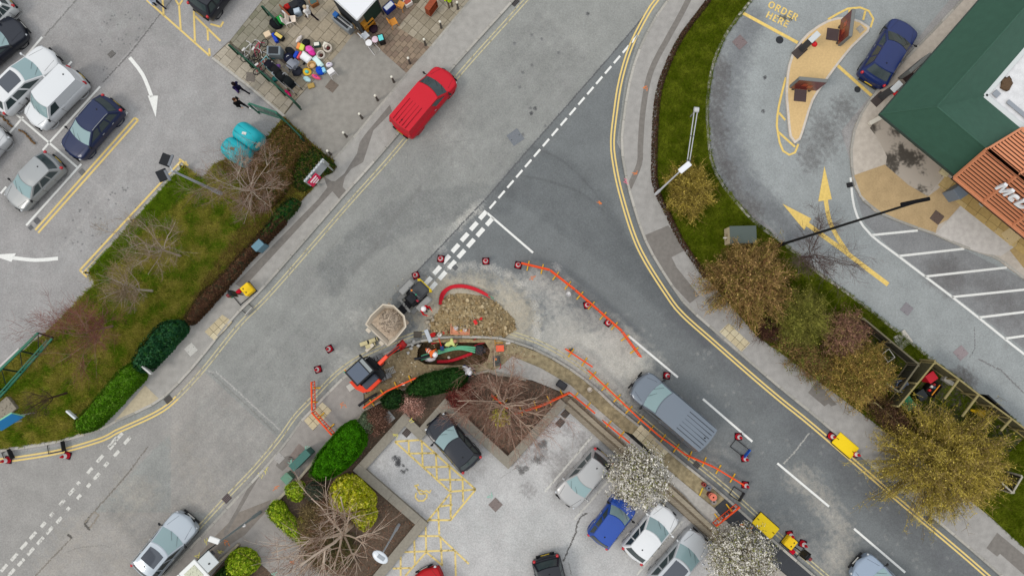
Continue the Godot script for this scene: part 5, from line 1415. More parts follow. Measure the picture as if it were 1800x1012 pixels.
	# tool crate, pick and tamper at the trench end
	t = thing("toolbox", "orange red plastic box on the soil past the duct coupling", "box", at(879, 612, 0.06), 0.05)
	mb = MB.new(); mb.bx(0, 0.12, 0, 0.46, 0.24, 0.36, 0.03); part("body", mb, paint(238, 92, 62, 0.5), t)
	mb = MB.new(); mb.bx(0, 0.25, 0, 0.48, 0.04, 0.38, 0.015); part("lid", mb, paint(244, 104, 72, 0.5), t)
	t = thing("pickaxe", "yellow handled pickaxe with pale head on the soil", "pickaxe", at(878, 602, 0.08), 0.05)
	mb = MB.new(); mb.rod(Vector3(-0.25, 0.04, 0), Vector3(0.22, 0.04, 0.02), 0.025); part("handle", mb, paint(228, 160, 50, 0.6), t)
	mb = MB.new(); mb.beam(Vector3(-0.27, 0.05, -0.2), Vector3(-0.27, 0.05, 0.16), 0.05, 0.05, 0.015); part("head", mb, paint(200, 150, 70, 0.5), t)
	mb = MB.new(); mb.bx(0, 0.05, 0, 0.3, 0.08, 0.12, 0.03); solo("whetstone", "pale block at the pickaxe end", "block", mb, paint(216, 210, 202, 0.7), at(893, 603, 0.06))
	t = thing("plate_compactor", "dark grey compactor with red handle at the path end", "compactor", at(873, 634, 0.06), 0.15)
	mb = MB.new(); mb.bx(0, 0.06, 0, 0.45, 0.1, 0.62, 0.03); part("base_plate", mb, paint(96, 98, 96, 0.5), t)
	mb = MB.new(); mb.bx(0, 0.3, -0.05, 0.36, 0.36, 0.36, 0.06); part("engine", mb, paint(84, 88, 84, 0.5), t)
	mb = MB.new(); mb.lathe(Transform3D(Basis(), Vector3(-0.02, 0.48, -0.12)), [[0.0, 0.0], [0.07, 0.0], [0.07, 0.05], [0.0, 0.05]], 12); part("air_filter", mb, paint(214, 120, 60, 0.5), t)
	mb = MB.new(); mb.tube(PackedVector3Array([Vector3(0.2, 0.2, 0.2), Vector3(0.2, 0.75, 0.42), Vector3(0.1, 0.8, 0.46)]), PackedFloat32Array([.025, .025, .025]), 6); part("handle", mb, paint(214, 52, 44, 0.5), t)
	# kerbs waiting by the lines, loose board, mesh screen
	for e in [[642, 603, 0.0, "cream concrete block on the road side of a pair"], [656, 598, 0.0, "cream concrete block touching the skip lip"], [652, 607, 0.0, "cream concrete block of a pair, on the kerb side"]]:
		t = thing("spare_kerb", e[3], "kerb stone", at(e[0], e[1], 0.02), 0.36)
		mb = MB.new(); mb.bx(0, 0.12, 0, 0.62, 0.22, 0.24, 0.03); part("stone", mb, grain(214, 202, 158, "mottle", 1.0), t)
		mb = MB.new(); mb.bx(0.2, 0.235, 0, 0.06, 0.012, 0.25); part("strap", mb, blk, t)
	mb = MB.new(); mb.beam(at(643, 617, 0.08), at(656, 605, 0.3), 0.2, 0.04, 0.012); solo("white_board", "white board propped on the cream blocks", "board", mb, paint(222, 212, 194, 0.6))
	mb = MB.new(); mb.bx(0, 0.03, 0, 0.55, 0.05, 0.4, 0.01); solo("paper_sack", "flattened pale sack on pavement behind the excavator", "sack", mb, paint(200, 196, 188, 0.9), at(618, 679, 0.13), 0.6)
	t = thing("mesh_plate", "grey perforated plate on the soil by the excavator track", "plate", at(686, 652, 0.07), 0.4)
	for k in 6:
		mb = MB.new(); mb.bx(-0.25 + k * 0.1, 0.03, 0, 0.05, 0.03, 0.36, 0.008); part("bar", mb, paint(176, 174, 168, 0.5), t)
	for s in [-1.0, 1.0]:
		mb = MB.new(); mb.bx(0, 0.035, s * 0.17, 0.6, 0.035, 0.05, 0.008); part("edge_bar", mb, paint(176, 174, 168, 0.5), t)
	mb = MB.new(); mb.blob(Transform3D(), Vector3(0.13, 0.08, 0.1), 8, 0.2, 3); solo("water_bottle", "small pale bag on the barrier by the hedge", "bag", mb, paint(220, 196, 186, 0.7), at(708, 675, 1.02))
	pipe("black_duct", "black duct lying along the hedge under the barrier", [630, 713, 0.18, 645, 702, 0.18, 662, 692, 0.18], 0.08, blk, "duct")
	for e in [[724, 606], [722, 612], [727, 600], [735, 608], [718, 620]]:
		mb = MB.new(); mb.blob(Transform3D(), Vector3(0.14, 0.08, 0.11), 7, 0.3, int(e[0])); solo("concrete_lump", "broken grey lump beside the excavator bucket", "concrete lump", mb, grain(190, 188, 184, "mottle", 1.2), at(e[0], e[1], 0.08), 0, "lumps beside the bucket")
# ---- plants
func leaf(mb: MB, p: Vector3, nrm: Vector3, s: float) -> void:
	var d := Vector3(rng.randf_range(-1, 1), rng.randf_range(-1, 1), rng.randf_range(-1, 1))
	var a := (d - nrm * d.dot(nrm)).normalized() * s
	var b := a.cross(nrm) * 0.55
	mb.tri(p - a, p + b + nrm * s * 0.2, p + a); mb.tri(p - a, p + a, p - b + nrm * s * 0.2)
func tone(cols: Array, spread := 0.25) -> Color:
	var c: Array = cols[rng.randi() % cols.size()]
	var k := rng.randf_range(1.0 - spread, 1.0 + spread)
	var e := seen(c[0], c[1], c[2])
	return Color(e.r * k, e.g * k, e.b * k)
func hedge(called: String, label: String, pts: Array, h: float, cols: Array, size: float, dens: float, core: Array, edge := 0.7, base := 0.1, group := "") -> void:
	var out := arc(xz(pts + [pts[0], pts[1]], h * 0.75), 0.25)
	out.remove_at(out.size() - 1)
	var c := Vector2.ZERO
	var lo := out[0]; var hi := out[0]
	for p in out: c += p; lo = lo.min(p); hi = hi.max(p)
	c /= out.size()
	var o := Vector3(c.x, base, c.y)
	var t := thing(called, label, "hedge" if h > 0.0 and called.contains("hedge") else "shrub", o, 0, group)
	var nz := noise(int(pts[0]) + 7, 0.9, 3)
	var high := func(p: Vector2) -> float:
		var d := 1e9
		for k in out.size(): d = minf(d, p.distance_to(Geometry2D.get_closest_point_to_segment(p, out[k], out[(k + 1) % out.size()])))
		var e := 1.0 - minf(d / edge, 1.0)
		return maxf(0.05, (h - base) * sqrt(maxf(0.0, 1.0 - e * e * 0.93)) * (1.0 + 0.3 * nz.get_noise_2d(p.x * 1.7, p.y * 1.7)))
	var mb := MB.new()
	var nx := int((hi.x - lo.x) / 0.16) + 2; var ny := int((hi.y - lo.y) / 0.16) + 2
	var rows := []
	for i in nx:
		var row := PackedVector3Array()
		for j in ny:
			var p := Vector2(lerpf(lo.x, hi.x, i / float(nx - 1)), lerpf(lo.y, hi.y, j / float(ny - 1)))
			var y := -0.6
			if Geometry2D.is_point_in_polygon(p, out): y = high.call(p) * 0.86 - 0.05
			row.append(Vector3(p.x - c.x, y, p.y - c.y))
		rows.append(row)
	mb.grid(rows)
	part("branches", mb, paint(cols[0][0], cols[0][1], cols[0][2], 0.95), t)
	mb = MB.new()
	var n := int((hi.x - lo.x) * (hi.y - lo.y) * dens)
	for k in n:
		var p := Vector2(rng.randf_range(lo.x, hi.x), rng.randf_range(lo.y, hi.y))
		if not Geometry2D.is_point_in_polygon(p, out): continue
		var y: float = high.call(p)
		var nn := Vector3((p.x - c.x) * 0.25 + rng.randf_range(-0.6, 0.6), 1.0, (p.y - c.y) * 0.25 + rng.randf_range(-0.6, 0.6)).normalized()
		mb.col = tone([cols[clampi(int((nz.get_noise_2d(p.x * 3.0, p.y * 3.0) + 0.5 + rng.randf_range(-.3, .3)) * cols.size()), 0, cols.size() - 1)]], 0.4)
		leaf(mb, Vector3(p.x - c.x, y - rng.randf() * rng.randf() * 0.22 + 0.03 + (0.1 * rng.randf() if k % 7 == 0 else 0.0), p.y - c.y), nn, size * rng.randf_range(0.7, 1.3))
	for k in out.size():
		var a := out[k]; var b := out[(k + 1) % out.size()]
		for q in int(a.distance_to(b) * dens * h * 0.5) + 1:
			var p := a.lerp(b, rng.randf())
			var nn := Vector3(p.x - c.x, 0.4, p.y - c.y).normalized()
			mb.col = tone(cols)
			leaf(mb, Vector3(p.x - c.x, rng.randf() * (h - base) * 0.8, p.y - c.y) - nn * rng.randf() * 0.12, (nn + Vector3(rng.randf_range(-.5, .5), rng.randf_range(-.5, .5), rng.randf_range(-.5, .5))).normalized(), size)
	var f := part("foliage", mb, tinted(0.75, 0.15), t); f.set_meta("kind", "stuff")
func grow(limb: MB, twig: MB, p: Vector3, d: Vector3, len: float, r: float, depth: int, o: Dictionary) -> void:
	var n := 4
	var q := PackedVector3Array([p]); var rr := PackedFloat32Array([r])
	var dir := d
	for i in n:
		dir = (dir + Vector3(rng.randf_range(-1, 1), rng.randf_range(-0.7, 0.9), rng.randf_range(-1, 1)) * o.wild).normalized()
		q.append(q[-1] + dir * len / n); rr.append(maxf(0.004, r * (1.0 - 0.62 * (i + 1) / n)))
	var mb := limb if depth > 0 else twig
	mb.col = tone(o.limb, 0.15) if depth > 0 else tone(o.twig, 0.25)
	mb.tube(q, rr, 5 if depth > 1 else (4 if depth == 1 else 3), false)
	if depth == 0: return
	var kids: int = o.kids[depth - 1]
	for k in kids:
		var s := rng.randf_range(0.25, 1.0)
		var i := clampi(int(s * n), 1, n)
		var ax := Vector3(rng.randf_range(-1, 1), rng.randf_range(-0.4, 0.8), rng.randf_range(-1, 1)).normalized()
		grow(limb, twig, q[i], (dir * 0.9 + ax * o.spread).normalized(), len * rng.randf_range(0.4, 0.72), rr[i] * 0.62, depth - 1, o)
func bare_tree(label: String, px: float, py: float, h: float, limbs: int, reach: float, o: Dictionary, seed: int) -> Node3D:
	rng.seed = seed
	var t := thing(o.get("called", "bare_tree"), label, "tree", at(px, py, 0.1))
	var tr := MB.new(); tr.col = tone(o.limb, 0.05)
	var th: float = h * o.get("fork", 0.3)
	var lean := Vector3(rng.randf_range(-0.1, 0.1), 0, rng.randf_range(-0.1, 0.1))
	var r: float = o.get("r", 0.09)
	tr.tube(PackedVector3Array([Vector3.ZERO, Vector3(0, th * 0.5, 0) + lean, Vector3(0, th, 0) + lean * 2.0]), PackedFloat32Array([r * 1.3, r, r * 0.85]), 8)
	part("trunk", tr, tinted(), t)
	var limb := MB.new(); var twig := MB.new()
	for k in limbs:
		var g := TAU * k / limbs + rng.randf_range(-0.3, 0.3)
		var d := Vector3(cos(g) * reach, rng.randf_range(0.5, 1.5), sin(g) * reach).normalized()
		grow(limb, twig, Vector3(0, th * rng.randf_range(0.75, 1.0), 0) + lean * 2.0, d, (h - th) * rng.randf_range(0.45, 0.8), r * 0.5, 3, o)
	grow(limb, twig, Vector3(0, th, 0) + lean * 2.0, Vector3(lean.x, 1, lean.z).normalized(), h - th, r * 0.7, 3, o)
	part("limbs", limb, tinted(), t)
	var tw := part("twigs", twig, tinted(), t); tw.set_meta("kind", "stuff")
	return t
func crown_leaves(t: Node3D, c: Vector3, r: Vector3, n: int, cols: Array, size: float, hollow := 0.35) -> void:
	var mb := MB.new()
	var nz := noise(int(r.x * 100) + n, 0.8, 3)
	var k := 0
	while k < n:
		var d := Vector3(rng.randf_range(-1, 1), rng.randf_range(-0.7, 1), rng.randf_range(-1, 1))
		var l := d.length()
		if l > 1.0 or l < hollow: continue
		var lump := nz.get_noise_3dv(d * 3.2 + c)
		k += 1
		if lump < -0.06 and rng.randf() < 0.85: continue
		var p := c + d.normalized() * r * (l * (1.0 + 0.7 * lump))
		mb.col = tone(cols)
		leaf(mb, p, (d + Vector3(rng.randf_range(-1, 1), rng.randf_range(-0.2, 1), rng.randf_range(-1, 1))).normalized(), size * rng.randf_range(0.6, 1.3))
	var f := part("crown", mb, tinted(0.7, 0.2), t); f.set_meta("kind", "stuff")
func twig_shrub(called: String, label: String, cx: float, cy: float, rx: float, ry: float, h: float, n: int, stem: Array, tips: Array, leaves: int, turn := 0.0, size := 0.05) -> void:
	var b := at(cx, cy, h * 0.55); b.y = 0.1
	rng.seed = int(cx * 3 + cy)
	var t := thing(called, label, "shrub", b, turn)
	var mx := rx / 29.0; var mz := ry / 29.0
	var st := MB.new(); var tw := MB.new(); var lf := MB.new()
	for k in 26:
		var g := rng.randf() * TAU; var e := sqrt(rng.randf()) * 0.75
		st.col = tone(stem, 0.2)
		var foot := Vector3(cos(g) * mx * e * 0.55, 0, sin(g) * mz * e * 0.55)
		st.tube(PackedVector3Array([foot, foot + Vector3(cos(g) * mx * 0.1, h * 0.35, sin(g) * mz * 0.1), Vector3(cos(g) * mx * e, h * 0.72, sin(g) * mz * e)]), PackedFloat32Array([0.03, 0.022, 0.012]), 4, false)
	part("stems", st, tinted(), t)
	var nz := noise(int(cx), 0.7, 3)
	for k in n:
		var g := rng.randf() * TAU; var e := sqrt(rng.randf())
		var wob := (1.0 + 0.6 * nz.get_noise_2d(cos(g) * 4.0, sin(g) * 4.0)) * (rng.randf_range(1.05, 1.3) if rng.randf() < 0.14 else 1.0)
		var top := h * sqrt(maxf(0.06, 1.0 - e * e * 0.92)) * (1.0 + 0.6 * nz.get_noise_2d(cos(g) * e * mx * 2.4 + 30.0, sin(g) * e * mz * 2.4))
		var tip := Vector3(cos(g) * mx * e * wob, top * rng.randf_range(0.7, 1.05), sin(g) * mz * e * wob)
		var root := tip * rng.randf_range(0.45, 0.7)
		var bend := (tip + root) * 0.5 + Vector3(rng.randf_range(-.15, .15), rng.randf_range(0, .2), rng.randf_range(-.15, .15))
		tw.col = tone(tips if rng.randf() < 0.75 else stem, 0.45) * 1.12
		tw.tube(PackedVector3Array([root, bend, tip]), PackedFloat32Array([0.012, 0.009, 0.005]), 3, false)
		for q in 4:
			var s := bend.lerp(tip, rng.randf())
			tw.tube(PackedVector3Array([s, s + Vector3(rng.randf_range(-.42, .42), rng.randf_range(-.05, .3), rng.randf_range(-.42, .42))]), PackedFloat32Array([0.009, 0.005]), 3, false)
		for q in leaves:
			lf.col = tone(tips, 0.45) * 1.12
			leaf(lf, bend.lerp(tip, rng.randf_range(0, 1.1)) + Vector3(rng.randf_range(-.16, .16), rng.randf_range(-.06, .14), rng.randf_range(-.16, .16)), Vector3(rng.randf_range(-.6, .6), 1, rng.randf_range(-.6, .6)).normalized(), size * rng.randf_range(0.6, 1.2))
	var p1 := part("twigs", tw, tinted(), t); p1.set_meta("kind", "stuff")
	if leaves > 0:
		var p2 := part("foliage", lf, tinted(0.8, 0.15), t); p2.set_meta("kind", "stuff")
func grass(label: String, poly: PackedVector2Array, n: int, colour: Callable, size: float, seed: int) -> void:
	rng.seed = seed
	var mb := MB.new()
	for k in 7:
		var g := rng.randf() * TAU
		var a := Vector3(rng.randf_range(-.06, .06), 0, rng.randf_range(-.06, .06))
		var b := Vector3(cos(g), 0, sin(g))
		mb.tri(a - b.cross(Vector3.UP) * 0.012, a + b.cross(Vector3.UP) * 0.012, a + b * rng.randf_range(0.03, 0.09) + Vector3.UP * rng.randf_range(0.05, 0.1))
	var mm := MultiMesh.new()
	mm.transform_format = MultiMesh.TRANSFORM_3D; mm.use_colors = true
	mm.mesh = mb.mesh()
	var lo := poly[0]; var hi := poly[0]
	for p in poly: lo = lo.min(p); hi = hi.max(p)
	var ps := PackedVector2Array()
	while ps.size() < n:
		var p := Vector2(rng.randf_range(lo.x, hi.x), rng.randf_range(lo.y, hi.y))
		if Geometry2D.is_point_in_polygon(p, poly): ps.append(p)
	mm.instance_count = n
	for i in n:
		var s := size * rng.randf_range(0.6, 1.4)
		mm.set_instance_transform(i, Transform3D(Basis(Vector3.UP, rng.randf() * TAU).scaled(Vector3(s, s, s)), Vector3(ps[i].x, 0.1, ps[i].y)))
		mm.set_instance_color(i, colour.call(ps[i]))
	var o := MultiMeshInstance3D.new()
	o.name = numbered("grass"); o.multimesh = mm; o.material_override = tinted(0.8, 0.1)
	o.set_meta("kind", "stuff"); o.set_meta("label", label); o.set_meta("category", "grass")
	add_child(o)
func build_green() -> void:
	var nz := noise(61, 0.35, 3)
	var rich := seen(96, 132, 22); var straw := seen(178, 166, 78); var olive := seen(124, 130, 34); var brown := seen(124, 96, 60)
	var left := xz([322, 292, 156, 477, 166, 499, 120, 547, 80, 587, 0, 650, -110, 745, -110, 802, 0, 787, 103, 771, 175, 749, 231, 681, 300, 606, 390, 510, 436, 456, 526, 355, 567, 310, 584, 283, 560, 264, 500, 208, 470, 242, 440, 264, 377, 290, 357, 316], 0.1)
	var bright_l := xz([322, 292, 156, 477, 175, 490, 260, 400, 345, 330], 0.1)
	var litter := xz([300, 606, 340, 520, 400, 430, 450, 360, 380, 290, 500, 200, 600, 283, 436, 456], 0.1)
	grass("rough olive and straw grass of the car park verge", left, 34000, func(p: Vector2) -> Color:
		var k := nz.get_noise_2dv(p * 2.0) + rng.randf_range(-.3, .3)
		var c := olive.lerp(straw, clampf(k + 0.3, 0, 1))
		if Geometry2D.is_point_in_polygon(p, bright_l) or k < -0.2: c = rich.lerp(olive, rng.randf() * 0.5)
		if Geometry2D.is_point_in_polygon(p, litter) and rng.randf() < 0.7: c = brown.lerp(olive, rng.randf() * 0.5)
		return c * rng.randf_range(0.6, 1.45), 1.8, 901)
	grass("short dense green grass of the shop verge", xz(VERGE_OUT, 0.1) + back(xz(VERGE_IN, 0.1)), 42000, func(p: Vector2) -> Color:
		var k := nz.get_noise_2dv(p * 2.5) + rng.randf_range(-.25, .25)
		return seen(82, 98, 10).lerp(seen(122, 132, 34), clampf(k + 0.3, 0, 1)) * rng.randf_range(0.65, 1.3), 1.1, 902)
	rng.seed = 300
	# car park verge
	hedge("laurel_hedge", "dark glossy laurel hedge along the main road pavement", [312, 563, 290, 563, 268, 578, 246, 605, 229, 636, 248, 656, 262, 645, 290, 615, 312, 590, 320, 575], 1.7, [[38, 78, 48], [30, 64, 40], [60, 100, 66], [44, 84, 40]], 0.075, 420, [18, 32, 20])
	hedge("clipped_hedge", "bright green clipped hedge beside the buff paving", [229, 636, 205, 652, 178, 684, 150, 716, 127, 744, 134, 762, 160, 757, 190, 728, 222, 694, 249, 662], 1.25, [[70, 112, 20], [88, 132, 30], [56, 92, 18], [98, 136, 44]], 0.05, 620, [30, 50, 14])
	hedge("bare_hedge", "brown leafless hedge strip along the main road pavement", [322, 560, 345, 520, 380, 488, 420, 445, 455, 408, 486, 378, 500, 386, 480, 410, 436, 456, 392, 508, 345, 560, 330, 572], 1.15, [[92, 66, 50], [70, 52, 42], [112, 84, 62], [60, 62, 46]], 0.05, 520, [40, 30, 24])
	hedge("ivy_clump", "dark ivy clump at the end of the brown hedge", [455, 410, 470, 388, 490, 360, 512, 345, 524, 352, 512, 372, 490, 392, 470, 412], 1.2, [[36, 70, 38], [50, 84, 36], [84, 78, 46]], 0.06, 420, [20, 34, 20])
	hedge("ivy_clump", "dark ivy under the long grey sign", [520, 268, 545, 256, 575, 275, 590, 292, 582, 302, 560, 312, 545, 330, 528, 335, 512, 320], 0.6, [[44, 62, 30], [66, 84, 30], [92, 80, 48]], 0.06, 420, [18, 32, 18])
	hedge("bramble_patch", "olive brown bramble patch beside the turquoise banks", [440, 268, 470, 240, 500, 214, 530, 240, 548, 258, 520, 285, 512, 320, 480, 360, 445, 372, 420, 350, 432, 310], 0.8, [[104, 82, 50], [84, 76, 34], [122, 96, 62], [66, 72, 30]], 0.06, 300, [58, 48, 30])
	var birch := {"limb": [[206, 192, 176], [188, 172, 156]], "twig": [[150, 118, 104], [128, 100, 88], [168, 140, 124]], "wild": 0.2, "spread": 1.0, "kids": [11, 6, 5], "r": 0.06, "fork": 0.3}
	var rust := birch.duplicate(); rust.twig = [[142, 88, 80], [124, 74, 70], [160, 104, 94]]; rust.limb = [[168, 140, 124], [150, 116, 100]]
	bare_tree("pale limbed bare tree beside the turquoise recycling banks", 452, 342, 5.2, 9, 1.5, birch, 41)
	var small := birch.duplicate(); small.kids = [11, 6, 4]; small.r = 0.06; small.fork = 0.42
	small.twig = [[172, 150, 118], [150, 128, 98], [140, 118, 92]]
	bare_tree("slim bare birch in the middle of the car park verge", 317, 450, 5.4, 6, 0.8, small, 42)
	bare_tree("slim bare birch between verge kerb corner and dark hedge", 268, 511, 5.0, 6, 0.7, small, 43)
	bare_tree("reddish bare tree beside the green trolley shelter", 198, 573, 5.6, 7, 0.95, rust, 44)
	var dull := small.duplicate(); dull.limb = [[96, 80, 64], [84, 70, 58]]; dull.twig = [[110, 92, 70], [96, 84, 60]]; dull.kids = [7, 5, 3]
	bare_tree("dark thin bare sapling beside the blue sign", 118, 690, 4.2, 5, 0.6, dull, 45)
	# beds by the works
	var big := {"limb": [[218, 196, 176], [196, 172, 152], [176, 150, 132]], "twig": [[164, 120, 104], [142, 102, 88], [180, 138, 118]], "wild": 0.16, "spread": 0.75, "kids": [9, 7, 5], "r": 0.11, "fork": 0.16}
	var bt := bare_tree("wide bare tree with red brown twigs in planting bed", 886, 716, 5.0, 15, 2.3, big, 46)
	crown_leaves(bt, Vector3(-0.2, 2.4, 0.3), Vector3(0.55, 0.4, 0.5), 500, [[176, 168, 40], [150, 148, 40], [196, 186, 70]], 0.06, 0.1)
	var big2 := big.duplicate(); big2.twig = [[168, 126, 108], [140, 104, 86], [120, 96, 74]]; big2.fork = 0.34; big2.kids = [7, 6, 5]
	big2.r = 0.13; big2.limb = [[232, 212, 192], [214, 192, 172]]; big2.wild = 0.13
	bare_tree("pale bare tree beside the yellow leaved bush", 618, 922, 8.2, 9, 1.0, big2, 47)
	rng.seed = 310
	hedge("dome_hedge", "large bright green clipped dome hedge by the pavement", [541, 836, 553, 802, 578, 772, 600, 748, 620, 740, 637, 752, 641, 775, 630, 800, 604, 828, 578, 843, 552, 846], 1.7, [[56, 112, 16], [70, 130, 22], [44, 92, 14]], 0.045, 800, [26, 54, 10], 1.0)
	hedge("low_hedge", "dark green low hedge beside the trench", [712, 684, 735, 662, 770, 652, 800, 646, 820, 648, 823, 662, 812, 680, 775, 692, 735, 699, 714, 697], 1.3, [[40, 70, 30], [52, 84, 40], [32, 56, 26]], 0.05, 620, [20, 34, 16])
	hedge("low_hedge", "dark green shrub square behind the hedge-side barrier", [667, 702, 688, 686, 708, 690, 709, 710, 690, 720, 672, 716], 1.2, [[36, 60, 30], [46, 72, 38], [28, 46, 26]], 0.05, 620, [18, 30, 16])
	hedge("grey_shrub", "grey green shrub beside the bright dome hedge", [626, 742, 640, 722, 652, 730, 660, 752, 652, 762, 636, 758], 1.3, [[92, 106, 82], [74, 88, 66], [110, 122, 96]], 0.045, 620, [40, 48, 36])
	twig_shrub("brown_shrub", "brown twiggy shrub beside the grey lid", 664, 738, 18, 22, 1.1, 260, [[84, 60, 50]], [[120, 88, 74], [96, 72, 60], [140, 108, 92]], 4)
	twig_shrub("pink_shrub", "round pinkish brown dome shrub in the bed", 725, 711, 17, 16, 0.9, 300, [[110, 80, 70]], [[186, 140, 124], [150, 108, 96], [204, 166, 150]], 5)
	twig_shrub("red_shrub", "dark red twiggy shrub between low hedge and wide bare tree", 812, 700, 24, 24, 1.0, 260, [[96, 46, 42]], [[128, 62, 56], [104, 48, 46], [140, 82, 72]], 3)
	var lime := [[196, 194, 44], [168, 176, 36], [214, 206, 90], [136, 150, 30]]
	hedge("golden_bush", "large golden yellow variegated bush in the bed", [578, 862, 586, 846, 604, 838, 622, 842, 638, 858, 656, 880, 654, 896, 634, 900, 612, 908, 588, 902, 578, 884], 1.7, lime, 0.075, 420, [70, 76, 16], 0.9)
	hedge("golden_bush", "smaller golden bush beside the pale bare tree", [616, 908, 634, 896, 650, 892, 660, 904, 655, 922, 640, 935, 622, 922], 1.2, lime, 0.075, 400, [70, 76, 16])
	var gre := [[150, 176, 40], [120, 150, 30], [172, 188, 60], [96, 128, 30]]
	hedge("lime_bush", "lime green bush in the pavement corner of the bed", [498, 858, 512, 848, 528, 850, 532, 870, 522, 884, 506, 876], 1.1, gre, 0.07, 420, [50, 66, 16])
	hedge("lime_bush", "lime green low bush along the driveway edge", [466, 899, 480, 880, 497, 888, 505, 905, 522, 920, 534, 940, 528, 958, 512, 948, 490, 930, 472, 912], 0.9, gre, 0.07, 420, [50, 66, 16])
	hedge("lime_bush", "lime green bush beside the bus shelter", [394, 988, 404, 972, 424, 968, 444, 980, 450, 998, 436, 1012, 412, 1016, 398, 1008], 1.3, gre, 0.08, 420, [50, 66, 16])
	hedge("dark_bush", "dark green bush behind the lime one by bus shelter", [370, 1020, 384, 1002, 398, 998, 410, 1012, 430, 1020, 420, 1040, 380, 1040], 1.0, [[44, 70, 32], [60, 84, 36]], 0.07, 400, [20, 34, 16])
	hedge("grey_shrub", "dark grey green round shrub between golden and lime bushes", [533, 858, 546, 848, 562, 850, 570, 864, 562, 880, 546, 884, 535, 874], 1.1, [[72, 80, 66], [58, 66, 54], [88, 94, 80]], 0.05, 620, [34, 40, 30])
	twig_shrub("olive_shrub", "olive twiggy shrub under the pale bare tree", 556, 920, 30, 38, 1.0, 800, [[92, 76, 56]], [[128, 112, 76], [104, 90, 62], [146, 128, 92]], 4)
	twig_shrub("olive_shrub", "dark olive ground shrub under the pale bare tree", 580, 968, 42, 34, 0.7, 800, [[72, 64, 46]], [[96, 94, 58], [76, 80, 48], [112, 104, 70]], 5)
	hedge("yellow_green_shrub", "yellow green shrub along the driveway under the bare tree", [522, 912, 534, 904, 545, 922, 548, 945, 540, 962, 530, 950, 524, 930], 0.9, [[150, 148, 50], [120, 120, 44], [168, 160, 78]], 0.06, 420, [60, 60, 24])
	# blossom
	for e in [[1122, 838, 50, 3.9, 48, "white blossom tree over the silver and blue cars"], [1302, 978, 54, 4.1, 49, "white blossom tree beside the fresh black path"]]:
		var bl := {"called": "blossom_tree", "limb": [[110, 92, 78], [96, 80, 70]], "twig": [[120, 104, 84], [100, 90, 70]], "wild": 0.15, "spread": 0.8, "kids": [4, 4, 4], "r": 0.1, "fork": 0.3}
		var bp := at(e[0], e[1], e[3] * 0.6)
		var t := bare_tree(e[5], e[0], e[1], 3.0, 7, 1.6, bl, e[4])
		t.position = Vector3(bp.x, 0.1, bp.z)
		var rr: float = e[2] / 31.5
		crown_leaves(t, Vector3(0, e[3] * 0.6, 0), Vector3(rr, e[3] * 0.42, rr), 17000, [[236, 231, 222], [222, 216, 204], [238, 232, 220], [190, 184, 162], [140, 140, 84], [110, 100, 80]], 0.062, 0.2)
	# shop verge
	var gold := [[172, 152, 70], [150, 132, 58], [190, 168, 90], [128, 112, 50]]
	var tan := [[170, 138, 88], [140, 112, 70], [190, 156, 104], [124, 104, 58], [146, 134, 66]]
	twig_shrub("golden_shrub", "yellow olive shrub beside the white street lamp", 1213, 335, 40, 48, 1.9, 800, [[120, 100, 60]], gold, 3)
	twig_shrub("tan_shrub", "large tan brown shrub beside the green cabinet", 1318, 492, 76, 72, 2.6, 1700, [[130, 92, 64], [96, 74, 54]], tan, 3)
	twig_shrub("olive_shrub", "wispy olive green shrub between tan and pinkish shrubs", 1408, 560, 50, 56, 2.0, 700, [[120, 116, 64]], [[150, 146, 72], [128, 126, 58], [110, 112, 50]], 3)
	twig_shrub("pink_brown_shrub", "pinkish brown shrub beside the timber bin store", 1485, 590, 40, 44, 2.0, 480, [[130, 96, 84]], [[164, 124, 104], [140, 104, 88], [150, 130, 84]], 3)
	twig_shrub("tan_shrub", "tan and olive shrub beside the grey pavement patch", 1512, 655, 60, 56, 2.3, 1100, [[120, 96, 60]], [[168, 138, 74], [146, 120, 62], [130, 124, 56], [186, 158, 92]], 3)
	twig_shrub("olive_shrub", "low dull shrub between pavement and tan shrubs", 1420, 632, 60, 30, 1.4, 420, [[110, 84, 62]], [[140, 110, 74], [120, 100, 60], [116, 118, 56]], 6, -0.7)
	twig_shrub("golden_shrub", "very large yellow olive shrub at the end of the bin store", 1664, 812, 116, 88, 3.0, 2800, [[128, 110, 62], [104, 88, 56]], [[184, 164, 72], [160, 142, 60], [200, 180, 92], [138, 124, 56], [170, 146, 96]], 3)
	twig_shrub("dark_red_shrub", "dark leafless shrub at the pavement edge under the tan shrub", 1352, 580, 28, 20, 0.9, 200, [[70, 50, 44]], [[96, 66, 54], [80, 58, 48]], 3)
	twig_shrub("brown_shrub", "dark brown brambles between pavement and bin store", 1560, 730, 56, 26, 1.2, 320, [[76, 54, 46]], [[104, 78, 60], [88, 66, 54], [120, 100, 60]], 4, -0.7)
	var sp := {"limb": [[96, 80, 74], [84, 70, 66]], "twig": [[112, 94, 92], [96, 82, 80], [126, 106, 100]], "wild": 0.2, "spread": 0.9, "kids": [10, 6, 5], "r": 0.05, "fork": 0.25}
	bare_tree("dark twiggy sapling overhanging the drive-through kerb", 1408, 452, 5.0, 6, 0.7, sp, 51)
	# dark clipped hedge line behind the right pavement
	var hl := MB.new()
	var hp := arc(xz([1262, -30, 1246, 0, 1200, 62, 1172, 120, 1157, 175, 1152, 260, 1154, 327, 1177, 378, 1200, 424, 1244, 489], 0.3), 0.3)
	var th := thing("low_brown_hedge", "low dark brown hedge edging the shop verge pavement", "hedge", Vector3.ZERO)
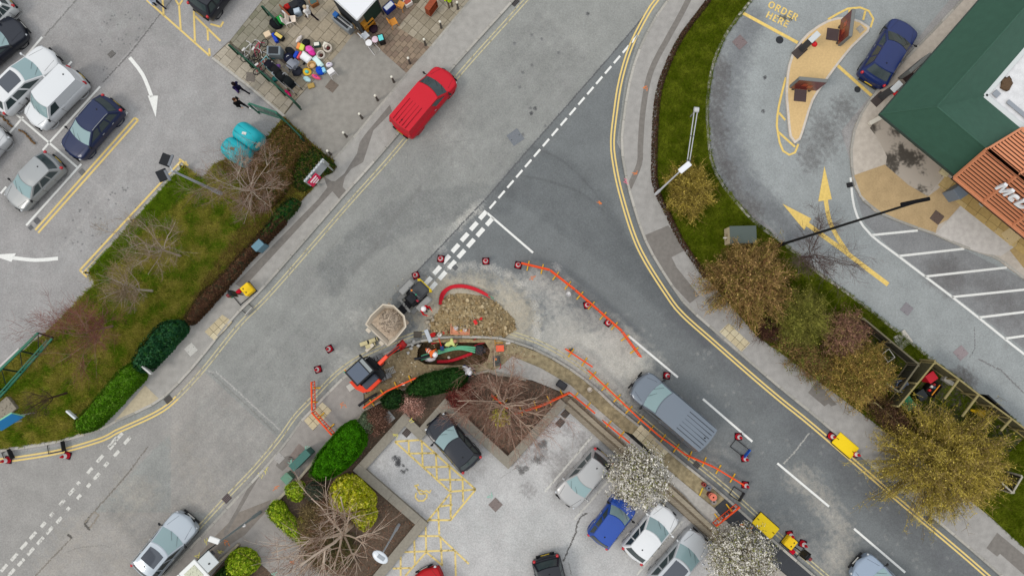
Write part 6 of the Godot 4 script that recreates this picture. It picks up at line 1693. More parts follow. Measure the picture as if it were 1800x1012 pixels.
	for k in 6000:
		var i := rng.randi() % (hp.size() - 1)
		var p := hp[i].lerp(hp[i + 1], rng.randf())
		hl.col = tone([[78, 54, 46], [60, 44, 38], [96, 70, 58], [70, 66, 40]])
		var d := rng.randf_range(-0.2, 0.2)
		leaf(hl, Vector3(p.x + d, 0.12 + (0.2 - absf(d)) * 1.6 * rng.randf_range(0.5, 1.1), p.y), Vector3(rng.randf_range(-.7, .7), 1, rng.randf_range(-.7, .7)).normalized(), 0.05)
	var fo := part("foliage", hl, tinted(0.8, 0.1), th); fo.set_meta("kind", "stuff")
	# dead leaves on the beds
	var lt := MB.new()
	for k in 5000:
		var px := rng.randf_range(520, 1000); var py := rng.randf_range(660, 1020)
		var ok := false
		for poly in [PackedVector2Array([Vector2(800, 664), Vector2(935, 670), Vector2(990, 694), Vector2(893, 806), Vector2(785, 705)]), PackedVector2Array([Vector2(650, 730), Vector2(700, 700), Vector2(738, 755), Vector2(711, 733), Vector2(632, 822), Vector2(742, 921), Vector2(655, 1020), Vector2(560, 960), Vector2(540, 860), Vector2(640, 780)])]:
			if Geometry2D.is_point_in_polygon(Vector2(px, py), poly): ok = true
		if not ok: continue
		lt.col = tone([[122, 92, 76], [96, 72, 60], [140, 104, 84], [84, 62, 54], [150, 120, 96]])
		leaf(lt, at(px, py, 0.115), Vector3(rng.randf_range(-.4, .4), 1, rng.randf_range(-.4, .4)).normalized(), rng.randf_range(0.03, 0.06))
	var lo2 := solo("leaf_litter", "brown leaf litter over the planting beds", "leaf litter", lt, tinted()); lo2.set_meta("kind", "stuff")
# ---- posts, walls, fences, cabinets, the shop
func post_top(b: Vector3, px: float, py: float) -> float:
	var t0 := at(px, py)
	return CAM_H * (1.0 - Vector2(b.x, b.z).length() / Vector2(t0.x, t0.z).length())
func lamp(label: String, bx: float, by: float, tx2: float, ty: float, r: float, m: Material, y := 0.12) -> Array:
	var b := at(bx, by, y)
	var h := post_top(b, tx2, ty) - y
	var t := thing("lamp_post", label, "lamp post", b)
	var mb := MB.new(); mb.tube(PackedVector3Array([Vector3.ZERO, Vector3(0, 1.2, 0), Vector3(0, 1.25, 0), Vector3(0, h, 0)]), PackedFloat32Array([r * 1.5, r * 1.5, r, r * 0.6]), 10)
	part("pole", mb, m, t)
	return [t, h]
func wall(called: String, label: String, line: Array, w: float, y0: float, y1: float, m: Material, cat := "wall", block := 0.0) -> void:
	var l := xz(line, y1)
	var c := l[l.size() / 2]
	var t := thing(called, label, cat, Vector3(c.x, y0, c.y))
	for i in l.size() - 1:
		var d := (l[i + 1] - l[i])
		var n := 1 if block <= 0.0 else maxi(1, int(d.length() / block))
		for k in n:
			var a := l[i].lerp(l[i + 1], float(k) / n); var b := l[i].lerp(l[i + 1], float(k + 1) / n)
			var mb := MB.new()
			var e := d.normalized() * (w * 0.5 if i < l.size() - 2 and k == n - 1 else -0.004)
			var f := d.normalized() * (w * 0.5 + 0.004 if i > 0 and k == 0 else 0.004)
			mb.beam(Vector3(a.x - c.x + f.x, (y1 - y0) * 0.5, a.y - c.y + f.y), Vector3(b.x - c.x + e.x, (y1 - y0) * 0.5, b.y - c.y + e.y), w, y1 - y0, 0.012)
			part("coping" if block <= 0.0 else "block", mb, m, t)
func box_thing(called: String, label: String, cat: String, px: float, py: float, s: Vector3, turn: float, m: Material, y := 0.12, bev := 0.02, lid: Material = null) -> Node3D:
	# px, py: where the photo shows the middle of its top
	var p := at(px, py, y + s.y); p.y = y
	var t := thing(called, label, cat, p, turn)
	var mb := MB.new(); mb.bx(0, s.y * 0.5 - 0.02, 0, s.x, s.y - 0.04, s.z, bev); part("body", mb, m, t)
	mb = MB.new(); mb.bx(0, s.y - 0.02, 0, s.x + 0.04, 0.04, s.z + 0.04, 0.012); part("top", mb, lid if lid != null else m, t)
	return t
func fence(called: String, label: String, line: Array, h: float, m: Material, gap: float, bw: float, y := 0.1, rail: Material = null) -> void:
	# line: photo pixels of the top edge
	var l := xz(line, y + h)
	var t := thing(called, label, "fence", Vector3(l[0].x, y, l[0].y))
	var rm := rail if rail != null else m
	var mb := MB.new(); mb.bx(0, h * 0.5, 0, bw, h - 0.06, 0.025, 0.004)
	var bm := mb.mesh()
	for i in l.size() - 1:
		var d := l[i + 1] - l[i]
		var o := l[i] - l[0]
		var u := d.normalized(); var n := Vector2(-u.y, u.x)
		for yy: float in [0.25, h - 0.03]:
			mb = MB.new(); mb.beam(Vector3(o.x + n.x * 0.04, yy, o.y + n.y * 0.04), Vector3(o.x + d.x + n.x * 0.04, yy, o.y + d.y + n.y * 0.04), 0.06 if yy < 1 else 0.09, 0.07, 0.008); part("rail", mb, rm, t)
		var np := int(d.length() / 2.2) + 1
		for k in np + 1:
			var p := o + d * (float(k) / np)
			mb = MB.new(); mb.bx(p.x + n.x * 0.1, h * 0.5, p.y + n.y * 0.1, 0.09, h, 0.09, 0.01, -atan2(d.y, d.x)); part("post", mb, rm, t)
		var nb := int(d.length() / gap)
		for k in nb:
			var p := o + d * ((k + 0.5) / nb)
			same("board", bm, m, t, Transform3D(Basis(Vector3.UP, -atan2(d.y, d.x)), Vector3(p.x, 0, p.y)))
func lid(label: String, px: float, py: float, s: float, deg: float, c: Array, y := 0.012, bars := 0, called := "inspection_cover") -> void:
	var t := thing(called, label, "drain" if bars > 0 else "cover", at(px, py, y), deg_to_rad(deg))
	var mb := MB.new()
	mb.bx(0, 0.002, 0, s, 0.012, s if bars == 0 else s * 0.8, 0.003); part("plate" if bars == 0 else "frame", mb, grain(c[0], c[1], c[2], "mottle", 1.0, 0.6), t)
	for k in bars:
		mb = MB.new(); mb.bx(-s * 0.42 + k * s * 0.84 / (bars - 1), 0.012, 0, s * 0.07, 0.016, s * 0.68); part("bar", mb, paint(c[0] + 40, c[1] + 38, c[2] + 36, 0.6), t)
	if bars == 0:
		for q in [[-0.36, 0.0], [0.36, 0.0]]:
			mb = MB.new(); mb.bx(q[0] * s, 0.009, 0, s * 0.08, 0.006, s * 0.05); part("key_hole", mb, paint(c[0] * 0.5, c[1] * 0.5, c[2] * 0.5), t)
func build_fixed() -> void:
	var conc := grain(150, 144, 132, "mottle", 0.6); var steel := paint(186, 192, 198, 0.5); var blk := paint(38, 40, 42, 0.5)
	wall("planter_wall", "low wide concrete wall zigzagging round the planting beds", [655, 1025, 741, 921, 631, 826, 711, 737, 738, 763, 783, 711, 893, 813, 991, 706], 0.55, 0.0, 0.32, conc, "wall", 2.4)
	raised("planting_strip", xz([985, 692, 1010, 700, 1060, 745, 1110, 790, 1200, 868, 1250, 922, 1330, 995, 1310, 1005, 1165, 872, 1075, 788, 991, 714], 0.19), -0.2, 0.19, grain(128, 116, 100, "soil", 0.8))
	wall("sleeper_wall", "weathered timber sleeper edging between path and parked cars", [1000, 703, 1060, 757, 1110, 800, 1165, 848, 1250, 926, 1300, 972], 0.26, 0.0, 0.3, grain(160, 150, 132, "wood", 0.8), "wall", 2.3)
	wall("sleeper_wall", "lower timber sleeper edging close beside the parked cars", [993, 712, 1055, 768, 1105, 812, 1160, 860, 1245, 937, 1290, 978], 0.3, 0.0, 0.22, grain(146, 136, 120, "wood", 0.8), "wall", 2.3)
	wall("garden_wall", "thin pale topped wall between pavement and bright dome hedge", [467, 899, 500, 866, 526, 840, 560, 800, 597, 761, 640, 727], 0.16, 0.1, 0.34, grain(176, 168, 150, "mottle", 0.8), "wall", 1.2)
	wall("garden_wall", "thin pale wall beside the bus shelter", [418, 957, 385, 987, 350, 1022], 0.16, 0.1, 0.4, grain(170, 160, 140, "mottle", 0.8), "wall", 1.2)
	wall("edging_wall", "row of pale edging stones edging the trench soil", [640, 722, 700, 688, 758, 667], 0.12, 0.05, 0.16, grain(172, 166, 152, "mottle", 0.8), "edging", 0.9)
	wall("edging_wall", "short grey edging stones edging the bare tree bed", [832, 658, 857, 652, 880, 657, 925, 668], 0.14, 0.05, 0.18, grain(158, 152, 140, "mottle", 0.8), "edging", 0.9)
	# lamps
	var a := lamp("tall black lamp post leaning over the drive-through bays", 1366, 432, 1626, 335, 0.08, paint(30, 31, 33, 0.6))
	var mb := MB.new(); mb.beam(Vector3(0.1, a[1], 0), Vector3(-1.1, a[1] + 0.1, 0.25), 0.15, 0.1, 0.03); part("lantern", mb, paint(24, 24, 26, 0.7), a[0])
	a = lamp("grey lamp post with two black floodlights over the verge corner", 388, 340, 299, 305, 0.09, steel)
	for e in [[-0.45, 0.25, 0.5], [-0.3, -0.55, -0.35]]:
		mb = MB.new(); mb.box(Transform3D(Basis(Vector3.UP, e[2]) * Basis(Vector3.BACK, -0.25), Vector3(e[0], a[1] + 0.05, e[1])), Vector3(0.55, 0.09, 0.62), 0.02); var fl := part("floodlight", mb, paint(30, 32, 36, 0.4), a[0])
		mb = MB.new(); mb.box(Transform3D(Basis(Vector3.UP, e[2]) * Basis(Vector3.BACK, -0.25), Vector3(e[0] + 0.22, a[1] + 0.0, e[1])), Vector3(0.14, 0.12, 0.62), 0.02); part("heat_sink", mb, paint(120, 124, 130, 0.5), fl)
		mb = MB.new(); mb.rod(Vector3(0, a[1] - 0.05, 0), Vector3(e[0] * 0.6, a[1], e[1] * 0.7), 0.03); part("bracket", mb, steel, a[0])
	a = lamp("thin grey lamp post with oval white head over the bed", 701, 922, 668, 978, 0.06, steel)
	mb = MB.new(); mb.blob(Transform3D(Basis(Vector3.UP, -0.6), Vector3(0, a[1] + 0.06, 0)), Vector3(0.46, 0.1, 0.28), 16); var hd := part("lamp_head", mb, paint(224, 230, 236, 0.3), a[0])
	mb = MB.new(); mb.box(Transform3D(Basis(Vector3.UP, -0.6), Vector3(0.06, a[1] + 0.155, 0)), Vector3(0.4, 0.03, 0.2), 0.012); part("cap", mb, paint(160, 166, 172, 0.4), hd)
	a = lamp("grey street lamp with white flat lantern near the bus shelter", 457, 900, 388, 957, 0.07, paint(140, 150, 154, 0.5))
	var tip := at(368, 945, a[1] + 0.12); var nod: Node3D = a[0]
	var dv := (tip - nod.position); dv.y = 0
	mb = MB.new(); mb.beam(Vector3(0, a[1], 0), Vector3(dv.x, a[1] + 0.1, dv.z), 0.3, 0.1, 0.03); part("lantern", mb, paint(236, 236, 234, 0.4), a[0])
	mb = MB.new(); mb.blob(Transform3D(Basis(), Vector3(0.02, a[1] * 0.45, 0.05)), Vector3(0.13, 0.1, 0.1), 10); part("camera_dome", mb, paint(230, 226, 224, 0.3), a[0])
	a = lamp("white street lamp at the back of the shop verge pavement", 1153, 341, 1196, 303, 0.06, paint(222, 224, 228, 0.5))
	mb = MB.new(); mb.beam(Vector3(0, a[1], 0), Vector3(0.55, a[1] + 0.08, -0.45), 0.3, 0.1, 0.03); part("lantern", mb, paint(232, 234, 238, 0.4), a[0])
	# twin rail frame on the grass
	var fa := at(1202, 322, 0.11); var fb := at(1214, 205, 0.11)
	var t := thing("verge_sign", "slim grey twin rail sign structure standing on grass", "sign", fa, yaw(fa, fb))
	var fl2 := fa.distance_to(fb)
	for z: float in [-0.06, 0.06]:
		mb = MB.new(); mb.tube(PackedVector3Array([Vector3(0, 0, z), Vector3(0.1, 0.5, z), Vector3(fl2, 1.4, z * 1.6)]), PackedFloat32Array([0.03, 0.035, 0.035]), 6); part("rail", mb, paint(186, 188, 188, 0.5), t)
	for k in 3:
		mb = MB.new(); mb.beam(Vector3(fl2 * (0.3 + 0.34 * k), 0.5 + 0.3 * (0.3 + 0.34 * k) * 3.0, -0.15), Vector3(fl2 * (0.3 + 0.34 * k), 0.5 + 0.3 * (0.3 + 0.34 * k) * 3.0, 0.15), 0.05, 0.05); part("cross_bar", mb, paint(60, 62, 60, 0.6), t)
	mb = MB.new(); mb.rod(Vector3(fl2, 0, 0), Vector3(fl2, 1.4, 0), 0.05); part("support_post", mb, paint(150, 152, 150, 0.5), t)
	mb = MB.new(); mb.lathe(Transform3D(Basis(Vector3.RIGHT, PI / 2), Vector3(fl2, 1.45, -0.14)), [[0.0, 0.0], [0.16, 0.0], [0.16, 0.28], [0.0, 0.28]], 14); part("end_cap", mb, paint(196, 198, 198, 0.5), t)
	# bollards along the forecourt
	var bs: Node3D
	for e in [[803, 4], [773, 38], [745, 69], [717, 102], [688, 135], [659, 168], [631, 200], [603, 233], [575, 265]]:
		var p := at(e[0], e[1], 1.0); p.y = 0.1
		if bs == null:
			bs = thing("bollard", "slim dark bollard with white cap along the forecourt edge", "bollard", p, 0, "bollards along the forecourt")
			mb = MB.new(); mb.lathe(Transform3D.IDENTITY, [[0.09, 0.0], [0.07, 0.04], [0.06, 0.86]], 12); part("post", mb, paint(92, 86, 80, 0.6), bs)
			mb = MB.new(); mb.lathe(Transform3D.IDENTITY, [[0.075, 0.86], [0.08, 0.93], [0.05, 0.98], [0.0, 0.99]], 12); part("cap", mb, paint(232, 228, 214, 0.5), bs)
		else: copy(bs, p)
	bs = null
	for e in [[229, 389, "yellow and black bollard halfway along the verge kerb"], [149, 480, "yellow and black bollard at the verge kerb corner"], [314, 295, "yellow and black bollard under the floodlights"]]:
		t = thing("striped_bollard", e[2], "bollard", at(e[0] + 10, e[1], 0.1), 0, "striped bollards on the verge kerb")
		for k in 5:
			mb = MB.new(); mb.lathe(Transform3D.IDENTITY, [[0.06, k * 0.18], [0.06, k * 0.18 + 0.18], [0.0, k * 0.18 + 0.18]], 10); part("band", mb, [paint(224, 190, 40, 0.6), blk][k % 2] if k < 4 else paint(236, 216, 170, 0.6), t)
	# recycling banks
	for e in [[436, 241, "turquoise recycling bank with a pale label on its lid"], [416, 267, "turquoise recycling bank with scribbles and a leaf patch on its lid"]]:
		var p := at(e[0] + 9, e[1] + 5, 0.02)
		t = thing("recycling_bank", e[2], "recycling bank", p, -0.62, "turquoise recycling banks")
		var tq := paint(38, 178, 190, 0.4)
		var ring := func(sx: float, sz: float, y: float, ox: float) -> PackedVector3Array:
			var o := PackedVector3Array()
			for k in 25:
				var g := TAU * k / 24.0
				o.append(Vector3(ox + signf(cos(g)) * pow(absf(cos(g)), 0.6) * sx, y, signf(sin(g)) * pow(absf(sin(g)), 0.6) * sz))
			return o
		mb = MB.new(); mb.grid([ring.call(0.86, 0.6, 0.0, 0), ring.call(0.92, 0.66, 0.3, 0), ring.call(0.9, 0.66, 1.0, 0)]); part("body", mb, tq, t)
		mb = MB.new(); mb.grid([ring.call(0.9, 0.66, 1.0, 0), ring.call(0.8, 0.6, 1.3, 0.02), ring.call(0.66, 0.48, 1.62, 0.0), ring.call(0.3, 0.2, 1.7, 0.0), ring.call(0.01, 0.01, 1.7, 0)]); var hood := part("hood", mb, tq, t)
		for z: float in [-0.2, 0.22]:
			mb = MB.new(); mb.bx(-0.1, 1.685, z, 1.0, 0.03, 0.02); part("seam", mb, paint(20, 130, 140, 0.5), hood)
		mb = MB.new(); mb.box(Transform3D(Basis(Vector3.BACK, -1.0), Vector3(0.78, 1.33, 0.12)), Vector3(0.06, 0.1, 0.3), 0.02); part("slot", mb, blk, t)
		mb = MB.new(); mb.box(Transform3D(Basis(Vector3.BACK, -1.2), Vector3(0.9, 1.12, 0.1)), Vector3(0.2, 0.012, 0.42)); part("label_plate", mb, grain(190, 190, 170, "worn", 2.0), t)
		mb = MB.new(); mb.bx(0.05, 1.715, 0.0, 0.26, 0.012, 0.16, 0.004, 0.4); part("sticker", mb, grain(226, 226, 220, "worn", 2.0) if e[1] < 250 else grain(120, 110, 90, "worn", 2.0), t)
	# signs
	var s0 := at(534, 319, 2.5); var s1 := at(568, 279, 2.5)
	t = thing("long_sign", "long grey sign board on two posts over the ivy", "sign", Vector3(s0.x, 0.1, s0.z), yaw(s0, s1))
	var sl := s0.distance_to(s1)
	mb = MB.new(); mb.bx(sl * 0.5, 1.75, 0, sl, 1.3, 0.12, 0.02); part("board", mb, paint(196, 200, 204, 0.5), t)
	for k in 8:
		mb = MB.new(); mb.bx(sl * (0.06 + 0.125 * k), 2.41, 0, 0.05, 0.03, 0.2, 0.008); part("top_clip", mb, paint(150, 154, 158, 0.5), t)
	for x: float in [0.25, 0.92]:
		mb = MB.new(); mb.bx(sl * x, 1.2, 0.12, 0.1, 2.4, 0.1, 0.01); part("post", mb, paint(170, 174, 170, 0.5), t)
	mb = MB.new(); mb.box(Transform3D(Basis(Vector3.RIGHT, -0.5), Vector3(0.45, 2.1, 0.3)), Vector3(0.75, 0.55, 0.05), 0.01); var rs := part("red_notice", mb, paint(206, 40, 80, 0.5), t)
	for k in 3:
		mb = MB.new(); mb.box(Transform3D(Basis(Vector3.RIGHT, -0.5), Vector3(0.45 + 0.02 * k, 2.23 - 0.14 * k, 0.25 + 0.075 * k) + Vector3(0, 0.015, 0.03)), Vector3(0.5 - 0.1 * k, 0.06, 0.05)); part("lettering", mb, paint(244, 226, 230, 0.5), rs)
	sign_post("white topped finger sign at the hedge end", 274, 648, 260, 657, [206, 206, 204])
	sign_post("small round white sign behind the bright hedge", 136, 727, 128, 730, [232, 236, 240])
	var q0 := at(-12, 752, 2.2); var q1 := at(17, 734, 2.2)
	t = thing("entrance_sign", "blue and green edged sign at the verge corner", "sign", Vector3(q0.x, 0.1, q0.z), yaw(q0, q1))
	mb = MB.new(); mb.box(Transform3D(Basis(Vector3.RIGHT, -0.35), Vector3(0.6, 1.8, 0)), Vector3(1.6, 1.0, 0.06), 0.01); part("frame", mb, paint(150, 214, 170, 0.5), t)
	mb = MB.new(); mb.box(Transform3D(Basis(Vector3.RIGHT, -0.35), Vector3(0.6, 1.81, 0.03)), Vector3(1.5, 0.9, 0.06), 0.01); part("panel", mb, paint(36, 130, 190, 0.5), t)
	mb = MB.new(); mb.rod(Vector3(0.3, 0, 0), Vector3(0.3, 1.6, 0), 0.04); mb.rod(Vector3(1.2, 0, 0), Vector3(1.2, 1.6, 0), 0.04); part("posts", mb, steel, t)
	box_thing("stone_plinth", "flat weathered stone plinth beside the green shelter", "plinth", 6, 718, Vector3(1.1, 0.4, 0.9), 0.7, grain(150, 142, 128, "worn", 0.6), 0.1)
	# trolley shelter of green steel
	t = thing("trolley_shelter", "green steel rail shelter frame beside the verge", "shelter", at(90, 597, 0.1))
	var gm := paint(44, 116, 92, 0.4)
	var o0 := t.position
	var bl := [at(94, 594, 0.1), at(-70, 778, 0.1)]; var tl := [at(66, 585, 1.75), at(-130, 775, 1.75)]
	mb = MB.new(); mb.beam(tl[0] - o0, tl[1] - o0, 0.14, 0.12, 0.02); part("top_rail", mb, gm, t)
	mb = MB.new(); mb.beam(bl[0] - o0 + Vector3(0, 0.15, 0), bl[1] - o0 + Vector3(0, 0.15, 0), 0.14, 0.12, 0.02); part("bottom_rail", mb, gm, t)
	mb = MB.new(); mb.beam(bl[0] - o0 + Vector3(0.15, 0.9, 0.1), bl[1] - o0 + Vector3(0.15, 0.9, 0.1), 0.08, 0.08, 0.02); part("mid_rail", mb, gm, t)
	for k in 7:
		var f := k / 6.0
		mb = MB.new(); mb.beam(bl[0].lerp(bl[1], f) - o0, tl[0].lerp(tl[1], f) - o0, 0.09, 0.09, 0.015); part("post", mb, paint(24, 52, 44, 0.5), t)
		if k < 6:
			mb = MB.new(); mb.rod(bl[0].lerp(bl[1], f + 1 / 6.0) - o0, tl[0].lerp(tl[1], f) - o0, 0.025); part("brace", mb, paint(30, 54, 48, 0.5), t)
	mb = MB.new(); mb.beam(at(33, 612, 0.9) - o0, at(-60, 700, 0.9) - o0, 0.12, 0.1, 0.02); part("bumper_rail", mb, paint(206, 200, 198, 0.5), t)
	# green mesh fences by the forecourt
	var fg := paint(28, 72, 54, 0.5)
	fence("mesh_fence", "dark green mesh fence beside the heaped goods", [403, 77, 460, 126, 518, 177], 1.5, fg, 0.14, 0.012, 0.1)
	fence("mesh_fence", "short dark green mesh fence on mossy paving", [461, 9, 483, 31], 1.3, fg, 0.14, 0.012, 0.1)
	fence("mesh_fence", "dark green mesh fence between gate and brambles", [490, 200, 530, 240], 1.2, fg, 0.14, 0.012, 0.1)
	fence("mesh_gate", "green mesh gate standing open beside the paved strip", [437, 180, 486, 196], 1.9, paint(50, 110, 90, 0.5), 0.1, 0.02, 0.05)
	# cabinets and bench-like boxes
	var d45 := yaw(at(505, 825), at(540, 790))
	box_thing("street_cabinet", "long green telecom cabinet on pavement by dome hedge", "cabinet", 526, 809, Vector3(1.35, 1.15, 0.42), d45, paint(62, 108, 100, 0.5))
	box_thing("street_cabinet", "small pale green cabinet beside the long green one", "cabinet", 503, 841, Vector3(0.5, 0.75, 0.5), d45, paint(98, 138, 116, 0.5))
	mb = MB.new(); mb.lathe(Transform3D.IDENTITY, [[0.0, 0.0], [0.2, 0.0], [0.22, 0.85], [0.0, 0.88]], 14)
	solo("litter_bin", "dark round litter bin at the end of long cabinet", "bin", mb, paint(22, 40, 36, 0.5), at(537, 799, 0.12))
	box_thing("street_cabinet", "blue grey cabinet in the gap of the brown hedge", "cabinet", 452, 431, Vector3(0.62, 1.1, 0.42), d45, paint(104, 140, 156, 0.5))
	t = box_thing("utility_kiosk", "dark green topped kiosk with cream end on grass", "kiosk", 1307, 412, Vector3(1.55, 1.25, 1.0), 0.02, paint(200, 186, 156, 0.7), 0.1, 0.02, paint(84, 94, 90, 0.6))
	mb = MB.new(); mb.rod(Vector3(-1.0, 0.6, 0.1), Vector3(-0.78, 0.6, 0.1), 0.05); part("pipe", mb, paint(220, 216, 206, 0.5), t)
	# bus shelter
	var h0 := at(375, 978, 2.4); var h1 := at(335, 1016, 2.4)
	t = thing("bus_shelter", "bus shelter with a grey roof panel and white bays", "bus shelter", Vector3(h0.x, 0.12, h0.z), yaw(h0, h1))
	mb = MB.new(); mb.bx(0.4, 2.3, 0, 0.86, 0.08, 0.9, 0.02); part("roof_panel", mb, paint(196, 202, 204, 0.4), t)
	for k in 3:
		mb = MB.new(); mb.bx(1.45 + 1.22 * k, 2.32, 0.0, 1.2, 0.1, 1.3, 0.03); var rb := part("roof_bay", mb, paint(232, 234, 232, 0.4), t)
		mb = MB.new(); mb.bx(1.45 + 1.22 * k, 2.375, 0.02, 0.8, 0.03, 0.8, 0.012); part("skylight", mb, grain(202, 204, 182, "worn", 1.0), rb)
	for x in [0.1, 1.4, 2.6, 4.2]:
		mb = MB.new(); mb.bx(x, 1.13, 0.5, 0.07, 2.26, 0.07, 0.01); part("post", mb, paint(70, 74, 78, 0.4), t)
	mb = MB.new(); mb.bx(2.2, 1.2, 0.52, 3.9, 1.7, 0.02); part("back_pane", mb, paint(110, 120, 122, 0.05), t)
	mb = MB.new(); mb.bx(2.2, 0.5, 0.3, 3.0, 0.05, 0.3, 0.02); part("bench", mb, paint(90, 90, 92, 0.5), t)
	mb = MB.new(); mb.lathe(Transform3D(Basis(), Vector3(0.42, 2.34, -0.12)), [[0.05, 0.0], [0.05, 0.05], [0.0, 0.05]], 10); part("vent", mb, blk, t)
	# covers and gullies
	var grey := [92, 90, 88]; var rust := [104, 92, 84]
	for e in [[195, 95, .42, 42, grey, .012, 6, "gully grate on the open car park lane"], [398, 876, .5, 45, [70, 60, 62], .016, 6, "gully grate in the yellow lines beside the pavement"], [1634, 913, .46, -42, [60, 58, 58], .016, 6, "gully grate in the yellow lines under golden shrub"], [1225, 817, .42, -42, [64, 62, 60], .016, 5, "gully grate beside the long barrier row"], [295, 702, .46, 40, [60, 58, 56], .016, 6, "gully grate at the bend of the main road kerb"], [985, 743, .5, 48, [70, 62, 58], .012, 6, "gully grate near the planter wall corner, away from the wall"], [994, 727, .5, 48, [64, 56, 52], .012, 6, "gully grate tucked against the planter wall corner"], [715, 760, .5, 48, [70, 62, 60], .012, 6, "gully grate at the top of the yellow hatching"], [905, 3, .5, 48, [50, 48, 50], .016, 6, "gully grate beside the forecourt kerb"], [734, 588, .5, 0, [70, 64, 56], .02, 7, "muddy gully grate beside the skip"]]:
		lid(e[7], e[0], e[1], e[2], e[3], e[4], e[5], e[6], "gully_grate")
	for e in [[871, 887, .62, 45, [128, 116, 112], .012, "square brown cover in the walled car park"], [440, 135, .56, -7, [120, 112, 104], .106, "square brown cover on the paved strip"], [583, 151, .62, 52, [116, 104, 94], .106, "square brown cover on forecourt asphalt by the goods"], [498, 100, .62, 52, [104, 92, 84], .106, "dark cover half under the heaped goods"], [1648, 382, .66, 52, [104, 88, 80], .136, "dark square cover in sandy block paving"], [1690, 620, .68, 40, [150, 138, 140], .012, "faint pinkish cover on the lane by the bin store"], [1595, 543, .6, 50, [136, 132, 136], .012, "faint triangular jointed cover in the drive-through lane"], [1301, 74, .7, 42, [126, 112, 112], .012, "faint reddish cover beside the yellow stop line"], [906, 241, .8, 35, [118, 122, 128], .012, "blue grey cover in the main road"], [335, 614, .6, 42, [196, 194, 188], .128, "pale concrete cover on the main road pavement"], [143, 302, .34, 45, [110, 110, 110], .012, "small grey cover at the end of white bay lines"], [64, 388, .34, 45, [96, 96, 98], .012, "small dark cover at the foot of the yellow lines, larger"], [53, 400, .26, 45, [100, 100, 102], .012, "small dark cover at the foot of the yellow lines, smaller"], [1727, 358, .3, 45, [190, 186, 170], .15, "tiny pale cover in buff slabs under the canopy"], [682, 734, .62, 40, [178, 180, 178], .13, "pale lid in the bed beside brown shrub"], [1513, 51, .4, 40, [176, 168, 156], .13, "pale grey cover on the sandy island"], [1588, 597, .9, 35, [196, 190, 180], .115, "pale concrete slab in the grass by bin store"], [1779, 414, .9, 35, [214, 190, 144], .15, "loose buff slab by the concrete apron"], [800, 470, .3, 45, [96, 98, 100], .012, "small grey cover beside the give way dashes"], [490, 805, .5, 45, [168, 164, 160], .128, "pale square cover beside the green cabinets"]]:
		lid(e[6], e[0], e[1], e[2], e[3], e[4], e[5])
	mb = MB.new(); mb.lathe(Transform3D.IDENTITY, [[0.24, 0.0], [0.22, 0.012], [0.0, 0.012]], 18)
	solo("round_cover", "round black cover beside the yellow stop line", "cover", mb, paint(44, 46, 50, 0.6), at(1371, 70, 0.012))
	mb = MB.new(); mb.lathe(Transform3D.IDENTITY, [[0.2, 0.0], [0.18, 0.012], [0.0, 0.012]], 18)
	solo("round_cover", "round black cover behind the waiting blue car", "cover", mb, paint(50, 52, 56, 0.6), at(1508, 157, 0.012))
	# spray marks on pavement
	for e in [[467, 826, "yellow"], [457, 836, "yellow"], [362, 951, "yellow"], [346, 977, "yellow"], [386, 972, "yellow"], [485, 858, "orange"], [398, 953, "orange"], [513, 990, "orange"], [540, 785, "green"], [481, 1006, "green"], [512, 812, "green"], [1053, 359, "orange"], [936, 489, "orange"], [1136, 155, "orange"], [1117, 302, "orange"], [1102, 318, "pink"], [604, 712, "orange"], [862, 871, "green"], [722, 740, "yellow"], [694, 765, "yellow"], [1305, 922, "orange"], [1318, 932, "orange"]]:
		var yy := 0.126
		if e[0] > 830 and e[0] < 1060: yy = 0.016
		if e[1] > 730 and e[1] < 770: yy = 0.328
		if e[0] > 1300: yy = 0.12
		var col: Material = {"yellow": grain(226, 214, 110, "worn", 2.0), "orange": grain(236, 130, 60, "worn", 2.0), "green": grain(150, 206, 186, "worn", 2.0), "pink": grain(232, 130, 150, "worn", 2.0)}[e[2]]
		var o := Node3D.new(); o.name = numbered("spray_mark"); add_child(o); o.set_meta("kind", "structure")
		for k in 4:
			mb = MB.new()
			var c := Vector2(e[0] + rng.randf_range(-4, 4), e[1] + rng.randf_range(-4, 4)); var g := rng.randf() * PI
			band(mb, xz([c.x - cos(g) * 3.5, c.y - sin(g) * 3.5, c.x + cos(g) * 3.5, c.y + sin(g) * 3.5], yy), -0.016, 0.016, yy + k * 0.0012)
			part("stroke", mb, col, o)
	build_shop(); build_store()
func sign_post(label: String, bx: float, by: float, tx2: float, ty: float, c: Array) -> void:
	var b := at(bx, by, 0.12); var h := post_top(b, tx2, ty)
	var t := thing("sign_post", label, "sign", b)
	var mb := MB.new(); mb.rod(Vector3.ZERO, Vector3(0, h, 0), 0.035); part("post", mb, paint(70, 72, 72, 0.5), t)
	mb = MB.new(); mb.beam(Vector3(-0.3, h, -0.25), Vector3(0.3, h, 0.25), 0.12, 0.3, 0.03); part("plate", mb, paint(c[0], c[1], c[2], 0.5), t)
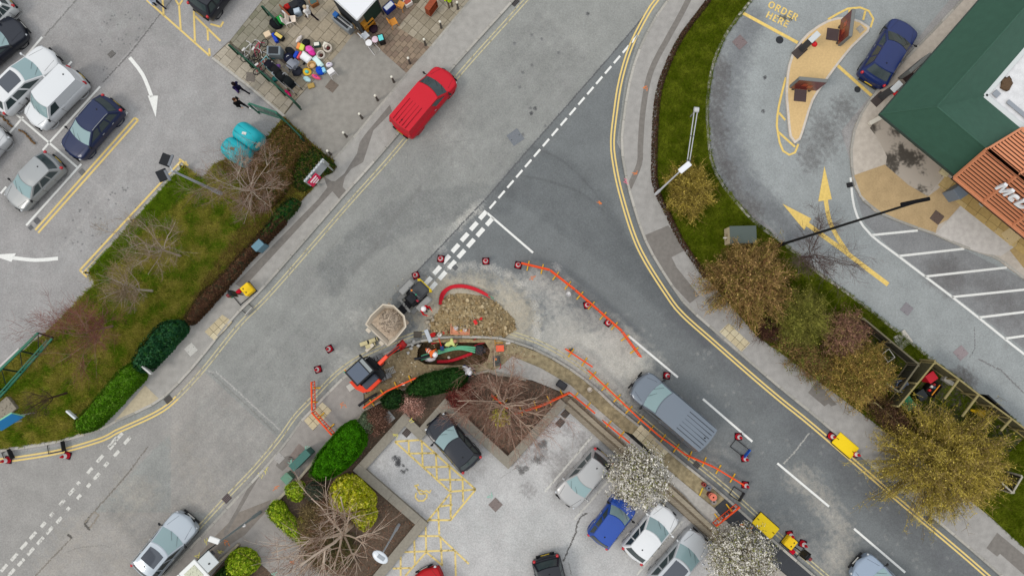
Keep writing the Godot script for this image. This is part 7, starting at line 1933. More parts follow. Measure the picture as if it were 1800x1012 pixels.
func build_shop() -> void:
	var grn := grain(60, 96, 80, "mottle", 0.25, 0.6)
	var e0 := at(1548, 200, 3.0); var e1 := at(1860, -158, 3.0); var e2 := at(1930, 515, 3.0)
	var r0 := at(1648, 187, 5.6); var r1 := at(1900, -98, 5.6); var r2 := at(1930, 426, 5.6)
	var i0 := at(1731, 168, 3.9); var i1 := at(1900, -28, 3.9); var i2 := at(1930, 334, 3.9)
	var t := thing("restaurant_building", "shop with a green hipped roof round a white flat roof", "building", Vector3(e0.x, 0.1, e0.z))
	var o := t.position
	for f in [[e0, e1, r1, r0], [e0, r0, r2, e2], [r0, r1, i1, i0], [r0, i0, i2, r2]]:
		var mb := MB.new(); mb.quad(f[0] - o, f[1] - o, f[2] - o, f[3] - o); part("roof_slope", mb, grn, t)
	for f in [[r0, r1], [r0, r2], [e0, r0]]:
		var mb := MB.new(); mb.rod(f[0] - o, f[1] - o, 0.05); part("ridge_cap", mb, grn, t)
	for f in [[e0, e1], [e0, e2]]:
		var mb := MB.new(); mb.beam(f[0] - o + Vector3(0, -0.1, 0), f[1] - o + Vector3(0, -0.1, 0), 0.06, 0.24, 0.01); part("gutter", mb, paint(52, 70, 64, 0.5), t)
	var mb := MB.new(); mb.quad(i0 - o + Vector3(0, -0.08, 0), i1 - o + Vector3(0, -0.08, 0), Vector3(60, 3.72, -10), i2 - o + Vector3(0, -0.08, 0)); part("flat_roof", mb, grain(226, 226, 228, "mottle", 0.2), t)
	for f in [[i0, i1], [i0, i2]]:
		mb = MB.new(); mb.beam(f[0] - o, f[1] - o, 0.34, 0.14, 0.02); part("parapet", mb, paint(214, 218, 218, 0.5), t)
	# walls set back under the eaves
	var dx := (e1 - e0).normalized(); var dz := (e2 - e0).normalized()
	var w0 := e0 + (dx + dz) * 2.3
	var wp := PackedVector2Array()
	for p in [w0, w0 + dx * 12.0, w0 + dx * 12.0 + dz * 12.0, w0 + dz * 12.0]: wp.append(Vector2(p.x - o.x, p.z - o.z))
	mb = MB.new(); mb.slab(wp, 0.0, 2.9); part("wall", mb, grain(150, 120, 92, "mottle", 0.5), t)
	for k in 3:
		var p := w0 + dx * (1.6 + 3.2 * k) - o - dz * 0.03; p.y = 1.4
		mb = MB.new(); mb.box(Transform3D(Basis(Vector3.UP, yaw(e0, e1)), p), Vector3(1.6, 1.5, 0.06), 0.01); part("window", mb, paint(50, 58, 62, 0.05), t)
	for f in [[1792, 195, 1.7, 0.25, 0.72], [1752, 165, 0.36, 0.36, 0.8]]:
		var p := at(f[0], f[1], 3.86) - o
		mb = MB.new(); mb.bx(p.x, p.y + 0.03, p.z, f[2], 0.05, f[3], 0.01, -f[4]); part("roof_plate", mb, paint(150, 156, 164, 0.5), t)
	mb = MB.new(); var np := at(1769, 147, 3.86); mb.blob(Transform3D(Basis(), Vector3(0, 0.02, 0)), Vector3(0.34, 0.1, 0.42), 12, 0.3, 3)
	solo("leaf_clump", "brown clump of debris on the white flat roof", "debris", mb, grain(104, 84, 66, "soil", 2.0), np)
	# slatted canopy with the name
	var c0 := at(1678, 312, 3.5); var c1 := at(1729, 354, 3.5); var k0 := at(1736, 262, 6.3); var b0 := at(1797, 225, 4.8)
	var d := c1 - c0; d.y = 0
	t = thing("slatted_canopy", "orange slatted canopy with white lettering over the shop front", "canopy", Vector3(c0.x, 0.1, c0.z))
	o = t.position
	var org := paint(222, 146, 106, 0.6); var dko := org
	for s in 2:
		var lo: Vector3 = c0 if s == 0 else b0
		var m: Material = org if s == 0 else dko
		var nn := 12 if s == 0 else 11
		for pnl in 4:
			for k in nn:
				var f := (k + 0.5) / nn
				var a := lo.lerp(k0, f) + d * (pnl + 0.04) - o; var b := lo.lerp(k0, f) + d * (pnl + 0.96) - o
				mb = MB.new(); mb.beam(a, b, 0.115, 0.05); part("slat", mb, m, t)
			mb = MB.new(); mb.beam(lo + d * pnl - o, k0 + d * pnl - o, 0.12, 0.16, 0.01); part("rafter", mb, m, t)
			mb = MB.new(); mb.beam(lo + d * pnl - o, lo + d * (pnl + 1) - o, 0.16, 0.18, 0.02); part("edge_beam", mb, m, t)
			mb = MB.new(); mb.beam(k0 + d * pnl - o, k0 + d * (pnl + 1) - o, 0.22, 0.12, 0.02); part("ridge_beam", mb, m, t)
		mb = MB.new(); mb.quad(lo - o + Vector3(0, -0.35, 0), lo + d * 4 - o + Vector3(0, -0.35, 0), k0 + d * 4 - o + Vector3(0, -0.35, 0), k0 - o + Vector3(0, -0.35, 0)); part("backing", mb, paint(58, 50, 46, 0.8), t)
	var tm := TextMesh.new(); tm.text = "McDonald's"; tm.font_size = 64; tm.pixel_size = 0.0145; tm.depth = 0.16; tm.horizontal_alignment = HORIZONTAL_ALIGNMENT_LEFT
	var fnt := SystemFont.new(); fnt.font_names = PackedStringArray(["Droid Sans"]); fnt.font_weight = 700; tm.font = fnt
	var lt := MeshInstance3D.new(); lt.name = "lettering"; lt.mesh = tm; lt.material_override = paint(240, 242, 244, 0.4)
	var ux := d.normalized(); var sl2 := (k0 - c0); sl2 = (sl2 - ux * sl2.dot(ux)).normalized(); var up := (sl2 + Vector3.UP * 0.5).normalized()
	lt.transform = Transform3D(Basis(ux, up, ux.cross(up)), at(1756, 324, 5.7) - o)
	t.add_child(lt)
	# things under the eaves and on the island
	box_thing("grey_bin", "blue grey lidded bin under the canopy corner", "bin", 1694, 334, Vector3(0.9, 1.2, 0.7), 0.6, paint(120, 130, 142, 0.5), 0.13)
	box_thing("wall_box", "long cream box at the foot of the green roof, near stains", "box", 1540, 211, Vector3(0.75, 0.3, 0.22), 0.5, paint(220, 214, 200, 0.6), 0.13)
	box_thing("wall_box", "small cream box under the eave beside the canopy", "box", 1662, 303, Vector3(0.5, 0.25, 0.24), -0.7, paint(208, 196, 156, 0.6), 0.13)
	for e in [[1490, 60, 1474, 62, 2.0, -1.72, "tall dark red menu board on the island's wide end"], [1420, 150, 1408, 158, 2.0, -0.1, "tall dark red menu board on the island's narrow end"], [1595, 120, 1592, 128, 1.6, 0.7, "dark menu board against the shop eaves"]]:
		var p := at(e[2], e[3], 0.13)
		t = thing("menu_board", e[6], "menu board", p, e[5], "drive-through menu boards")
		mb = MB.new(); mb.bx(0, 0.01, 0.35, 0.75, 0.02, 0.75); part("base_plate", mb, grain(92, 78, 78, "mottle", 1.5), t)
		mb = MB.new(); mb.bx(0, 1.15, 0, 1.7, e[4] * 0.78, 0.22, 0.03); part("cabinet", mb, paint(120, 122, 120, 0.5), t)
		mb = MB.new(); mb.bx(0, 1.15, 0.115, 1.6, e[4] * 0.72, 0.012); var pn := part("menu_panel", mb, paint(110, 34, 28, 0.25), t)
		for k in 2:
			mb = MB.new(); mb.bx(-0.2 + k * 0.36, 1.2 - k * 0.2, 0.123, 0.3, 0.4, 0.008, 0.0); part("picture", mb, paint(168, 62, 34, 0.3), pn)
		for x: float in [-0.5, 0.5]:
			mb = MB.new(); mb.bx(x, 0.2, 0, 0.14, 0.4, 0.14, 0.01); part("leg", mb, paint(70, 70, 70, 0.5), t)
	for e in [[1414, 84, 0.75, "order point with a red speaker on the island"], [1553, 168, 0.75, "order point with a red speaker beside the shop wall"]]:
		t = thing("order_point", e[3], "order point", at(e[0] - 8, e[1] + 6, 0.13), e[2], "order points")
		mb = MB.new(); mb.bx(0, 0.01, 0, 0.9, 0.02, 0.55); part("base_plate", mb, grain(84, 76, 74, "mottle", 1.5), t)
		mb = MB.new(); mb.bx(0.2, 0.8, 0, 0.3, 1.6, 0.4, 0.05); part("column", mb, paint(70, 70, 72, 0.5), t)
		mb = MB.new(); mb.bx(0.3, 1.75, 0, 0.75, 0.06, 0.36, 0.02); part("canopy", mb, paint(206, 210, 212, 0.4), t)
		mb = MB.new(); mb.blob(Transform3D(Basis(), Vector3(0.25, 1.3, 0.3)), Vector3(0.16, 0.2, 0.2), 10); part("speaker", mb, paint(216, 32, 40, 0.5), t)
	mb = MB.new(); mb.bx(0, 0.03, 0, 0.36, 0.06, 0.3, 0.02); solo("lane_stud", "black lane marker block on the white bay curve", "marker", mb, paint(44, 44, 46, 0.7), at(1494, 325, 0.02), 0.2)
func build_store() -> void:
	var tim := grain(92, 88, 66, "wood", 0.7); var cap := grain(150, 138, 96, "wood", 0.7); var dk := grain(62, 60, 50, "wood", 0.7)
	fence("timber_fence", "mossy timber bin store fence along the drive-through lane", [1647, 636, 1687, 665, 1722, 692, 1777, 732, 1840, 780], 1.7, tim, 0.15, 0.14, 0.05, cap)
	fence("timber_fence", "mossy timber bin store side fence nearest the round drum", [1647, 636, 1581, 716], 1.7, tim, 0.15, 0.14, 0.05, cap)
	fence("timber_fence", "dark timber screen fence beside the small grass patch", [1519, 558, 1618, 640], 1.5, dk, 0.15, 0.14, 0.05, grain(110, 104, 86, "wood", 0.7))
	fence("timber_fence", "dark timber end fence round the drum", [1618, 640, 1582, 690, 1559, 675], 1.5, dk, 0.15, 0.14, 0.05, grain(110, 104, 86, "wood", 0.7))
	fence("timber_fence", "low timber fence between brambles and golden shrub", [1540, 706, 1581, 742], 1.0, tim, 0.15, 0.14, 0.05, cap)
	fence("timber_fence", "grey timber fence corner beside the grass past the golden shrub", [1800, 838, 1782, 868, 1762, 850], 1.4, dk, 0.15, 0.14, 0.05, grain(176, 170, 156, "wood", 0.7))
	var k := 0
	for e in [[1687, 666, 1661, 701], [1722, 692, 1692, 732], [1780, 735, 1760, 757]]:
		var mb := MB.new(); mb.beam(at(e[0], e[1], 1.7), at(e[2], e[3], 1.7), 0.12, 0.12, 0.02)
		solo("cross_rail", ["mossy cross beam over the bin store beside the grey box", "mossy cross beam over the middle of the bin store", "mossy short cross beam beside the open black gate"][k], "beam", mb, cap); k += 1
	raised("store_floor", xz([1647, 640, 1782, 742, 1800, 770, 1770, 800, 1585, 716], 0.1), 0.0, 0.118, grain(96, 88, 84, "mottle", 0.5))
	raised("store_floor", xz([1521, 560, 1618, 642, 1584, 690, 1505, 625], 0.1), 0.0, 0.116, grain(84, 78, 70, "mottle", 0.5))
	for e in [[1639, 663, 0.55, 0.9, 0.5, 0.6, [190, 26, 44], "red wheeled bin in the corner of the bin store"], [1598, 709, 0.6, 0.95, 0.75, 0.6, [24, 110, 74], "green wheeled bin at the end of the bin store"], [1672, 668, 0.65, 0.5, 0.4, -0.6, [170, 168, 160], "pale grey box under the cross beam"], [1622, 694, 0.5, 0.7, 0.5, 0.6, [38, 42, 44], "black box beside the green bin"]]:
		box_thing("store_bin", e[7], "bin", e[0], e[1], Vector3(e[2], e[3], e[4]), e[5], paint(e[6][0], e[6][1], e[6][2], 0.5), 0.12, 0.04)
	var t := thing("crate_trolley", "black crate of red tins and orange bits in the bin store", "crate", at(1633, 682, 0.12), 0.9)
	var mb := MB.new()
	for s: float in [-1.0, 1.0]:
		mb.bx(s * 0.42, 0.3, 0, 0.04, 0.6, 0.6); mb.bx(0, 0.3, s * 0.3, 0.88, 0.6, 0.04)
	mb.bx(0, 0.3, 0, 0.84, 0.04, 0.58); part("crate", mb, paint(40, 38, 36, 0.7), t)
	mb = MB.new(); mb.beam(Vector3(-0.4, 0.62, 0.1), Vector3(0.4, 0.62, 0.12), 0.05, 0.05); part("orange_bar", mb, paint(236, 150, 40, 0.6), t)
	for q in [[-0.2, -0.12, [206, 30, 40], "bright red tin in the black crate"], [0.05, -0.15, [220, 210, 200], "white tin in the black crate"], [0.24, -0.1, [150, 40, 40], "dull dark red tin in the black crate"], [0.1, 0.0, [60, 90, 110], "blue grey tin in the black crate"]]:
		mb = MB.new(); mb.lathe(Transform3D(Basis(), Vector3(q[0], 0.32, q[1])), [[0.0, 0.0], [0.08, 0.0], [0.08, 0.22], [0.0, 0.22]], 10); solo("paint_tin", q[3], "tin", mb, paint(q[2][0], q[2][1], q[2][2], 0.5), t.position, 0.9)
	mb = MB.new(); mb.lathe(Transform3D.IDENTITY, [[0.0, 0.0], [0.36, 0.0], [0.38, 0.8], [0.33, 0.8], [0.3, 0.6], [0.0, 0.6]], 20)
	solo("round_drum", "round blue rimmed drum beside the dark timber fence", "drum", mb, paint(110, 120, 140, 0.4), at(1576, 677, 0.12))
	mb = MB.new(); mb.lathe(Transform3D(Basis(Vector3.BACK, 1.4), Vector3.ZERO), [[0.0, 0.0], [0.26, 0.0], [0.22, 0.05], [0.06, 0.8], [0.0, 0.8]], 12)
	solo("yellow_cone", "yellow cone lying on its side in the bin store", "cone", mb, paint(236, 190, 20, 0.6), at(1728, 727, 0.4), -0.3)
	box_thing("store_gate", "black gate leaf standing open from the bin store", "gate", 1757, 712, Vector3(1.7, 1.5, 0.06), -0.75, paint(30, 32, 32, 0.6), 0.02)
	t = thing("wire_cage", "pale wire cage among the shrubs by the drum", "cage", at(1545, 628, 0.12), 0.6)
	for s in [[-0.5, -0.3, 0.5, -0.3], [-0.5, 0.3, 0.5, 0.3], [-0.5, -0.3, -0.5, 0.3], [0.5, -0.3, 0.5, 0.3], [0, -0.3, 0, 0.3]]:
		mb = MB.new(); mb.rod(Vector3(s[0], 0.8, s[1]), Vector3(s[2], 0.8, s[3]), 0.02); part("wire", mb, paint(206, 200, 190, 0.5), t)
	for s in [[-0.5, -0.3], [0.5, -0.3], [-0.5, 0.3], [0.5, 0.3]]:
		mb = MB.new(); mb.rod(Vector3(s[0], 0, s[1]), Vector3(s[0], 0.8, s[1]), 0.02); part("leg", mb, paint(206, 200, 190, 0.5), t)
# ---- people: one skin over tapered bones (surface nets)
func flesh(bones: Array, cell: float) -> MB:
	var lo := Vector3(1e9, 1e9, 1e9); var hi := -lo
	for b in bones:
		var r := maxf(b[2], b[3]) + 0.1
		for e in [b[0], b[1]]: lo = lo.min(e - Vector3(r, r, r)); hi = hi.max(e + Vector3(r, r, r))
	var n := Vector3i((hi - lo) / cell) + Vector3i(2, 2, 2)
	var f := PackedFloat32Array(); f.resize(n.x * n.y * n.z); f.fill(1.0)
	for b in bones:
		var a: Vector3 = b[0]; var d: Vector3 = b[1] - b[0]
		var ra: float = b[2]; var rb: float = b[3]
		var l2 := maxf(d.length_squared(), 1e-6)
		var r := maxf(ra, rb) + 0.09
		var p0 := Vector3i((a.min(a + d) - Vector3(r, r, r) - lo) / cell).max(Vector3i.ZERO)
		var p1 := Vector3i((a.max(a + d) + Vector3(r, r, r) - lo) / cell).min(n - Vector3i.ONE)
		for z in range(p0.z, p1.z + 1):
			for y in range(p0.y, p1.y + 1):
				for x in range(p0.x, p1.x + 1):
					var p := lo + Vector3(x, y, z) * cell - a
					var t := clampf(p.dot(d) / l2, 0.0, 1.0)
					var v := (p - d * t).length() - lerpf(ra, rb, t)
					var i := (z * n.y + y) * n.x + x
					var h := maxf(0.05 - absf(f[i] - v), 0.0) / 0.05
					f[i] = minf(f[i], v) - h * h * 0.0125
	var mb := MB.new()
	var at_cell := {}
	var pos := PackedVector3Array(); var col := PackedColorArray(); var nor := PackedVector3Array()
	var corner := [Vector3i(0, 0, 0), Vector3i(1, 0, 0), Vector3i(0, 1, 0), Vector3i(1, 1, 0), Vector3i(0, 0, 1), Vector3i(1, 0, 1), Vector3i(0, 1, 1), Vector3i(1, 1, 1)]
	var edges := [[0, 1], [2, 3], [4, 5], [6, 7], [0, 2], [1, 3], [4, 6], [5, 7], [0, 4], [1, 5], [2, 6], [3, 7]]
	for z in n.z - 1:
		for y in n.y - 1:
			for x in n.x - 1:
				var i0 := (z * n.y + y) * n.x + x
				var s0 := f[i0] < 0.0
				var mixed := false
				var v := PackedFloat32Array()
				for c: Vector3i in corner:
					var q := f[i0 + (c.z * n.y + c.y) * n.x + c.x]
					v.append(q)
					if (q < 0.0) != s0: mixed = true
				if not mixed: continue
				var sum := Vector3.ZERO; var k := 0
				for e in edges:
					if (v[e[0]] < 0.0) != (v[e[1]] < 0.0):
						sum += Vector3(corner[e[0]]).lerp(Vector3(corner[e[1]]), v[e[0]] / (v[e[0]] - v[e[1]])); k += 1
				at_cell[i0] = pos.size()
				var w := lo + (Vector3(x, y, z) + sum / k) * cell
				pos.append(w)
				nor.append(Vector3(v[1] + v[3] + v[5] + v[7] - v[0] - v[2] - v[4] - v[6], v[2] + v[3] + v[6] + v[7] - v[0] - v[1] - v[4] - v[5], v[4] + v[5] + v[6] + v[7] - v[0] - v[1] - v[2] - v[3]).normalized())
				var best := 1e9; var cc := Color.WHITE
				for b in bones:
					var d: Vector3 = b[1] - b[0]
					var t: float = clampf((w - b[0]).dot(d) / maxf(d.length_squared(), 1e-6), 0, 1)
					var dist: float = (w - b[0] - d * t).length() - lerpf(b[2], b[3], t)
					if dist < best: best = dist; cc = b[4]
				col.append(cc)
	var sx := 1; var sy := n.x; var sz := n.x * n.y
	for i in at_cell:
		for e in [[sx, sy, sz], [sy, sz, sx], [sz, sx, sy]]:
			# the edge from this cell's low corner along e[0] is shared by four cells
			if (f[i] < 0.0) == (f[i + e[0]] < 0.0): continue
			var q := [i, i - e[1], i - e[1] - e[2], i - e[2]]
			var ok := true
			for j in q: ok = ok and at_cell.has(j)
			if not ok: continue
			var a: int = at_cell[q[0]]; var b: int = at_cell[q[1]]; var c: int = at_cell[q[2]]; var d: int = at_cell[q[3]]
			mb.col = col[a]
			mb.trin(pos[a], pos[b], pos[c], nor[a], nor[b], nor[c]); mb.trin(pos[a], pos[c], pos[d], nor[a], nor[c], nor[d])
	return mb
func person(label: String, px: float, py: float, turn: float, pose: String, top: Array, legs: Array, hair: Array, y := 0.02, o := {}) -> void:
	var t := thing("person", label, "person", at(px, py, y), turn)
	var ct := seen(top[0], top[1], top[2]); var cl := seen(legs[0], legs[1], legs[2]); var sk := seen(214, 164, 136); var ch := seen(hair[0], hair[1], hair[2]); var cs: Color = seen(o.get("shoe", [40, 40, 44])[0], o.get("shoe", [40, 40, 44])[1], o.get("shoe", [40, 40, 44])[2])
	var sl: Color = seen(o.sleeve[0], o.sleeve[1], o.sleeve[2]) if o.has("sleeve") else ct
	# joints: facing +x, z to the right
	var hip := Vector3(0, 0.93, 0); var chest := Vector3(0.02, 1.32, 0); var neck := Vector3(0.02, 1.5, 0); var head := Vector3(0.05, 1.63, 0)
	var kl := Vector3(0.03, 0.5, -0.1); var fl := Vector3(0, 0.08, -0.1); var kr := Vector3(0.03, 0.5, 0.1); var fr := Vector3(0, 0.08, 0.1)
	var el := Vector3(-0.03, 1.14, -0.26); var hl := Vector3(0.1, 0.9, -0.25); var er := Vector3(-0.03, 1.14, 0.26); var hr := Vector3(0.1, 0.9, 0.25)
	match pose:
		"walk":
			kl = Vector3(0.2, 0.52, -0.09); fl = Vector3(0.3, 0.09, -0.09); kr = Vector3(-0.06, 0.5, 0.09); fr = Vector3(-0.36, 0.14, 0.09)
			el = Vector3(-0.16, 1.16, -0.24); hl = Vector3(-0.12, 0.92, -0.26); er = Vector3(0.12, 1.14, 0.24); hr = Vector3(0.3, 1.0, 0.2)
		"bend":
			hip = Vector3(-0.12, 0.88, 0); chest = Vector3(0.2, 1.12, 0); neck = Vector3(0.34, 1.2, 0); head = Vector3(0.46, 1.2, 0)
			el = Vector3(0.3, 0.86, -0.28); hl = Vector3(0.45, 0.66, -0.18); er = Vector3(0.3, 0.86, 0.28); hr = Vector3(0.45, 0.66, 0.18)
			kl.x = 0.08; kr.x = 0.0; fl.x = 0.1; fr.x = -0.16
		"crouch":
			hip = Vector3(-0.15, 0.42, 0); chest = Vector3(0.12, 0.74, 0); neck = Vector3(0.22, 0.88, 0); head = Vector3(0.3, 0.96, 0)
			kl = Vector3(0.22, 0.5, -0.15); kr = Vector3(0.22, 0.44, 0.15); fl = Vector3(0.0, 0.08, -0.15); fr = Vector3(-0.05, 0.08, 0.15)
			el = Vector3(0.3, 0.6, -0.28); hl = Vector3(0.5, 0.45, -0.16); er = Vector3(0.3, 0.6, 0.28); hr = Vector3(0.5, 0.45, 0.16)
		"reach":
			el = Vector3(0.2, 1.2, -0.28); hl = Vector3(0.42, 1.1, -0.2); er = Vector3(0.2, 1.2, 0.28); hr = Vector3(0.42, 1.1, 0.2)
	var shl := chest.lerp(neck, 0.55) + Vector3(0, 0, -0.17); var shr := chest.lerp(neck, 0.55) + Vector3(0, 0, 0.17)
	var bones := [[hip, chest, 0.135, 0.15, ct], [hip + Vector3(0, 0, -0.07), hip + Vector3(0, 0, 0.07), 0.125, 0.125, cl], [shl, shr, 0.085, 0.085, ct], [chest, neck, 0.11, 0.06, ct], [neck, head, 0.055, 0.06, sk], [head + Vector3(0, 0.06, 0), head - Vector3(-0.02, 0.04, 0), 0.1, 0.075, sk], [head + Vector3(0.1, 0.0, 0), head + Vector3(0.115, -0.015, 0), 0.02, 0.02, sk]]
	for e in [[-1.0, kl, fl, shl, el, hl], [1.0, kr, fr, shr, er, hr]]:
		var s: float = e[0]
		var hj := hip + Vector3(0, -0.03, s * 0.09)
		bones += [[hj, e[1], 0.095, 0.065, cl], [e[1], e[2], 0.062, 0.045, cl], [e[2] + Vector3(-0.04, -0.03, 0), e[2] + Vector3(0.15, -0.045, 0), 0.045, 0.04, cs], [e[3], e[4], 0.06, 0.047, sl], [e[4], e[5], 0.045, 0.033, sl]]
		var dir: Vector3 = (e[5] - e[4]).normalized()
		bones.append([e[5], e[5] + dir * 0.07, 0.036, 0.038, sk])
	var mb := flesh(bones, 0.03)
	# fingers, eyes, ears
	for e in [[-1.0, el, hl], [1.0, er, hr]]:
		var dir: Vector3 = (e[2] - e[1]).normalized()
		var across := dir.cross(Vector3(0, 0, 1)).normalized() if absf(dir.z) < 0.9 else Vector3.RIGHT
		mb.col = sk
		var palm: Vector3 = e[2] + dir * 0.09
		for k in 4:
			var b := palm + across * (k - 1.5) * 0.02
			var l: float = [0.065, 0.075, 0.072, 0.055][k]
			mb.tube(PackedVector3Array([b, b + dir * l * 0.5, b + dir * l * 0.8 - Vector3(0, 0, e[0] * 0.025)]), PackedFloat32Array([0.01, 0.0095, 0.008]), 5)
		mb.tube(PackedVector3Array([e[2] + dir * 0.04 + across * 0.03, e[2] + dir * 0.07 + across * 0.055, e[2] + dir * 0.1 + across * 0.06]), PackedFloat32Array([0.012, 0.011, 0.009]), 5)
		mb.blob(Transform3D(Basis(), head + Vector3(0, 0.02, e[0] * 0.1)), Vector3(0.02, 0.035, 0.015), 6)
		mb.col = seen(40, 34, 32); mb.blob(Transform3D(Basis(), head + Vector3(0.098, 0.04, e[0] * 0.035)), Vector3(0.008, 0.008, 0.012), 6)
	mb.col = seen(150, 84, 80); mb.blob(Transform3D(Basis(), head + Vector3(0.09, -0.045, 0)), Vector3(0.008, 0.008, 0.024), 6)
	part("body", mb, tinted(0.75), t)
	mb = MB.new(); mb.col = ch
	if o.get("helmet", false):
		mb.lathe(Transform3D(Basis(), head + Vector3(0, 0.07, 0)), [[0.16, -0.01], [0.135, 0.0], [0.13, 0.06], [0.09, 0.115], [0.0, 0.135]], 14); part("helmet", mb, tinted(0.4), t)
	else:
		mb.blob(Transform3D(Basis(), head + Vector3(-0.02, 0.075, 0)), Vector3(0.115, 0.105, 0.112), 12, 0.04, 3)
		if o.get("long", false): mb.blob(Transform3D(Basis(), head + Vector3(-0.07, -0.04, 0)), Vector3(0.06, 0.16, 0.1), 10, 0.05, 4)
		part("hair", mb, tinted(0.8), t)
	if o.has("stripe"):
		for yy in [0.3, 0.75]:
			mb = MB.new(); var c := hip.lerp(chest, yy); var ax := (chest - hip).normalized()
			mb.lathe(Transform3D(Basis(ax.cross(Vector3(0, 0, 1)).normalized(), ax, Vector3(0, 0, 1)), c), [[0.15, -0.03], [0.154, 0.0], [0.155, 0.03]], 14); part("reflective_band", mb, paint(o.stripe[0], o.stripe[1], o.stripe[2], 0.4), t)
func build_people() -> void:
	person("person in dark jacket and pale scarf walking across the car park", 428, 163, 2.7, "walk", [34, 30, 60], [34, 32, 40], [40, 32, 30], 0.02, {"long": true, "sleeve": [70, 50, 110]})
	person("person in black walking with white shoes near the green gate", 428, 189, -0.35, "walk", [34, 30, 32], [30, 30, 34], [70, 44, 36], 0.02, {"shoe": [236, 234, 232], "long": true})
	person("person in a loose white coat on the forecourt paving", 549, 33, 2.6, "walk", [236, 232, 228], [38, 36, 38], [190, 170, 140], 0.1, {})
	person("person in pale shirt and dark trousers on yellow hatching", 282, 12, 2.5, "walk", [206, 216, 232], [44, 46, 54], [70, 56, 48], 0.02, {})
	person("person in a yellow green vest by the forecourt bollards", 792, 12, 1.9, "stand", [196, 226, 40], [120, 108, 90], [60, 48, 40], 0.1, {})
	person("worker in red overalls and white helmet beside the dumper", 749, 543, -0.7, "reach", [206, 24, 30], [196, 22, 30], [244, 240, 240], 0.02, {"helmet": true, "stripe": [236, 220, 220]})
	person("worker in orange jacket with white bands bending in the trench", 757, 616, -0.5, "bend", [238, 116, 60], [60, 50, 50], [246, 244, 244], -0.85, {"helmet": true, "stripe": [244, 238, 232]})
	person("worker in pale yellow jacket crouching in the trench", 791, 604, 0.4, "bend", [214, 222, 140], [80, 84, 80], [190, 140, 112], -0.85, {})
	person("worker in navy trousers and white top crouching at the hedge", 820, 648, -0.6, "crouch", [226, 226, 232], [34, 42, 74], [236, 236, 240], 0.06, {"helmet": true, "sleeve": [40, 50, 90]})
# ---- second-hand goods on the forecourt
var goods_group := "goods heaped on the forecourt"
func heapbox(label: String, px: float, py: float, sx: float, sy: float, sz: float, turn: float, c: Array, called := "box", y := 0.105, c2 := []) -> void:
	var p := at(px, py, y + sy); p.y = y
	var t := thing(called, label, called.replace("_", " "), p, turn, goods_group)
	var mb := MB.new(); mb.bx(0, sy * 0.5, 0, sx, sy, sz, minf(0.03, sy * 0.2)); part("body", mb, paint(c[0], c[1], c[2], 0.6), t)
	if c2.size() == 3:
		mb = MB.new(); mb.bx(0, sy + 0.01, 0, sx * 0.8, 0.03, sz * 0.7, 0.008); part("top", mb, paint(c2[0], c2[1], c2[2], 0.6), t)
func lump(label: String, px: float, py: float, r: Vector3, turn: float, c: Array, called := "bag", y := 0.1, c2 := []) -> void:
	var t := thing(called, label, called.replace("_", " "), at(px, py, y), turn, goods_group)
	var mb := MB.new(); mb.blob(Transform3D(Basis(), Vector3(0, r.y * 0.85, 0)), r, 12, 0.12, int(px * 7 + py)); part("body", mb, paint(c[0], c[1], c[2], 0.75), t)
	mb = MB.new(); mb.tube(PackedVector3Array([Vector3(-r.x * 0.5, r.y * 1.4, 0), Vector3(0, r.y * 2.1, 0), Vector3(r.x * 0.5, r.y * 1.4, 0)]), PackedFloat32Array([.02, .02, .02]), 5)
	var k: Array = c2 if c2.size() == 3 else c
	part("strap", mb, paint(k[0], k[1], k[2], 0.7), t)
func chair(label: String, px: float, py: float, turn: float, c: Array, called := "chair") -> void:
	var p := at(px, py, 0.55); p.y = 0.105
	var t := thing(called, label, called.replace("_", " "), p, turn, goods_group)
	var m := paint(c[0], c[1], c[2], 0.5)
	var mb := MB.new(); mb.bx(0, 0.45, 0, 0.44, 0.05, 0.42, 0.02); part("seat", mb, m, t)
	mb = MB.new(); mb.box(Transform3D(Basis(Vector3.BACK, 0.2), Vector3(-0.24, 0.72, 0)), Vector3(0.05, 0.5, 0.4), 0.02); part("backrest", mb, m, t)
	for s in [[-1, -1], [-1, 1], [1, -1], [1, 1]]:
		mb = MB.new(); mb.rod(Vector3(s[0] * 0.17, 0.44, s[1] * 0.17), Vector3(s[0] * 0.24, 0, s[1] * 0.22), 0.018); part("leg", mb, m, t)
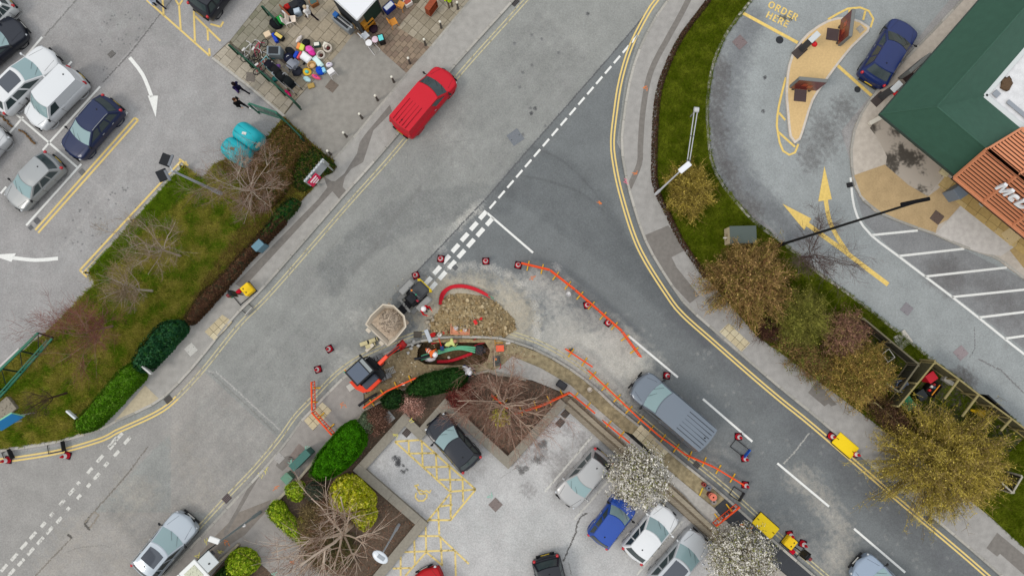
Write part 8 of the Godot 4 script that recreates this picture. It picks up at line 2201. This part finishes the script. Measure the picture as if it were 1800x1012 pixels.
func bike(label: String, px: float, py: float, turn: float, c: Array, r := 0.3) -> void:
	var t := thing("bicycle", label, "bicycle", at(px, py, 0.1), turn, "bicycles leaning on the mesh fence")
	var lean := Basis(Vector3.RIGHT, -0.35)
	for x: float in [-0.5, 0.5]:
		var w := Node3D.new(); w.name = "wheel"; t.add_child(w, true)
		var pp := PackedVector3Array(); var rr := PackedFloat32Array()
		for k in 19: pp.append(lean * Vector3(x + cos(k * TAU / 18) * r, r + sin(k * TAU / 18) * r, 0)); rr.append(0.025)
		var mb := MB.new(); mb.tube(pp, rr, 6, false); part("tyre", mb, paint(44, 44, 46, 0.8), w)
		for k in 4:
			mb = MB.new(); mb.rod(lean * Vector3(x + cos(k * PI / 4) * r, r + sin(k * PI / 4) * r, 0), lean * Vector3(x - cos(k * PI / 4) * r, r - sin(k * PI / 4) * r, 0), 0.006, -1, 4); part("spoke", mb, paint(190, 190, 190, 0.4), w)
	var m := paint(c[0], c[1], c[2], 0.4)
	var P := {"rear": Vector3(-0.5, r, 0), "crank": Vector3(-0.08, r - 0.02, 0), "seat": Vector3(-0.2, r + 0.42, 0), "head": Vector3(0.32, r + 0.4, 0), "front": Vector3(0.5, r, 0)}
	for e in [["rear", "crank"], ["rear", "seat"], ["crank", "seat"], ["crank", "head"], ["seat", "head"], ["head", "front"]]:
		var mb := MB.new(); mb.rod(lean * P[e[0]], lean * P[e[1]], 0.024); part("frame_tube", mb, m, t)
	var mb2 := MB.new(); mb2.box(Transform3D(lean, lean * Vector3(-0.22, r + 0.5, 0)), Vector3(0.26, 0.06, 0.15), 0.025); part("saddle", mb2, paint(220, 216, 214, 0.6) if c[0] > 180 else paint(36, 36, 38, 0.6), t)
	mb2 = MB.new(); mb2.tube(PackedVector3Array([lean * Vector3(0.28, r + 0.52, -0.28), lean * Vector3(0.34, r + 0.52, 0), lean * Vector3(0.28, r + 0.52, 0.28)]), PackedFloat32Array([.02, .02, .02]), 6); part("handlebar", mb2, paint(210, 208, 208, 0.4), t)
func pram(label: String, px: float, py: float, turn: float, c: Array, c2: Array) -> void:
	var t := thing("pushchair", label, "pushchair", at(px, py, 0.1), turn, "pushchairs among the goods")
	var m := paint(c[0], c[1], c[2], 0.8); var fr := paint(c2[0], c2[1], c2[2], 0.4)
	var mb := MB.new(); mb.box(Transform3D(Basis(Vector3.BACK, 0.3), Vector3(0, 0.5, 0)), Vector3(0.6, 0.12, 0.42), 0.05); part("seat", mb, m, t)
	mb = MB.new(); mb.box(Transform3D(Basis(Vector3.BACK, 0.5), Vector3(-0.3, 0.72, 0)), Vector3(0.1, 0.5, 0.42), 0.04); part("backrest", mb, m, t)
	var rows := []
	for i in 7:
		var row := PackedVector3Array()
		for j in 7:
			var g := -0.3 + 1.7 * i / 6.0; var k := -1.0 + j / 3.0
			row.append(Vector3(-0.2 + 0.36 * sin(g), 0.75 + 0.3 * cos(g) * (1.0 - 0.25 * k * k), k * 0.25))
		rows.append(row)
	mb = MB.new(); mb.grid(rows); part("hood", mb, m, t)
	for s: float in [-0.24, 0.24]:
		mb = MB.new(); mb.tube(PackedVector3Array([Vector3(0.45, 0.1, s), Vector3(-0.1, 0.5, s), Vector3(-0.6, 0.98, s)]), PackedFloat32Array([.018, .018, .018]), 6); part("frame_tube", mb, fr, t)
		for x: float in [-0.35, 0.45]:
			mb = MB.new(); mb.lathe(Transform3D(Basis(Vector3.RIGHT, PI / 2), Vector3(x, 0.12, s)), [[0.0, -0.02], [0.12, -0.02], [0.12, 0.02], [0.0, 0.02]], 12); part("wheel", mb, paint(40, 40, 42, 0.8), t)
	mb = MB.new(); mb.rod(Vector3(-0.6, 0.98, -0.24), Vector3(-0.6, 0.98, 0.24), 0.02); part("handle", mb, fr, t)
func ring_toy(label: String, px: float, py: float, r: float, c: Array, mid: Array, called := "toy") -> void:
	var t := thing(called, label, called.replace("_", " "), at(px, py, 0.1), 0.3, goods_group)
	var mb := MB.new(); mb.lathe(Transform3D.IDENTITY, [[r * 0.9, 0.0], [r, 0.05], [r, 0.25], [r * 0.85, 0.28], [r * 0.75, 0.25], [r * 0.72, 0.08], [0.0, 0.08]], 18); part("rim", mb, paint(c[0], c[1], c[2], 0.6), t)
	mb = MB.new(); mb.blob(Transform3D(Basis(), Vector3(0, 0.12, 0)), Vector3(r * 0.5, 0.1, r * 0.45), 10, 0.2, int(px)); part("filling", mb, paint(mid[0], mid[1], mid[2], 0.7), t)
func build_goods() -> void:
	rng.seed = 808
	bike("white framed child's bicycle at the mossy paving end", 445, 95, 0.85, [228, 226, 224])
	bike("pink and white child's bicycle beside the white one", 461, 91, 1.0, [214, 60, 100], 0.24)
	bike("dark bicycle with white bars in the fence row", 462, 108, 0.7, [60, 66, 64], 0.3)
	bike("red and white child's bicycle low in the fence row", 466, 122, 0.6, [206, 90, 96], 0.22)
	bike("pale green child's bicycle beside the dark one", 474, 112, 0.9, [180, 206, 186], 0.22)
	heapbox("grey metal framed cage holding black parts", 480, 88, 0.55, 0.8, 0.85, 1.55, [130, 140, 146], "metal_cage", 0.105, [40, 42, 46])
	heapbox("teal tray tucked against the grey cage", 481, 98, 0.4, 0.2, 0.3, 0.1, [20, 130, 140], "tray")
	pram("black pushchair with teal hoop and purple lining", 484, 125, -0.75, [30, 30, 40], [110, 180, 190])
	pram("black pushchair with pale bar in the fence row", 494, 134, -0.75, [34, 34, 36], [190, 190, 186])
	pram("black pushchair with pale grey padding", 503, 145, -0.75, [30, 32, 34], [206, 212, 218])
	pram("black pushchair at the brambles end of the fence row", 516, 153, -0.75, [26, 30, 32], [170, 174, 178])
	lump("purple bundle lying in a pushchair", 487, 120, Vector3(0.28, 0.14, 0.16), 0.8, [120, 84, 150], "bundle", 0.55)
	lump("pink pod at the brambles end of the fence", 507, 165, Vector3(0.28, 0.16, 0.11), -0.85, [222, 40, 110], "pod")
	heapbox("teal pouch by the fence among pushchairs", 482, 137, 0.3, 0.3, 0.25, 0.4, [24, 110, 104], "pouch")
	lump("navy backpack with white strap in the heap", 509, 103, Vector3(0.32, 0.24, 0.3), 0.5, [34, 38, 60], "backpack", 0.1, [220, 222, 230])
	lump("black bag beside the navy backpack", 511, 92, Vector3(0.34, 0.22, 0.26), -0.5, [36, 38, 42], "bag")
	heapbox("royal blue toy box in the heap", 519, 95, 0.22, 0.3, 0.45, -0.5, [24, 70, 190], "toy_box")
	heapbox("coral pink toy panel beside the blue box", 525, 96, 0.12, 0.35, 0.5, -0.5, [232, 90, 100], "play_sheet")
	heapbox("white plastic baby bath lying upturned", 536, 100, 0.72, 0.25, 0.5, -0.65, [226, 224, 226], "baby_bath", 0.105, [244, 244, 246])
	heapbox("orange cushion beside the lime cushion", 524, 80, 0.22, 0.2, 0.4, -0.3, [244, 150, 80], "cushion")
	heapbox("lime yellow cushion in the heap", 530, 82, 0.28, 0.22, 0.42, -0.3, [214, 226, 90], "cushion")
	lump("black helmet shaped bag beside the pink toy", 539, 76, Vector3(0.26, 0.2, 0.22), 0.2, [34, 34, 36], "bag")
	lump("bright pink plastic toy car in the heap", 545, 88, Vector3(0.3, 0.18, 0.22), -0.5, [236, 100, 190], "toy_car")
	lump("magenta plastic toy beside the pink one", 549, 94, Vector3(0.26, 0.16, 0.18), -0.5, [226, 60, 160], "toy_car")
	heapbox("dark green cool box with white top", 556, 77, 0.4, 0.3, 0.3, 0.1, [40, 70, 66], "cool_box", 0.105, [228, 226, 214])
	ring_toy("white ruffled basket with brown lining", 577, 86, 0.27, [224, 214, 200], [96, 50, 46], "basket")
	ring_toy("white ruffled basket with dark lining", 565, 98, 0.26, [222, 214, 202], [80, 50, 46], "basket")
	heapbox("cream cushion beside the brown lined ruffled basket", 571, 78, 0.3, 0.2, 0.34, -0.4, [232, 228, 212], "cushion")
	heapbox("pale aqua plastic board leaning in the heap", 558, 108, 0.36, 0.22, 0.78, 0.68, [196, 226, 222], "play_board", 0.105, [214, 240, 236])
	t_basket("round cane moses basket in the heap", 549, 116)
	pram("grey pushchair lying among the toys", 522, 118, 0.9, [140, 144, 154], [90, 94, 100])
	lump("dark folded buggy on the paving", 523, 127, Vector3(0.34, 0.2, 0.3), 0.5, [46, 48, 58], "folded_buggy")
	lump("colourful yellow and teal play mat", 540, 127, Vector3(0.3, 0.1, 0.24), -0.4, [240, 196, 60], "play_mat", 0.1, [60, 190, 200])
	heapbox("small teal toy block on the play mat", 538, 125, 0.2, 0.24, 0.16, -0.4, [90, 200, 190], "toy_block", 0.2)
	lump("pink tipped blue toy roller", 556, 136, Vector3(0.32, 0.13, 0.13), -0.45, [236, 90, 130], "toy_roller", 0.1, [40, 70, 190])
	lump("white and aqua toy by the brass rack", 540, 140, Vector3(0.28, 0.14, 0.16), -0.4, [190, 226, 232], "toy")
	heapbox("brass coloured wire rack at the asphalt edge", 546, 150, 0.42, 0.14, 0.3, 0.3, [176, 146, 80], "wire_rack")
	lump("blue plastic trike seat in the heap", 563, 126, Vector3(0.24, 0.2, 0.3), 0.6, [24, 80, 200], "trike_seat")
	heapbox("pale blue tray beside the blue trike seat", 568, 122, 0.24, 0.3, 0.3, 0.5, [150, 214, 240], "tray")
	chair("white plastic child's chair at the asphalt edge", 582, 126, 2.2, [240, 238, 238], "child_chair")
	lump("white and purple toy phone by the child's chair", 579, 115, Vector3(0.22, 0.16, 0.16), 0.3, [236, 230, 240], "toy_phone", 0.1, [110, 60, 180])
	lump("white fluffy toy at the top of the heap", 526, 70, Vector3(0.3, 0.14, 0.12), 0.9, [232, 222, 216], "soft_toy")
	heapbox("cream cardboard box on mossy paving", 469, 59, 0.42, 0.3, 0.36, 0.5, [228, 204, 172], "cardboard_box")
	heapbox("long blue carrier beside the cardboard box", 482, 65, 0.22, 0.3, 0.6, 0.45, [30, 70, 190], "carrier")
	heapbox("black box with yellow lid beside the blue carrier", 489, 62, 0.62, 0.35, 0.3, -0.6, [30, 30, 32], "tool_case", 0.105, [226, 200, 110])
	lump("black sack heap beside the green bag", 487, 44, Vector3(0.42, 0.26, 0.34), -0.4, [28, 30, 34], "sack")
	heapbox("bright green bag behind the white chairs", 492, 33, 0.36, 0.42, 0.5, 0.6, [20, 150, 60], "shopping_bag")
	chair("white folding chair tipped over on the forecourt", 505, 36, 0.4, [240, 230, 222])
	chair("cream folding chair leaning on the white one", 513, 33, 0.1, [240, 222, 204])
	heapbox("long brown plank leaning behind the bags", 499, 17, 0.1, 0.5, 0.95, 0.75, [150, 90, 60], "plank")
	heapbox("white slatted panel beside the brown plank", 501, 23, 0.1, 0.42, 0.6, 0.85, [236, 236, 240], "panel")
	lump("red bag by the slatted panel", 506, 14, Vector3(0.26, 0.2, 0.2), 0.4, [176, 40, 36], "bag")
	heapbox("black suitcase at the top of the heap", 516, 6, 0.6, 0.35, 0.45, 0.6, [34, 36, 40], "suitcase")
	heapbox("grey storage tub with white edge", 521, 18, 0.42, 0.5, 0.36, 0.3, [150, 164, 178], "storage_tub", 0.105, [190, 202, 214])
	lump("black bin bag beside the grey tub", 518, 23, Vector3(0.4, 0.24, 0.3), 0.2, [30, 34, 38], "bin_bag")
	lump("dark jacket draped on boxes near the person in white", 530, 10, Vector3(0.3, 0.22, 0.44), 0.5, [40, 42, 48], "jacket")
	heapbox("wooden crate near the dark jacket", 550, 2, 0.5, 0.4, 0.4, 0.5, [150, 96, 56], "crate", 0.105, [70, 100, 96])
	# by the stall
	heapbox("long grey trolley box of pipes beside the stall", 601, 37, 1.35, 0.7, 0.5, -0.68, [140, 146, 150], "trolley_box", 0.105, [44, 46, 50])
	for k in 3: heapbox("white pipe lying in the grey trolley box", 600 + k * 3, 38 + k * 2 - 3, 1.1, 0.05, 0.06, -0.68, [226, 226, 226], "pipe", 0.84)
	heapbox("blue tub at the end of the trolley box", 589, 24, 0.3, 0.2, 0.3, -0.68, [40, 100, 170], "tub", 0.84)
	shelf_unit("orange wooden shelf unit standing beside the stall", 645, 38, 0.75, [206, 140, 44])
	shelf_unit("dark wooden cabinet on the brick paving", 757, 8, 0.95, [150, 70, 40])
	chair("small orange wooden stool on brick paving", 691, 38, 0.5, [226, 150, 56], "stool")
	heapbox("navy blue board with white edge leaning by the stall", 683, 10, 0.75, 0.5, 0.4, 0.75, [22, 48, 136], "board", 0.105, [230, 234, 240])
	chair("orange wooden chair near the stall", 704, 8, 1.1, [226, 156, 74])
	heapbox("white box with red items behind the orange chair", 716, 2, 0.5, 0.4, 0.4, 0.6, [230, 222, 214], "box", 0.105, [170, 80, 60])
	chair("white plastic garden chair at the brick paving corner", 641, 62, 0.75, [224, 228, 232], "garden_chair")
	stool("round white stool in front of the garden chair", 648, 75, [244, 244, 246])
	stool("round pale pink stool beside the white one", 659, 69, [232, 206, 218])
	heapbox("black bin topped with turquoise and peach books", 669, 66, 0.36, 0.6, 0.5, 0.3, [28, 26, 28], "bin", 0.105, [110, 220, 220])
	lump("dark shoes and bags between bin and shelf unit", 657, 52, Vector3(0.3, 0.14, 0.26), 0.4, [50, 34, 44], "bag")
	lump("brown blanket roll by the stall corner", 624, 47, Vector3(0.14, 0.3, 0.24), 0.2, [170, 140, 100], "blanket")
	lump("white cloth roll by the stall corner", 630, 48, Vector3(0.12, 0.34, 0.3), 0.4, [232, 226, 216], "cloth_roll")
	var mb := MB.new(); mb.tube(PackedVector3Array([at(647, 82, 0.15), at(658, 97, 0.15), at(668, 87, 0.15), at(657, 76, 0.15)]), PackedFloat32Array([.018, .018, .018, .018]), 6)
	solo("clothes_airer", "white tubular airer frame lying beside the round stool", "airer", mb, paint(236, 232, 232, 0.5))
	# the stall itself
	var p := [at(585, -4, 2.4), at(627, 35, 2.4), at(662, -4, 2.4), at(620, -45, 2.4)]
	var t := thing("market_stall", "white topped stall with a dark green side", "stall", Vector3(p[1].x, 0.1, p[1].z))
	var o := t.position
	mb = MB.new(); mb.quad(p[0] - o, p[1] - o, p[2] - o, p[3] - o); mb.quad(p[0] - o - Vector3(0, .08, 0), p[1] - o - Vector3(0, .08, 0), p[2] - o - Vector3(0, .08, 0), p[3] - o - Vector3(0, .08, 0)); part("roof", mb, paint(232, 234, 238, 0.5), t)
	for i in 4:
		mb = MB.new(); mb.beam(p[i] - o - Vector3(0, .06, 0), p[(i + 1) % 4] - o - Vector3(0, .06, 0), 0.06, 0.12, 0.01); part("edge", mb, paint(238, 240, 242, 0.5), t)
		var f: Vector3 = p[i] - o
		mb = MB.new(); mb.beam(Vector3(f.x, 0, f.z), Vector3(f.x, f.y - 0.1, f.z), 0.07, 0.07); part("post", mb, paint(60, 64, 66, 0.5), t)
	mb = MB.new(); mb.beam(p[1].lerp(p[2], 0.3) - o - Vector3(0.05, 1.0, 0.05), p[2] - o - Vector3(0.05, 1.0, 0.05), 0.1, 1.7, 0.02); part("side_cover", mb, paint(28, 54, 44, 0.6), t)
	mb = MB.new(); mb.beam(p[0] - o - Vector3(0, 1.3, 0), p[1] - o - Vector3(0, 1.3, 0), 0.05, 2.0); part("front_panel", mb, paint(44, 48, 52, 0.5), t)
	# rubbish lying about
	for e in [[48, 240, "rusty chain and scrap on the ground between bays, by the silver car"], [8, 210, "rusty scrap bar on the ground at the bay line"]]:
		t = thing("scrap_metal", e[2], "scrap metal", at(e[0], e[1], 0.02), -0.72)
		for k in 7:
			mb = MB.new(); mb.blob(Transform3D(Basis(), Vector3(-0.6 + k * 0.2, 0.06, rng.randf_range(-0.05, 0.05))), Vector3(0.12, 0.06, 0.07), 7, 0.3, k); part("piece", mb, grain(120, 92, 62, "soil", 3.0), t)
	lump("white crumpled litter bag under the tan shrub", 1362, 592, Vector3(0.26, 0.14, 0.18), 0.3, [226, 216, 214], "litter_bag", 0.12)
	heapbox("broken white bracket on the main road pavement", 518, 373, 0.3, 0.1, 0.06, 0.7, [224, 216, 206], "bracket", 0.125)
func t_basket(label: String, px: float, py: float) -> void:
	var t := thing("moses_basket", label, "basket", at(px, py, 0.1), 0.4, goods_group)
	var mb := MB.new(); mb.lathe(Transform3D(Basis.from_scale(Vector3(1.0, 1, 0.8)), Vector3.ZERO), [[0.0, 0.03], [0.22, 0.03], [0.27, 0.25], [0.28, 0.27], [0.25, 0.27], [0.2, 0.08], [0.0, 0.08]], 20); part("weave", mb, grain(214, 176, 120, "fine", 2.0), t)
	mb = MB.new(); mb.blob(Transform3D(Basis(), Vector3(0, 0.1, 0)), Vector3(0.2, 0.06, 0.16), 10); part("mattress", mb, paint(226, 190, 140, 0.8), t)
func stool(label: String, px: float, py: float, c: Array) -> void:
	var p := at(px, py, 0.55); p.y = 0.105
	var t := thing("round_stool", label, "stool", p, 0.2, goods_group)
	var mb := MB.new(); mb.lathe(Transform3D.IDENTITY, [[0.0, 0.42], [0.2, 0.42], [0.21, 0.45], [0.19, 0.48], [0.0, 0.49]], 18); part("seat", mb, paint(c[0], c[1], c[2], 0.5), t)
	for k in 4:
		var g := k * PI / 2
		mb = MB.new(); mb.rod(Vector3(cos(g) * 0.12, 0.42, sin(g) * 0.12), Vector3(cos(g) * 0.2, 0, sin(g) * 0.2), 0.015); part("leg", mb, paint(206, 206, 208, 0.4), t)
func shelf_unit(label: String, px: float, py: float, turn: float, c: Array) -> void:
	var p := at(px, py, 0.9); p.y = 0.105
	var t := thing("shelf_unit", label, "shelf unit", p, turn, goods_group)
	var m := grain(c[0], c[1], c[2], "wood", 1.0, 0.5)
	for e in [[0, 0.03, 0, 0.8, 0.03, 0.36], [0, 0.9, 0, 0.8, 0.03, 0.36], [0, 0.46, 0, 0.76, 0.025, 0.34], [-0.39, 0.46, 0, 0.03, 0.86, 0.36], [0.39, 0.46, 0, 0.03, 0.86, 0.36]]:
		var mb := MB.new(); mb.bx(e[0], e[1], e[2], e[3], e[4], e[5], 0.005); part("panel", mb, m, t)
	var mb := MB.new(); mb.bx(0, 0.46, -0.17, 0.76, 0.84, 0.012); part("back", mb, m, t)
func build_all() -> void:
	build_cars()
	build_works()
	build_green()
	build_fixed()
	build_people()
	build_goods()
func _ready() -> void:
	var cam := Camera3D.new()
	cam.name = "camera"
	cam.position = Vector3(0, CAM_H, 0)
	cam.rotation_degrees = Vector3(-90.0 + TILT, 0, 0)
	cam.fov = rad_to_deg(2.0 * atan(506.0 / FOCAL))
	cam.far = 1500.0
	add_child(cam); cam.make_current()
	var env := Environment.new()
	env.background_mode = Environment.BG_SKY
	var sky := Sky.new()
	var sm := ProceduralSkyMaterial.new()
	sm.sky_top_color = Color(0.97, 0.985, 1.0)
	sm.sky_horizon_color = Color(0.56, 0.57, 0.58)
	sm.ground_bottom_color = Color(0.4, 0.4, 0.4)
	sm.ground_horizon_color = Color(0.5, 0.5, 0.5)
	sm.sky_curve = 0.35
	sm.sun_angle_max = 0.0
	sky.sky_material = sm
	env.sky = sky
	env.tonemap_mode = Environment.TONE_MAPPER_LINEAR
	env.tonemap_exposure = 1.6
	env.sdfgi_enabled = true; env.ssao_enabled = true; env.ssil_enabled = true
	var we := WorldEnvironment.new(); we.name = "environment"; we.environment = env
	add_child(we)
	var sun := DirectionalLight3D.new()
	sun.name = "sun"
	sun.light_energy = 0.35
	sun.light_angular_distance = 16.0
	sun.light_color = Color(1.0, 0.97, 0.93)
	sun.shadow_enabled = true
	sun.rotation_degrees = Vector3(-48, -62, 0)
	add_child(sun)
	make_textures()
	build_setting()
	build_all()
